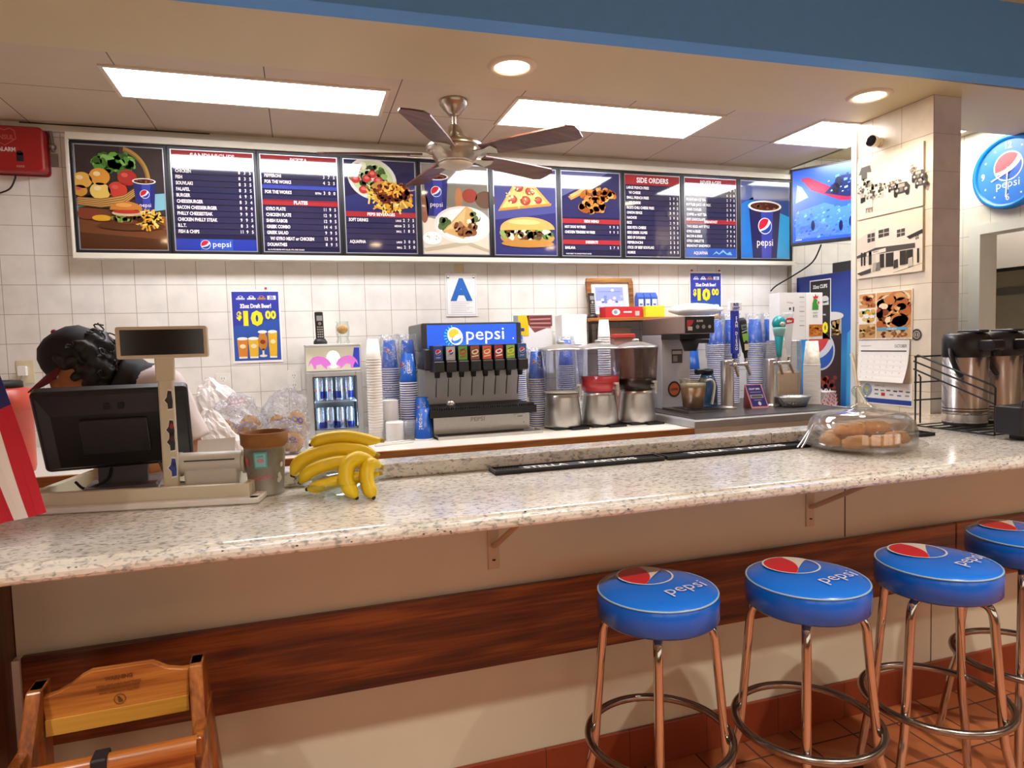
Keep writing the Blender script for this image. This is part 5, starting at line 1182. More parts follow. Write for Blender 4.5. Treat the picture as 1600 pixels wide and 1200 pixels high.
b.rect(ink('e3e1de'), .0, .0, .2, .3, 1); b.line(ink('b8b6b4'), [(.2, 0), (.2, .3)], .002, 2)
G1 = ink('3f9a3a'); b.pol(G1, [(.25, .19), (.3, .19), (.3, .215), (.285, .235), (.292, .25), (.278, .262), (.262, .255), (.252, .23)], 2); b.pol(ink('cf2f2a'), [(.262, .258), (.255, .28), (.268, .272), (.275, .292), (.284, .274), (.3, .282), (.292, .262), (.278, .264)], 3); b.ell(ink('cf2f2a'), .3, .235, .006, .01, 3)
b.txt(ink('8fae88'), 'CRISPY', .275, .165, .016, 2, 'c'); b.txt(ink('7a9a74'), 'RITE', .275, .14, .022, 2, 'c'); b.rect(ink('c8701c'), .225, .02, .105, .075, 2)
for q in range(30): b.ell(ink(random.choice(['d88a2a', 'e09a3c', 'b85f18'])), .232 + random.random() * .09, .028 + random.random() * .06, .009, .007, 3 + q % 2, n=8)
for q in range(7): b.line(ink('9a9896'), [(.15, .27 - q * .03), (.188, .27 - q * .03)], .002 + .004 * (q % 3 == 0), 2)
b.txt(ink('b8908c'), 'CHICKEN', .05, .235, .014, 2, bold=.02, rot=-.12); b.rect(ink('4a4846'), .07, .19, .016, .016, 2); b.rect(ink('4a4846'), .1, .18, .01, .03, 2)
b.build('print', t)
def marble_cup():
    b = cup_mesh('m', mat('marble_paper', 'd8cfbf', .6, var=.5, vs=30), PAPER, .15, .036, .05); return b
def white_cup(): return cup_mesh('w', mat('white_translucent', 'ebe9e6', .4), FOAM, .1, .036, .05)
stack('paper_cup', 'white cup in the stack under the marbled cup, by the drinks fridge', 'white cups stacked by the drinks fridge', 3.045, 3.40, ZB, 25, .0092, white_cup)
stack('paper_cup', 'marbled paper cup topping the white cup stack by the drinks fridge', 'marbled cup on the white stack', 3.045, 3.40, ZB + .232, 2, .01, marble_cup)
t = thing('food_boat', 'red checked paper food boats in a little pile by the drinks fridge', 'food boats', (3.19, 3.46, ZB - .045))
t['category'] = 'food boat'; t['group'] = 'paper food boats'
b = MB(); m = mat('boat_paper', 'e6dcd6', .6); rr = ink('c8505a')
b.add([(-.07, -.05, .045), (.07, -.05, .045), (.07, .05, .045), (-.07, .05, .045), (-.055, -.035, 0), (.055, -.035, 0), (.055, .035, 0), (-.055, .035, 0)], [(4, 5, 6, 7), (0, 1, 5, 4), (1, 2, 6, 5), (2, 3, 7, 6), (3, 0, 4, 7)], m)
b.canvas((-.07, -.0508, .045), (1, 0, 0), (0, -.3, -1))
for q in range(6): b.rect(rr, .01 + q * .022, -.0 + .012 * (q % 2) + .004, .011, .012, 1)
b.build('tray_shell', t)
for k in range(1, 4): dup(t, (3.19, 3.46, ZB - .045 + k * .022), .12 * k, 'red and white paper food boat, %s one up in the pile by the drinks fridge' % ('', 'first', 'second', 'third')[k])
t['label'] = 'red and white paper food boat at the bottom of the pile by the drinks fridge'

# ------------------------------------------------------------------ pillar, drinks fridge, television, clock
t = thing('drinks_fridge', 'tall blue drinks fridge with a big cola picture on its side, past the beer taps', 'fridge', (3.48, 3.28, 0))
FB = mat('fridge_blue', '1f4fa8', .3); MB().box(mat('fridge_dark', '1a2c60', .35), .004, .60, 0, .765, .02, 1.915).build('cabinet', t, bevel=.006)
def fridge_grad():
    def fn(nt, N, L, p):
        tc = N.new('ShaderNodeTexCoord'); sp = N.new('ShaderNodeSeparateXYZ'); L.new(tc.outputs['Object'], sp.inputs[0])
        r = ramp(N, [(0., '0f4ea8'), (.45, '2aa0e0'), (.62, '1a6cc0'), (.85, '1b3c92'), (1., '1d3484')]); mr = N.new('ShaderNodeMapRange'); mr.inputs[1].default_value = .9; mr.inputs[2].default_value = 1.9
        L.new(sp.outputs[2], mr.inputs[0]); L.new(mr.outputs[0], r.inputs[0]); L.new(r.outputs[0], p.inputs['Base Color']); p.inputs['Roughness'].default_value = .3
    return node_mat('fridge_print_blue', fn)
b = MB().canvas((.003, .765, 0), (0, -1, 0), (0, 0, 1)); FG = fridge_grad()
b.rect(FG, .004, .03, .757, 1.88, 1); b.pol(ink('3a1a22'), [(.16, .9), (.42, .9), (.43, 1.5), (.15, 1.48)], 2); b.pol(ink('4aaee6'), [(.47, .95), (.56, .95), (.54, 1.55), (.48, 1.5)], 2)
b.pol(ink('5a2c20'), [(.2, 1.5), (.4, 1.5), (.42, 1.62), (.2, 1.6)], 3); b.ell(ink('e6e0d4'), .34, 1.62, .11, .03, 4); b.rect(ink('dcd4c4'), .33, 1.5, .1, .12, 3)
for q in range(26): b.ell(ink(random.choice(['b98a4a', 'e0b868', '8a5a30', 'd8c8a0'])), .27 + random.random() * .14, 1.48 + random.random() * .1, .018, .014, 5 + q % 2, n=8)
for q in range(20): b.ell(ink(random.choice(['8a2a1c', 'a83c22', '5c1a14'])), .24 + random.random() * .14, 1.13 + random.random() * .07, .02, .015, 5 + q % 2, n=8)
b.globe(.235, 1.385, .13, 6, 'cf3a38', 'd6d9e0', '1f58b4'); b.txt(ink('e8e8ec'), 'pepsi', .1, 1.07, .11, 6, sx=1.1, bold=0)
b.rect(ink('f0f0ee'), .14, 1.46, .20, .42, 7); b.rect(ink('262220'), .148, 1.468, .184, .404, 8)
b.txt(ink('f2f0ec'), '32oz CUPS', .24, 1.82, .034, 9, 'c', sx=.85, bold=.05); b.rect(ink('eceaf0'), .16, 1.71, .07, .06, 9); b.txt(ink('5a58b8'), 'BUD', .195, 1.743, .025, 10, 'c', bold=.05); b.txt(ink('5a58b8'), 'LIGHT', .195, 1.717, .021, 10, 'c', bold=.05)
b.ell(ink('d8d8d4'), .285, 1.74, .035, .024, 9); b.rect(ink('d8d8d4'), .25, 1.70, .07, .026, 9)
for q in range(4): b.pol(ink('c9ccce'), [(.175 + q * .03, 1.655 - .006 * q), (.2 + q * .03, 1.67 - .01 * q), (.205 + q * .03, 1.64 - .004 * q), (.18 + q * .03, 1.63)], 9)
b.txt(ink('f2e41e'), '$10', .24, 1.51, .098, 9, 'c', sx=.95, bold=.06)
b.build('side_print', t)
t = thing('black_box', 'flat dark box lying on top of the blue drinks fridge', 'box', (3.56, 3.36, 1.9155)); MB().box(mat('dark_carton', '4a4744', .5), 0, .3, 0, .42, 0, .075).build('carton', t, bevel=.004)
# television
a = math.atan2(-.83, .56)
t = thing('television', 'wall television showing bluish security camera pictures', 'television', (3.20, 3.772, 2.10), a)
w, h = .92, .51
MB().rbox(BLACK, 0, w, .002, .045, 0, h, .008, axis='Y').build('case', t)
b = MB(); b.canvas((.015, .0015, .02), (1, 0, 0), (0, 0, 1)); ww, hh = w - .03, h - .035
S = lambda hx: mat('screen_' + hx, hx, .2, emit=.3, var=.1, vs=40)
b.rect(S('2a4fc0'), 0, 0, ww, hh, 1); b.pol(S('8a1c3c'), [(.0, .42), (.12, .33), (.3, .24), (.6, .22), (.62, .27), (.3, .30), (.1, .42)], 2); b.pol(S('3f6fe0'), [(.02, .2), (.2, .24), (.3, .2), (.62, .22), (.62, .02), (.02, .02)], 2)
rnd = random.Random(5)
for q in range(150):   # counters, shelves and tables in the lower camera picture
    x, y = rnd.random() * .58 + .01, rnd.random() * .2 + .01; r1 = rnd.uniform(.006, .02)
    b.pol(S(rnd.choice(['2f5fd8', '4a86f0', '6a9cf4', '2a4cc0', '3f78e8'])), [(x, y), (x + r1, y + r1 * .25), (x + r1 * 1.1, y + r1), (x + .1 * r1, y + r1 * .75)], 3 + q % 4)
b.pol(S('2250d0'), [(.01, .22), (.14, .3), (.05, .42), (.01, .42)], 3); b.pol(S('7fb0f8'), [(.02, .26), (.1, .29), (.06, .36), (.03, .38)], 4)
b.pol(S('101a48'), [(.2, .3), (.34, .26), (.6, .27), (.6, .4), (.3, .4)], 4)
for q in range(60):   # kitchen pictured in the upper half
    x, y = .22 + rnd.random() * .36, .29 + rnd.random() * .12; r1 = rnd.uniform(.008, .028)
    b.pol(S(rnd.choice(['2a5ad0', '4f92f0', '8fc0f8', '1a2a80', '3c70e0', '0e1650'])), [(x, y), (x + r1, y + r1 * .2), (x + r1 * 1.1, y + r1 * .8), (x + .1 * r1, y + r1 * .6)], 5 + q % 4)
for x, y, hx in ((.27, .32, '0c0c20'), (.285, .36, '14162c')): b.ell(S(hx), x, y, .022, .035, 9)
for x, y, hx in ((.48, .12, '7a2a78'), (.51, .09, 'a03a90'), (.55, .11, '3a1c60'), (.13, .1, '0c1240'), (.3, .08, '10164c'), (.36, .1, '141a50')): b.ell(S(hx), x, y, .012, .034, 9)
b.pol(S('8fb0ee'), [(.02, .02), (.3, .02), (.2, .12), (.05, .1)], 2)
b.pol(S('46c0d0'), [(.45, .33), (.5, .36), (.52, .33), (.47, .3)], 9); b.rect(S('c9d4f0'), .02, .012, .04, .005, 9)
b.build('screen', t)
MB().box(BLACK, .3, .5, .045, .2, .15, .35).build('wall_arm', t)
b = MB(); b.sweep(MBLACK, smooth_path([(3.42, 3.73, 2.11), (3.41, 3.80, 2.0), (3.36, 3.93, 1.92), (3.30, 4.03, 1.86), (3.27, 4.06, 1.82)], 5), .005, 6); tag(b.build('television_cable'), 'thin black cable hanging from the television down to the blue fridge', 'cable')
# round wall clock
t = thing('wall_clock', 'round blue cola wall clock on the kitchen side wall', 'clock', (WR - .001, 3.09, 2.482), -PI / 2)
R = .228; CBL = mat('clock_blue', '1178c8', .25)
b = MB(); b.M = T3(0, 0, 0, 0, PI / 2); b.lathe(CBL, [(R, 0), (R, .045), (R * .96, .055), (R * .87, .045), (R * .86, .036), (0, .036)], n=56); b.build('rim', t)
b = MB().canvas((0, -.037, 0), (1, 0, 0), (0, 0, 1))
b.ell(mat('clock_face', '3f7fd8', .3, var=.2, vs=2), 0, 0, R * .86, l=1, n=48)
b.globe(.0, .035, .085, 2, red='e0555c', white='e9e6e0', blue='2b62c8')
wt = ink('eef2f6'); b.txt(wt, '12', 0, .145, .058, 3, 'c', bold=.02); b.txt(wt, '6', 0, -.175, .058, 3, 'c', bold=.02); b.txt(wt, '9', -.16, -.02, .058, 3, 'c', bold=.02); b.txt(wt, '3', .16, -.02, .058, 3, 'c', bold=.02); b.txt(wt, 'pepsi', 0, -.095, .07, 3, 'c', sx=1.05, bold=0)
for hh_ in range(12):
    if hh_ % 3: an = hh_ * PI / 6; b.ell(wt, .165 * math.sin(an), .165 * math.cos(an), .006, .006, 3, n=10)
b.build('dial', t)
for nm, an, ln, wd, ly in (('hour_hand', -1.95, .11, .009, 12), ('minute_hand', PI + .05, .155, .008, 15)):
    b = MB().canvas((0, -.037, 0), (1, 0, 0), (0, 0, 1)); d = (math.sin(an), math.cos(an)); b.line(ink('f4f4f2'), [(-d[0] * .03, -d[1] * .03), (d[0] * ln, d[1] * ln)], wd, ly); b.build(nm, t)
MB().canvas((0, -.037, 0), (1, 0, 0), (0, 0, 1)).ell(ink('dfe3e6'), 0, 0, .009, l=18).build('hub', t)
# galley seen through the pass-through
t = thing('extractor_hood', 'steel extractor hood in the galley behind the pass-through opening', 'hood', (5.1, 2.2, 1.90))
HS = mat('hood_steel', '8f867a', .4, .7); MB().box(HS, 0, .8, 0, 2.4, .16, .32).box(HS, 0, .03, 0, 2.4, .06, .16).box(MBLACK, .03, .8, 0, 2.4, .10, .158).build('canopy', t)
b = MB(); b.sweep(MBLACK, smooth_path([(.05, 1.75, .16), (.05, 1.72, .02), (.05, 1.74, -.1), (.05, 1.86, -.14)], 5), .02, 8); b.build('pipe', t)
panel('unseen white ceiling light added to brighten the galley behind the pass-through', 4.55, 5.05, 3.25, 4.35, 2.798, PANEL_E, 'added galley light')  # out-of-view panel added so the galley does not go dark
t = thing('galley_rail', 'pale shelf rail across the galley wall under the hood', 'rail', (5.96, 2.0, 1.80)); MB().box(HS, 0, .035, 0, 3.0, 0, .06).build('rail', t)
t = thing('galley_cooker', 'dark cooker at the back of the galley', 'cooker', (5.3, 2.4, 0)); MB().box(mat('cooker', '5a4a40', .4, .4), 0, .65, 0, 2.2, 0.02, 1.2).build('body', t, bevel=.01); MB().box(BLACK, .05, .6, .05, 2.1, 1.2, 1.24).build('hob', t)
# things on the pillar's face (it looks towards -X; across = -Y)
PX = 3.0995
def on_pillar(y0, z, out=0.): return (PX - out, y0, z)
t = thing('security_camera', 'small white security camera high on the tiled pillar', 'camera', (3.099, 2.945, 2.545))
CW = mat('camera_white', 'e0d3b4', .35)
b = MB(); b.sweep(CW, [(0, 0, 0), (-.016, .0, .0)], .026, 18); b.build('mount', t)
b = MB(); b.sweep(CW, [(-.012, -.0, .0), (-.032, .003, .002), (-.066, -.005, .005)], [.018, .029, .033], 20); c0 = b.build('body', t)
b = MB(); b.sweep(mat('lens_black', '15131a', .15), [(-.065, -.0045, .005), (-.073, -.0075, .006)], [.031, .023], 20); b.build('lens', c0)
def photo_panel(name, label, z0, z1, draw):
    t = thing(name, label, 'photo panel', (PX, 3.09, z0)); w = .425; h = z1 - z0
    b = MB(); b.box(mat('panel_edge', 'cdbfa4', .5), -.012, 0, -w, 0, 0, h); b.canvas((-.0122, 0, 0), (0, -1, 0), (0, 0, 1)); b.rect(ink('e6d9c2', .3), 0, 0, w, h, 1); draw(b, w, h); b.build('print', t)
K = lambda v: ink('%02x%02x%02x' % (v, int(v * .95), int(v * .88)), .3)
def d_cars(b, w, h):
    rnd = random.Random(3)
    b.pol(K(215), [(0, .02), (w, .05), (w, .13), (.1, .13), (0, .1)], 2)
    b.pol(K(110), [(.01, .25), (.03, .29), (.09, .29), (.1, .25), (.07, .255), (.07, .22), (.03, .22), (.03, .25)], 3)
    for q in range(60):
        x = rnd.random() * .17; y = .09 + rnd.random() * (.14 - x * .4); s = rnd.uniform(.006, .02); b.rect(K(rnd.choice([70, 110, 150, 190, 40])), x, y, s, s * rnd.uniform(.6, 1.6), 3 + q % 3)
    for q in range(34):
        x = .17 + rnd.random() * .12; y = .135 + rnd.random() * .03; s = rnd.uniform(.004, .012); b.rect(K(rnd.choice([120, 160, 200])), x, y, s, s, 3 + q % 3)
    for cx, cy, s in ((.30, .09, 1.), (.245, .12, .6), (.40, .14, .8), (.415, .105, .7)):
        b.pol(K(60), [(cx - .05 * s, cy), (cx + .045 * s, cy), (cx + .05 * s, cy + .03 * s), (cx + .03 * s, cy + .055 * s), (cx - .03 * s, cy + .055 * s), (cx - .05 * s, cy + .03 * s)], 7); b.rect(K(170), cx - .022 * s, cy + .032 * s, .04 * s, .018 * s, 8); b.ell(K(200), cx - .03 * s, cy + .018 * s, .009 * s, .009 * s, 8); b.ell(K(200), cx + .026 * s, cy + .018 * s, .009 * s, .009 * s, 8)
        for dx in (-.038, .034): b.ell(K(35), cx + dx * s, cy, .012 * s, .016 * s, 8)
        b.rect(K(120), cx - .012 * s, cy + .008 * s, .02 * s, .022 * s, 9)
    for cx in (.075, .1): b.pol(K(225), [(cx - .012, .055), (cx + .012, .055), (cx + .01, .1), (cx - .01, .1)], 9); b.ell(K(90), cx, .11, .006, .008, 9); b.line(K(70), [(cx - .008, .03), (cx - .006, .055)], .004, 9); b.line(K(70), [(cx + .008, .03), (cx + .006, .055)], .004, 9)
    for q in range(9): b.rect(K(rnd.choice([120, 150, 90])), .34 + rnd.random() * .08, .17 + rnd.random() * .05, .02, .01, 5)
def d_corner(b, w, h):
    b.pol(K(212), [(0, .1), (.13, .06), (.13, .27), (0, .22)], 2); b.pol(K(228), [(.13, .06), (w, .09), (w, .22), (.36, .25), (.13, .27)], 2)
    for x, y, ww, hh in ((.075, .195, .05, .05), (.15, .21, .07, .045), (.27, .195, .05, .042), (.385, .165, .018, .03)):
        b.pol(K(70), [(x, y), (x + ww, y + .004), (x + ww, y + hh), (x, y + hh - .002)], 3); b.line(K(200), [(x, y + hh * .5), (x + ww, y + hh * .5)], .004, 4); b.line(K(200), [(x + ww * .5, y), (x + ww * .5, y + hh)], .004, 4)
    b.pol(K(80), [(.0, .13), (.13, .16), (w * .9, .15), (w * .9, .125), (.13, .125), (0, .115)], 4); b.pol(K(230), [(.07, .14), (.2, .15), (.2, .13), (.07, .122)], 5); b.txt(K(90), 'MARKET', .135, .134, .011, 6, 'c'); b.pol(K(50), [(.33, .19), (w, .215), (w, .195), (.35, .175)], 5)
    for x, ww in ((.16, .03), (.2, .05), (.29, .038), (.33, .04), (.03, .012), (.05, .012), (.085, .02), (.395, .012)): b.rect(K(48), x, .045 if x > .1 else .07, ww, .075, 5)
    b.pol(K(70), [(.0, .03), (.1, .05), (.1, .025), (.03, .015)], 4)
    for x, v in ((.11, 170), (.135, 120), (.25, 60), (.34, 200)): b.pol(K(v), [(x, .03), (x + .03, .035), (x + .028, .08), (x + .004, .075)], 6)
    b.line(K(120), [(.25, .01), (w, .04)], .002, 3)
photo_panel('photo_panel', 'sepia street photo panel with old cars, higher on the pillar', 2.146, 2.472, d_cars)
photo_panel('photo_panel', 'sepia photo panel of a corner shop building, lower on the pillar', 1.812, 2.138, d_corner)
# calendar
t = thing('wall_calendar', 'October wall calendar with food photos hanging on the pillar', 'calendar', (PX, 3.082, 1.225))
def cal_food(b, x, y, w, h, cols, n, s):
    rnd = random.Random(int(x * 1000 + y * 997)); b.rect(ink(cols[0]), x, y, w, h, 2)
    for q in range(n):
        c = rnd.choice(cols); px, py = x + w * (.1 + .8 * rnd.random()), y + h * (.1 + .8 * rnd.random()); r = min(w, h) * s * rnd.uniform(.5, 1); b.ell(ink(c), px, py, min(r, px - x, x + w - px), min(r * .6, py - y, y + h - py), 3 + q % 4, 0, 10)
b = MB(); b.box(PAPER, -.006, 0, -.355, 0, .235, .502); b.canvas((-.0062, 0, .235), (0, -1, 0), (0, 0, 1))
b.rect(ink('efe6da'), 0, 0, .355, .267, 1)
F1 = ['d8a060', 'b5622a', 'e8c078', '8a3c1c', 'f0d8b0', 'c87c40']
cal_food(b, .125, .06, .225, .2, F1, 60, .3); cal_food(b, .004, .18, .115, .08, F1, 26, .3); cal_food(b, .004, .095, .115, .08, ['f0ece4', 'e0a844', 'd8c27a', '7aa040', 'e8b04c'], 22, .28); cal_food(b, .004, .008, .115, .08, ['c89a5c', '8a5a2c', 'e0c080', 'a87438'], 26, .28); cal_food(b, .125, .008, .225, .05, ['d8b078', '9a5a2c', 'e8c890', '6a2f1c'], 24, .4)
b.rect(ink('5fa8cc'), .13, .05, .2, .016, 8); b.txt(ink('eef4f8'), 'FOOD SERVICE', .23, .0535, .011, 9, 'c')
b.build('picture_page', t)
b = MB(); vs = []
for i in range(9):
    u = i / 8; vs += [(-.006 - .02 * u ** 2.2, 0, .232 * (1 - u)), (-.006 - .034 * u ** 2, -.34 + .012 * u ** 3, .232 * (1 - u))]
b.add(vs, [(2 * i, 2 * i + 1, 2 * i + 3, 2 * i + 2) for i in range(8)], PAPER)
pg = lambda a, v, l: V(-.0075 - (.02 + .014 * a / .34) * ((.232 - v) / .232) ** 2.1 - l, -a, v)
b.canvas((0, 0, 0), (0, -1, 0), (0, 0, 1), 1, pg); b.txt(ink('3c3a38'), 'OCTOBER', .325, .19, .024, 1, 'r', sx=.7, bold=0); b.rect(ink('2c2a2a'), .02, .168, .305, .006, 1)
n = 1
for r in range(5):
    for c in range(7):
        if 0 < n <= 31: b.txt(ink('a8a29a'), str(n), .03 + c * .044, .138 - r * .03, .012, 1, 'c', bold=0); n += 1
b.line(ink('8a8680'), [(.02, .2), (.09, .2)], .002, 1); b.build('date_page', t)
b = MB()
for q in range(34): b.sweep(CHROME, [(-.004, -.008 - q * .01, .228), (-.012, -.008 - q * .01, .234), (-.004, -.008 - q * .01, .241)], .0012, 5, cap=False)
b.build('binding', t)
t = thing('sponsor_card', 'card with little logos and a blue foot strip under the calendar', 'card', (PX, 3.07, 1.095))
b = MB(); b.box(PAPER, -.003, 0, -.345, 0, 0, .125); b.canvas((-.0032, 0, 0), (0, -1, 0), (0, 0, 1)); b.rect(ink('2b4aa0'), .02, .008, .32, .026, 1); b.ell(ink('8fa8d0'), .05, .08, .032, .036, 1); b.ell(ink('d8c850'), .045, .085, .014, .018, 2); b.txt(ink('6a6864'), 'SUPPLY CO.', .1, .1, .016, 1, bold=0)
for i, (x, y, c) in enumerate(((.1, .078, '6a6a6a'), (.14, .076, '8a8a92'), (.18, .078, '6a6a6a'), (.225, .076, '3a3a3a'), (.26, .078, '8a3a3a'), (.305, .076, '6a6a6a'), (.1, .055, '8a8a8a'), (.145, .05, 'c83a44'), (.2, .055, '9a9a9a'), (.25, .053, '6a7a9a'), (.3, .055, '9a9a9a'))): b.rect(ink(c), x, y, .026, .008 if c != 'c83a44' else .018, 1)
b.txt(ink('d0d8ee'), 'www.', .03, .014, .013, 2); b.build('print', t)
t = thing('round_sticker', 'small round black ring sticker on the pillar beside the calendar', 'sticker', (PX, 2.705, 1.482)); b = MB().canvas((-.0008, 0, 0), (0, -1, 0), (0, 0, 1)); m = ink('4a4440'); b.ring(m, 0, 0, .021, .031, 1); b.ring(m, 0, 0, .012, .016, 1); b.rect(m, -.003, -.012, .006, .024, 2); b.build('ring_print', t)
b = MB(); b.sweep(mat('cream_cord', 'd8c8a6', .5), smooth_path([(3.075, 3.12, 1.38), (3.07, 3.09, 1.30), (3.065, 3.06, 1.19), (3.05, 3.0, 1.12), (3.03, 2.93, 1.08), (3.0, 2.9, 1.0765)], 6), .007, 8); tag(b.build('power_cord'), 'cream power cord running down beside the tiled pillar to the granite', 'cord')

# ------------------------------------------------------------------ coffee airpots in a wire rack
AS = mat('airpot_steel', 'cfcac6', .24, .9); 
ap = thing('airpot', 'steel coffee airpot with black pump lid, nearest the tiled pillar', 'airpot', (2.765, 2.17, 1.086), .0, 'coffee airpots')
b = MB(); b.lathe(AS, [(0, .012), (.084, .012), (.086, .02), (.086, .05), (.087, .052), (.087, .06), (.086, .062), (.086, .30), (.08, .305), (0, .305)], n=44); bd = b.build('body', ap)
b = MB()
for z in (.05, .062, .074): b.lathe(MBLACK, [(.0862, z), (.0872, z + .002), (.0862, z + .004)], n=40, close=False)
b.build('bands', bd)
b = MB(); b.lathe(MBLACK, [(0, 0), (.08, 0), (.086, .006), (.084, .014), (0, .014)], n=36); b.build('foot', ap)
b = MB(); b.lathe(BLACK, [(.088, .298), (.09, .302), (.09, .375), (.083, .395), (.06, .404), (0, .405)], n=40); l_ = b.build('lid', ap)
b = MB(); b.rbox(BLACK, -.034, .034, -.15, -.07, .325, .37, .012, axis='X'); b.sweep(MBLACK, [(0, -.135, .33), (0, -.137, .305)], .013, 10); b.build('spout', ap)
b = MB(); b.rbox(mat('pump_lever', '2a2a2e', .3), -.03, .03, -.085, .02, .402, .413, .008); b.build('pump_lever', ap)
b = MB(); b.sweep(BLACK, smooth_path([(-.086, .0, .335), (-.105, -.02, .30), (-.11, -.045, .25), (-.1, -.06, .22), (-.088, -.05, .225)], 5), .011, 8, flat=.6); b.build('carry_handle', ap)
dup(ap, (2.962, 2.17, 1.086), .05, 'steel coffee airpot with black pump lid, in the middle of the rack')
dup(ap, (3.159, 2.17, 1.086), -.04, 'steel coffee airpot with black pump lid, farthest from the tiled pillar, cut by the picture edge'.replace(', farthest from the tiled pillar', ', last of the row'))
t = thing('wire_rack', 'black wire rack with sloping sides that holds the coffee airpots', 'wire rack', (2.62, 1.93, 1.072))
def wire(name, pts, r=.0038, closed=False):
    b = MB(); b.sweep(MBLACK, pts, r, 6, closed=closed, cap=not closed); return b.build(name, t)
for X in (0., .69):
    wire('side_frame', [(X, .0, .006), (X, .36, .006), (X, .36, .315), (X, .35, .322), (X, .01, .205), (X, .0, .195)], .0042, True)
    wire('side_wire', [(X, .37, .295), (X, .0, .168)]); wire('side_wire', [(X, .37, .26), (X, .0, .13)])
    wire('side_wire', [(X, .335, .02), (X, .335, .225), (X, .345, .235)]); wire('side_wire', [(X, .0, .006), (X, .0, .195)])
for z in (.2, .12): wire('back_wire', [(-.006, .36, z), (.70, .36, z)])
wire('back_wire', [(-.006, .36, .315), (.70, .36, .315)], .0042)
for y in (0., .06, .12, .18, .24, .30, .36): wire('base_wire', [(0, y, .008), (.69, y, .008)], .003)
wire('front_guard', [(0, .0, .03), (.69, .0, .03)])
t = thing('drip_box', 'black condiment tray box standing in front of the airpots', 'tray', (2.665, 1.80, 1.0718)); t.location = (2.655, 1.915, 1.088)
t.location = (2.58, 1.80, 1.0715)
MB().rbox(mat('tray_black', '1d1c24', .45), .0, .34, .0, .105, .022, .13, .008).build('tray_body', t)
b = MB(); b.sweep(MBLACK, [(.03, .02, .13), (.03, .02, .15), (.16, .02, .15), (.16, .02, .13)], .004, 6); b.build('grip', t)
b = MB(); b.sweep(MBLACK, [(.2, .02, .13), (.2, .02, .15), (.32, .02, .15), (.32, .02, .13)], .004, 6); b.build('grip', t)
for x in (.05, .26): 
    b = MB().box(BLACK, x, x + .03, .02, .08, 0, .022); b.build('foot', t)
# pastry dome
t = thing('cake_dome', 'low clear dome with a glass knob over the pastries on the counter', 'cake dome', (1.985, 1.965, 1.0712))
DG_ = clear('dome_clear', 'fdfcfa', .5, .06, rough=.03)  # milk whitens the dome in place of bright reflections
b = MB(); b.lathe(DG_, [(0, .012), (.15, .01), (.19, .012), (.215, .024), (.217, .026), (.19, .017), (.15, .015), (.0, .017)], n=48, close=False); b.lathe(DG_, [(.13, .0), (.135, .004), (.15, .01)], n=48, close=False); b.build('plate', t)
b = MB(); b.lathe(DG_, [(.186, .0185), (.186, .07), (.176, .105), (.15, .128), (.1, .142), (.05, .147), (.04, .15), (.04, .147), (.1, .139), (.148, .125), (.173, .103), (.183, .07), (.183, .0185)], n=52, close=False); dm = b.build('dome', t)
b = MB(); b.lathe(GL, [(.05, .148), (.048, .155), (.02, .165), (.016, .185), (.03, .2), (.034, .215), (.026, .23), (0, .235)], n=28); b.build('knob', dm)
PB_ = mat('pastry', 'dfa050', .6, var=.3, vs=45, bump=.4); PI2 = mat('pastry_glaze', 'e0b884', .35, var=.12, vs=14)
PL = ['pastry on the plate rim nearest the bar edge, pot side', 'plump pastry in the front row under the dome, middle', 'ridged pastry in the front row under the dome, coffee side', 'pastry at the back of the dome, curb side', 'pastry lying across the top of the pile, pot side', 'pastry lying across the top of the pile, coffee side', 'pastry at the back of the dome, coffee side', 'pastry low on the side of the dome near the bar mats']
for i, (x, y, z, rz, s) in enumerate(((-.095, -.075, 0, .1, 1.), (.0, -.10, 0, -.1, 1.05), (.10, -.06, 0, .25, 1.1), (-.05, .08, 0, .3, 1.), (-.06, -.005, .036, .15, 1.15), (.055, .005, .038, -.25, 1.15), (.07, .085, 0, -.2, 1.), (-.125, .02, 0, 1.2, .9))):
    b = MB(); b.crumple(PB_, (0, 0, .0165), .064 * s, .036 * s, .0265, .16, 13, n=24, k=14, seed=i * 3.1); b.sm = [True] * len(b.sm)
    o = b.build('pastry', loc=(1.985 + x, 1.965 + y, 1.0712 + .0172 + z), rz=rz); tag(o, PL[i], 'pastry', 'pastries under the dome')
    b = MB()
    for q in range(5): b.ball(PI2, (-.032 * s + q * .016 * s, -.004, .039), .0045 * s, .02 * s, .005, n=8, k=6)
    b.build('glaze', o)
t = thing('tongs', 'pair of steel tongs leaning on the plate by the pastry dome', 'tongs', (1.775, 2.035, 1.0745), .25)
for s_ in (-1, 1):
    b = MB(); b.sweep(STEEL, [(.075, .0, .085), (.045, .004 * s_, .055), (.01, .008 * s_, .02), (-.012, .008 * s_, .004)], [.004, .005, .005, .004], 8, flat=.5); b.build('arm', t)

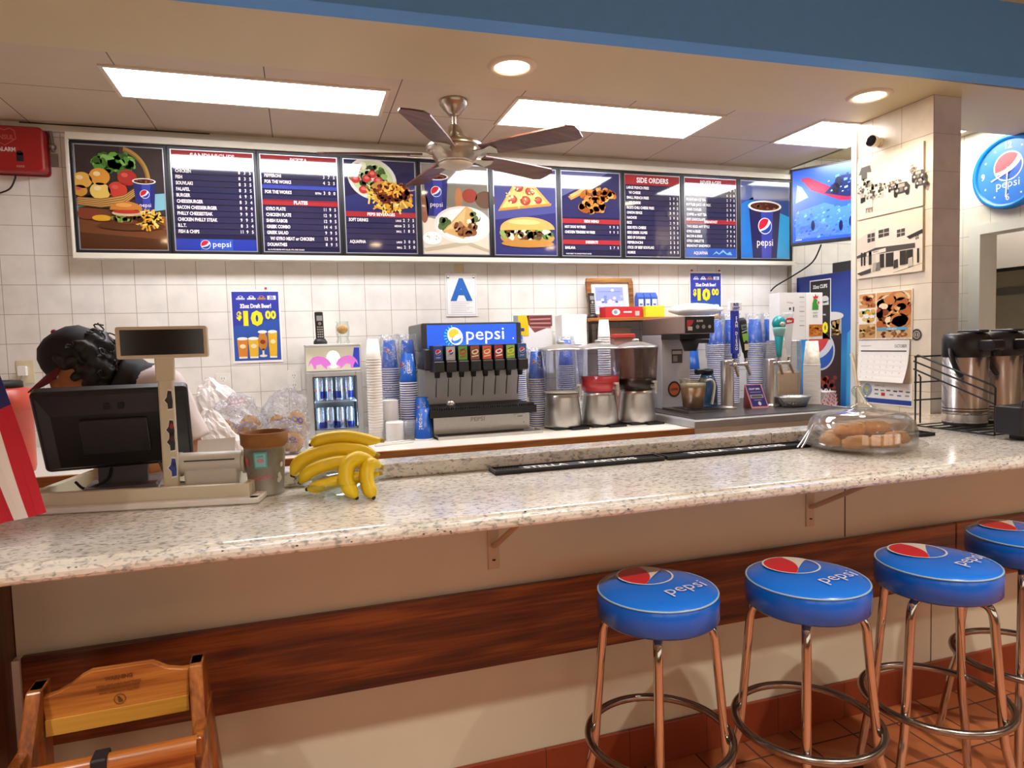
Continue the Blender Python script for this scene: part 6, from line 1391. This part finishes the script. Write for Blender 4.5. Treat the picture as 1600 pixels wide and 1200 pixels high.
# ------------------------------------------------------------------ bar stools
SEAT = mat('seat_vinyl', '0a6cd6', .22, var=.05, vs=8, coat=.3); SEATS = mat('seat_side_vinyl', '0860cc', .25, var=.05, vs=8, coat=.3); PIPE = mat('seat_piping', '8fb0c8', .35)
def bar_stool(label, x, y, leg_a, logo_a):
    t = thing('bar_stool', label, 'bar stool', (x, y, 0), 0, 'blue bar stools along the counter')
    R = .170
    b = MB(); b.lathe(SEATS, [(0, .713), (R * .95, .713), (R, .721), (R * 1.005, .777), (R * .985, .787)], n=56); b.lathe(SEAT, [(R * .985, .787), (R * .96, .794), (R * .8, .803), (R * .4, .8095), (0, .811)], n=56, close=False); b.build('seat', t)
    b = MB(); b.sweep(PIPE, [(R * .983 * math.cos(a), R * .983 * math.sin(a), .7905) for a in [q * 2 * PI / 56 for q in range(56)]], .0028, 6, closed=True); b.build('piping', t)
    b = MB(); c, s = math.cos(logo_a), math.sin(logo_a)
    def top(a, v, l):
        X, Y = a * c - v * s, a * s + v * c; r = math.hypot(X, Y) / R
        return V(X, Y, .8112 - .0082 * min(1, max(0, r)) ** 2.6 - .0 + l * 1.2 + .0004)
    b.canvas((0, 0, 0), (1, 0, 0), (0, 1, 0), 1, top)
    gx, gy, gr = .008, .062, .077
    b.ring(ink('cfd6d8', .3), gx, gy, gr, gr * 1.07, 2, 40)
    def bz(p0, cc, p1, k=8): return [tuple((1 - u) ** 2 * p0[i] + 2 * u * (1 - u) * cc[i] + u * u * p1[i] for i in (0, 1)) for u in [j / k for j in range(1, k)]]
    def arc(t0, t1, k=16): return [(math.cos(math.radians(t0 + (t1 - t0) * j / k)), math.sin(math.radians(t0 + (t1 - t0) * j / k))) for j in range(k + 1)]
    put = lambda P: [(gx + gr * px, gy + gr * py) for px, py in P]
    A = arc(232, 62); b.pol(ink('c8202e', .3), put(A + bz(A[-1], (.35, -.3), A[0])), 2)
    B = arc(62, 8, 8); E_ = (math.cos(math.radians(232)), math.sin(math.radians(232))); b.pol(ink('d8cfc0', .3), put(B + bz(B[-1], (.35, -.15), E_) + [E_] + bz(E_, (.35, -.3), B[0])), 2)
    b.txt(ink('cdd4dc', .3), 'pepsi', .035, -.092, .064, 2, 'c', sx=1.1, bold=-.004)
    b.build('seat_logo', t)
    b = MB(); b.lathe(MBLACK, [(0, .701), (.13, .701), (.135, .713), (0, .713)], n=32); b.build('under_plate', t)
    for k in range(4):
        a = leg_a + k * PI / 2; cx, sx_ = math.cos(a), math.sin(a)
        pr = [(.06, .701), (.12, .70), (.143, .691), (.155, .663), (.160, .61), (.176, .43), (.187, .31), (.205, .23), (.238, .03), (.24, .012)]
        P = smooth_path([(r * cx, r * sx_, z) for r, z in pr], 4)
        b = MB(); b.sweep(CHROME, P, .0127, 14); lg = b.build('leg', t)
        b = MB(); b.lathe(MBLACK, [(0, 0), (.016, 0), (.017, .02), (.014, .024), (0, .024)], .241 * cx, .241 * sx_, 0, 14); b.build('foot_cap', lg)
    b = MB(); b.sweep(mat('worn_chrome', '9a9088', .22, 1., var=.15, vs=30), [(.203 * math.cos(a), .203 * math.sin(a), .362) for a in [q * 2 * PI / 60 for q in range(60)]], .0115, 12, closed=True); b.build('foot_ring', t)
bar_stool('blue bar stool standing alone nearest the wooden high chair', .935, 1.645, -2.087, .21)
bar_stool('second blue bar stool from the wooden high chair', 1.378, 1.56, -2.295, .16)
bar_stool('third blue bar stool from the wooden high chair', 1.835, 1.525, -2.86, .26)
bar_stool('blue bar stool with a torn worn seam, cut by the picture edge', 2.345, 1.62, -2.55, .2)

# ------------------------------------------------------------------ wooden high chair
HW = wood('highchair_wood', '7a3f12', 'b0682a', 'c8843c', 'X', 1.2, .35, .3); HWZ = wood('highchair_wood_upright', '5f2e10', '93521f', 'ad6a2c', 'Z', 1.2, .35, .3)
t = thing('high_chair', 'wooden restaurant high chair under the counter end with a black strap', 'high chair', (-.44, 1.70, 0), .03)
b = MB().canvas((0, .0, 0), (1, 0, 0), (0, 0, 1))
def hp(z): return .155 + (.75 - z) * .045
top = [(-.15, .635), (.145, .635), (.15, .737)] + [(.13, .738), (.105, .744), (.085, .757), (.07, .766)] + [(-.055, .768), (-.075, .76), (-.1, .742), (-.125, .73), (-.155, .724)]
b.canvas((0, .05, 0), (1, 0, 0), (0, 0, 1)); b.prism(HW, top, .02); b.build('back_panel', t, bevel=.003)
MB().box(wood('highchair_pale', '9a6a22', 'c08a34', 'd09a44', 'X', 1.2, .35, .3), -.15, .145, .024, .0285, .635, .672).build('back_rail', t)
b = MB().canvas((0, .0285, 0), (1, 0, 0), (0, 0, 1)); mk = mat('burnt_mark', '6a3a14', .6); b.txt(mk, 'WARNING', 0, .74, .014, 1, 'c', bold=.03)
for q in range(3): b.txt(mk, ('NEVER LEAVE CHILD UNATTENDED', 'ALWAYS USE THE SAFETY STRAP', 'ADULT SUPERVISION REQUIRED')[q], 0, .727 - q * .0085, .0068, 1, 'c')
b.ring(mk, 0, .692, .011, .0125, 1, 20); b.pol(mk, [(-.003, .684), (.007, .686), (.0, .698), (-.005, .70)], 1); b.build('warning_mark', t)
for sx_ in (-1, 1):
    X = .165 * sx_
    for (y0, z0, y1, z1) in ((.055, .748, .16, .0), (.045, .748, -.30, .0)):
        b = MB(); d = V(X * .28, y1 - y0, z1 - z0); k = .022
        p0 = V(X, y0, z0); p1 = V(X * 1.3, y1, z1)
        b.add([p0 + V(-k * .7, -.032, 0), p0 + V(k * .7, -.032, 0), p0 + V(k * .7, (.028), 0), p0 + V(-k * .7, (.028), 0), p1 + V(-k * .7, -.032, 0), p1 + V(k * .7, -.032, 0), p1 + V(k * .7, (.028), 0), p1 + V(-k * .7, (.028), 0)], [(0, 1, 2, 3), (7, 6, 5, 4), (0, 4, 5, 1), (1, 5, 6, 2), (2, 6, 7, 3), (3, 7, 4, 0)], HWZ); b.build('leg', t, bevel=.004)
    b = MB(); b.rbox(HWZ, X * 1.08 - .012, X * 1.08 + .012, -.12, .10, .60, .64, .008); b.build('arm_rail', t)
    b = MB(); b.rbox(HWZ, X * 1.22 - .01, X * 1.22 + .01, -.19, .13, .16, .2, .006); b.build('lower_rail', t)
b = MB(); b.sweep(HW, [(-.185, -.125, .628), (.178, -.125, .628)], .02, 14); b.build('front_rail', t)
MB().box(HW, -.16, .16, -.16, .06, .36, .38).build('seat', t, bevel=.004)
MB().box(HW, -.17, .17, -.128, -.11, .52, .61).build('front_panel', t, bevel=.003)
b = MB(); st = mat('strap_black', '17171b', .6); b.rbox(st, -.024, .006, -.1475, -.10, .50, .65, .006, axis='X'); b.build('strap', t)

# ------------------------------------------------------------------ ceiling fan
t = thing('ceiling_fan', 'brushed steel ceiling fan with five dark brown blades', 'ceiling fan', (.77, 3.26, 2.69))
NI = mat('brushed_nickel', 'b8ac98', .28, 1.)
b = MB(); b.lathe(NI, [(0, -.07), (.022, -.072), (.03, -.066), (.048, -.045), (.068, -.018), (.07, 0)], n=36); b.build('canopy', t)
b = MB(); b.lathe(NI, [(.011, -.125), (.011, -.06)], n=16, close=False); b.build('rod', t)
b = MB(); b.lathe(NI, [(0, -.305), (.09, -.30), (.095, -.292), (.122, -.255), (.142, -.24), (.142, -.222), (.125, -.205), (.075, -.185), (.045, -.155), (.03, -.125), (.02, -.115), (0, -.115)], n=44); b.lathe(MBLACK, [(.1425, -.236), (.1425, -.232)], n=44, close=False); b.build('motor_housing', t)
b = MB(); b.lathe(mat('lamp_glass', 'cdbfa6', .4), [(0, -.33), (.05, -.325), (.082, -.31), (.084, -.298), (0, -.298)], n=36); b.build('light_bowl', t)
BLW = wood('blade_wood', '3a1c14', '5f3426', '73453a', 'X', 1.5, .45)
for k in range(5):
    a = math.radians(-46 + 72 * k)
    b = MB(); b.M = T3(0, 0, -.262, a, math.radians(-12))
    out = [(.16, -.05), (.3, -.062), (.62, -.072), (.655, -.05), (.66, .0), (.655, .05), (.62, .066), (.3, .058), (.16, .045)]
    b.canvas((0, 0, 0), (1, 0, 0), (0, 1, 0)); b.prism(BLW, out, .007); bl_ = b.build('blade', t)
    b = MB(); b.M = T3(0, 0, -.262, a, math.radians(-12)); b.canvas((0, 0, -.006), (1, 0, 0), (0, 1, 0)); b.prism(NI, [(.1, -.018), (.17, -.02), (.22, -.04), (.235, 0), (.22, .04), (.17, .02), (.1, .018)], .006); b.build('blade_iron', bl_)

# ------------------------------------------------------------------ person bending over behind the till
def fuse(mb, name, m, parent, voxel, smooth=4):
    """one continuous skin from overlapping closed volumes"""
    o = mb.build(name); o.data.materials.clear(); o.data.materials.append(m)
    r = o.modifiers.new('fuse', 'REMESH'); r.mode = 'VOXEL'; r.voxel_size = voxel; r.use_smooth_shade = True
    s = o.modifiers.new('soft', 'SMOOTH'); s.iterations = smooth; s.factor = .5
    dg = bpy.context.evaluated_depsgraph_get(); me = bpy.data.meshes.new_from_object(o.evaluated_get(dg))
    o.modifiers.clear(); o.data = me; o.parent = parent
    if not me.materials: me.materials.append(m)
    me.polygons.foreach_set('use_smooth', [True] * len(me.polygons))
    return o
SKIN = mat('skin', 'b87448', .5, var=.05); HAIR = mat('hair_black', '120e0e', .5, var=.3, vs=60); CAPM = mat('cap_black', '19161b', .75, var=.15, vs=50); BRIM = mat('cap_maroon', '6a1020', .7)
CLW = mat('shirt_white', 'e9dedb', .75, var=.04, vs=9, bump=.15); CLB = mat('shirt_black', '26272b', .75); TR = mat('trousers', '23242c', .8)
px, py = -.52, 2.86
t = thing('person', 'person in a black cap and white shirt with black yoke, bending behind the till', 'person', (px, py, 0))
O = V(px, py, 0); q = lambda *p: V(*p) - O
pel, wai, che, nck = q(-.53, 2.84, .95), q(-.525, 2.825, 1.10), q(-.545, 2.745, 1.315), q(-.60, 2.685, 1.415)
hc = q(-.735, 2.655, 1.475)
F = V(-.70, -.30, -.62).normalized(); U = V(-.55, -.12, .82); U = (U - F * U.dot(F)).normalized(); Rr = F.cross(U)
HM = Matrix((F, -Rr, U)).transposed().to_4x4(); HM.translation = hc      # local x = face, y = left, z = up
sn, sf = q(-.465, 2.575, 1.375), q(-.60, 2.84, 1.385)
en, ef = q(-.375, 2.555, 1.15), q(-.77, 2.82, 1.19)
wn, wf = q(-.505, 2.415, 1.13), q(-.66, 2.60, 1.16)
b = MB(); m = SKIN
b.sweep(m, smooth_path([pel - V(0, 0, .06), pel, wai, (wai + che) / 2 + V(.01, .01, .02), che, nck - V(.02, 0, .0)], 4), [.13] * 5 + [.135] * 4 + [.13] * 4 + [.13] * 4 + [.135, .12, .1, .08], 16)
b.sweep(m, [che, (sn + che) / 2 + V(0, 0, .02), sn], [.1, .085, .062], 12); b.sweep(m, [che, (sf + che) / 2 + V(0, 0, .02), sf], [.1, .085, .062], 12)
b.sweep(m, [nck - V(-.03, 0, .03), nck, hc + V(.04, .02, -.02)], [.068, .06, .056], 12)
for s_, e_, w_ in ((sn, en, wn), (sf, ef, wf)):
    b.sweep(m, [s_, s_.lerp(e_, .5), e_], [.056, .048, .04], 12); b.ball(m, e_, .041, n=12, k=8)
    b.sweep(m, [e_, e_.lerp(w_, .35), w_], [.04, .041, .027], 12)
    d = (w_ - e_).normalized(); side = d.cross(V(0, 0, 1)).normalized(); up = side.cross(d)
    palm = w_ + d * .045
    b.ball(m, palm, .047, .038, .02, n=14, k=8, rot=Matrix((d, side, up)).transposed())
    for i, L in enumerate((.062, .074, .07, .055)):
        k0 = palm + d * .03 + side * (.027 - i * .018); k1 = k0 + d * L * .5 - up * .006; k2 = k1 + d * L * .38 - up * .022; k3 = k2 + d * L * .12 - up * .022
        b.sweep(m, [k0, k1, k2, k3], [.0098, .0092, .0085, .0065], 8)
    k0 = palm - d * .01 + side * .03; b.sweep(m, [k0, k0 + side * .026 + d * .022 - up * .008, k0 + side * .034 + d * .05 - up * .018], [.012, .0105, .0075], 8)
for s_ in (-1, 1):
    h_ = pel + V(.05 * s_, .075 * s_, -.05); kn = q(-.55 + .06 * s_, 2.80 + .06 * s_, .50); an = q(-.50 + .09 * s_, 2.83 + .06 * s_, .09)
    b.sweep(m, [h_, h_.lerp(kn, .4), kn], [.098, .085, .06], 14); b.ball(m, kn, .06, n=12, k=8); b.sweep(m, [kn, kn.lerp(an, .35), an], [.06, .058, .036], 12)
    b.sweep(m, [an - V(-.03, -.02, .045), an - V(.06, .03, .05), an - V(.16, .08, .062)], [.035, .036, .024], 10)
b.M = HM
b.ball(m, (0, 0, 0), .094, .076, .112, n=24, k=16); b.ball(m, (.035, 0, -.055), .062, .056, .06, n=18, k=12)
b.sweep(m, [(.092, 0, .02), (.106, 0, -.014), (.094, 0, -.03)], [.009, .0155, .011], 10)
for s_ in (-1, 1): b.ball(m, (.002, .076 * s_, -.012), .016, .009, .028, n=10, k=8); b.ball(m, (.083, .03 * s_, .024), .012, .02, .007, n=10, k=6)
b.ball(m, (.09, 0, -.057), .012, .022, .006, n=10, k=6); b.ball(m, (.085, 0, -.082), .016, .02, .014, n=10, k=6)
b.M = None
fuse(b, 'body', SKIN, t, .0065, 3)
for s_ in (-1, 1):
    b = MB(); b.M = HM; b.ball(mat('eye_white', 'e8e2dc', .3), (.079, .03 * s_, .006), .011, .012, .009, n=12, k=8); b.ball(MBLACK, (.0875, .03 * s_, .004), .0035, .005, .005, n=8, k=6); b.build('eye', t)
# hair: loose curls behind and under the cap
b = MB(); b.M = HM; rnd = random.Random(11)
b.ball(HAIR, (-.022, 0, -.0), .095, .086, .10, n=20, k=14)
for k in range(150):
    th = rnd.uniform(-1, 1) * 2.35 + PI; z = rnd.uniform(-.115, .05)
    rr = math.sqrt(max(0, 1 - (z / .125) ** 2)); r = .0155 + rnd.random() * .009
    b.ball(HAIR, (.1 * rr * math.cos(th) - .014, .092 * rr * math.sin(th), z - .004), r, r * .8, r, n=8, k=6)
b.ball(HAIR, (-.075, 0, -.05), .06, .07, .07, n=16, k=10)
hr = fuse(b, 'hair', HAIR, t, .006, 1)
b = MB()
for k in range(46):
    th = rnd.uniform(-1, 1) * 1.9 + PI; z = rnd.uniform(-.09, .06); rr = math.sqrt(max(0, 1 - (z / .125) ** 2)); c0 = V(.115 * rr * math.cos(th) - .02, .104 * rr * math.sin(th), z); r = rnd.uniform(.01, .02); a0 = rnd.uniform(0, 6)
    n_ = c0.normalized(); x_, y_ = frame_of(n_)
    b.M = HM; b.sweep(HAIR, [c0 + (x_ * math.cos(a0 + u * .8) + y_ * math.sin(a0 + u * .8)) * r * (1 - u * .06) + n_ * u * .003 for u in range(7)], .0028, 5)
tag_ = b.build('loose_curls', t); tag_['kind'] = 'stuff'
# cap
b = MB(); b.M = HM @ Matrix.Translation((-.004, 0, .012)) @ Matrix.Rotation(-.12, 4, 'Y')
b.lathe(CAPM, [(.104, .0), (.1035, .03), (.095, .062), (.073, .092), (.04, .108), (0, .113)], n=36, close=False, sy=.9); b.lathe(CAPM, [(.104, 0), (.1, .0), (.098, .03), (.07, .088), (0, .108)], n=36, close=False, sy=.9)
cp = b.build('cap', t)
b = MB(); b.M = HM @ Matrix.Translation((-.004, 0, .012)) @ Matrix.Rotation(-.12, 4, 'Y'); b.ball(mat('cap_button', 'a81c3c', .6), (0, 0, .114), .009, .009, .006, n=10, k=6); b.build('button', cp)
b = MB(); b.M = HM @ Matrix.Translation((-.004, 0, .012)) @ Matrix.Rotation(-.12, 4, 'Y')
vs = []; ns = 14
for i in range(ns + 1):
    a = -1.05 + 2.1 * i / ns; c_, s_ = math.cos(a), math.sin(a)
    vs += [(.102 * c_, .092 * s_, .006), (.102 * c_ + .078 * max(.12, c_ ** .8 if c_ > 0 else .12), .088 * s_, .0 - .012 * s_ * s_ - .012)]
b.add(vs, [(2 * i, 2 * i + 1, 2 * i + 3, 2 * i + 2) for i in range(ns)], BRIM, True); br = b.build('brim', cp); so = br.modifiers.new('thick', 'SOLIDIFY'); so.thickness = .004
# shirt and trousers over the body
b = MB()
b.sweep(CLW, smooth_path([pel + V(0, 0, -.02), pel + V(0, 0, .04), wai, (wai + che) / 2 + V(.01, .01, .02), che, nck - V(.0, 0, .005)], 4), [.152] * 5 + [.15] * 4 + [.146] * 4 + [.146] * 4 + [.148, .134, .108, .082], 18)
b.sweep(CLW, [nck - (nck - che) * .3, nck, nck + (hc - nck) * .22], [.1, .088, .078], 16)
for s_, e_ in ((sn, en), (sf, ef)):
    b.sweep(CLW, [che, (s_ + che) / 2 + V(0, 0, .025), s_], [.12, .1, .078], 14); b.ball(CLW, s_, .079, n=14, k=10)
    b.sweep(CLW, [s_, s_.lerp(e_, .45), s_.lerp(e_, .86)], [.078, .074, .078], 14)
sh = fuse(b, 'shirt', CLW, t, .009, 4)
sh.data.materials.append(CLB); sh.data.update()
zz = lambda v: .012 * math.sin(v * 70)
for p in sh.data.polygons:
    c = p.center; d = (c - nck); along = d.dot((che - nck).normalized())
    if d.length < .135 + zz(c.x + c.y) * .8: p.material_index = 1
b = MB(); b.sweep(TR, [pel + V(0, 0, .05), pel, pel - V(0, 0, .07)], [.148, .152, .13], 16)
for s_ in (-1, 1):
    h_ = pel + V(.05 * s_, .075 * s_, -.05); kn = q(-.55 + .06 * s_, 2.80 + .06 * s_, .50); an = q(-.50 + .09 * s_, 2.83 + .06 * s_, .09)
    b.sweep(TR, [h_, h_.lerp(kn, .4), kn, kn.lerp(an, .5), an - V(0, 0, .02)], [.112, .1, .078, .07, .062], 14)
fuse(b, 'trousers', TR, t, .012, 3)
for s_ in (-1, 1):
    an = q(-.50 + .09 * s_, 2.83 + .06 * s_, .09)
    b = MB(); b.ball(MBLACK, an + V(-.06, -.03, -.045), .135, .05, .045, n=16, k=10, rot=Matrix.Rotation(math.atan2(-.08, -.16), 3, 'Z')); b.build('shoe', t)
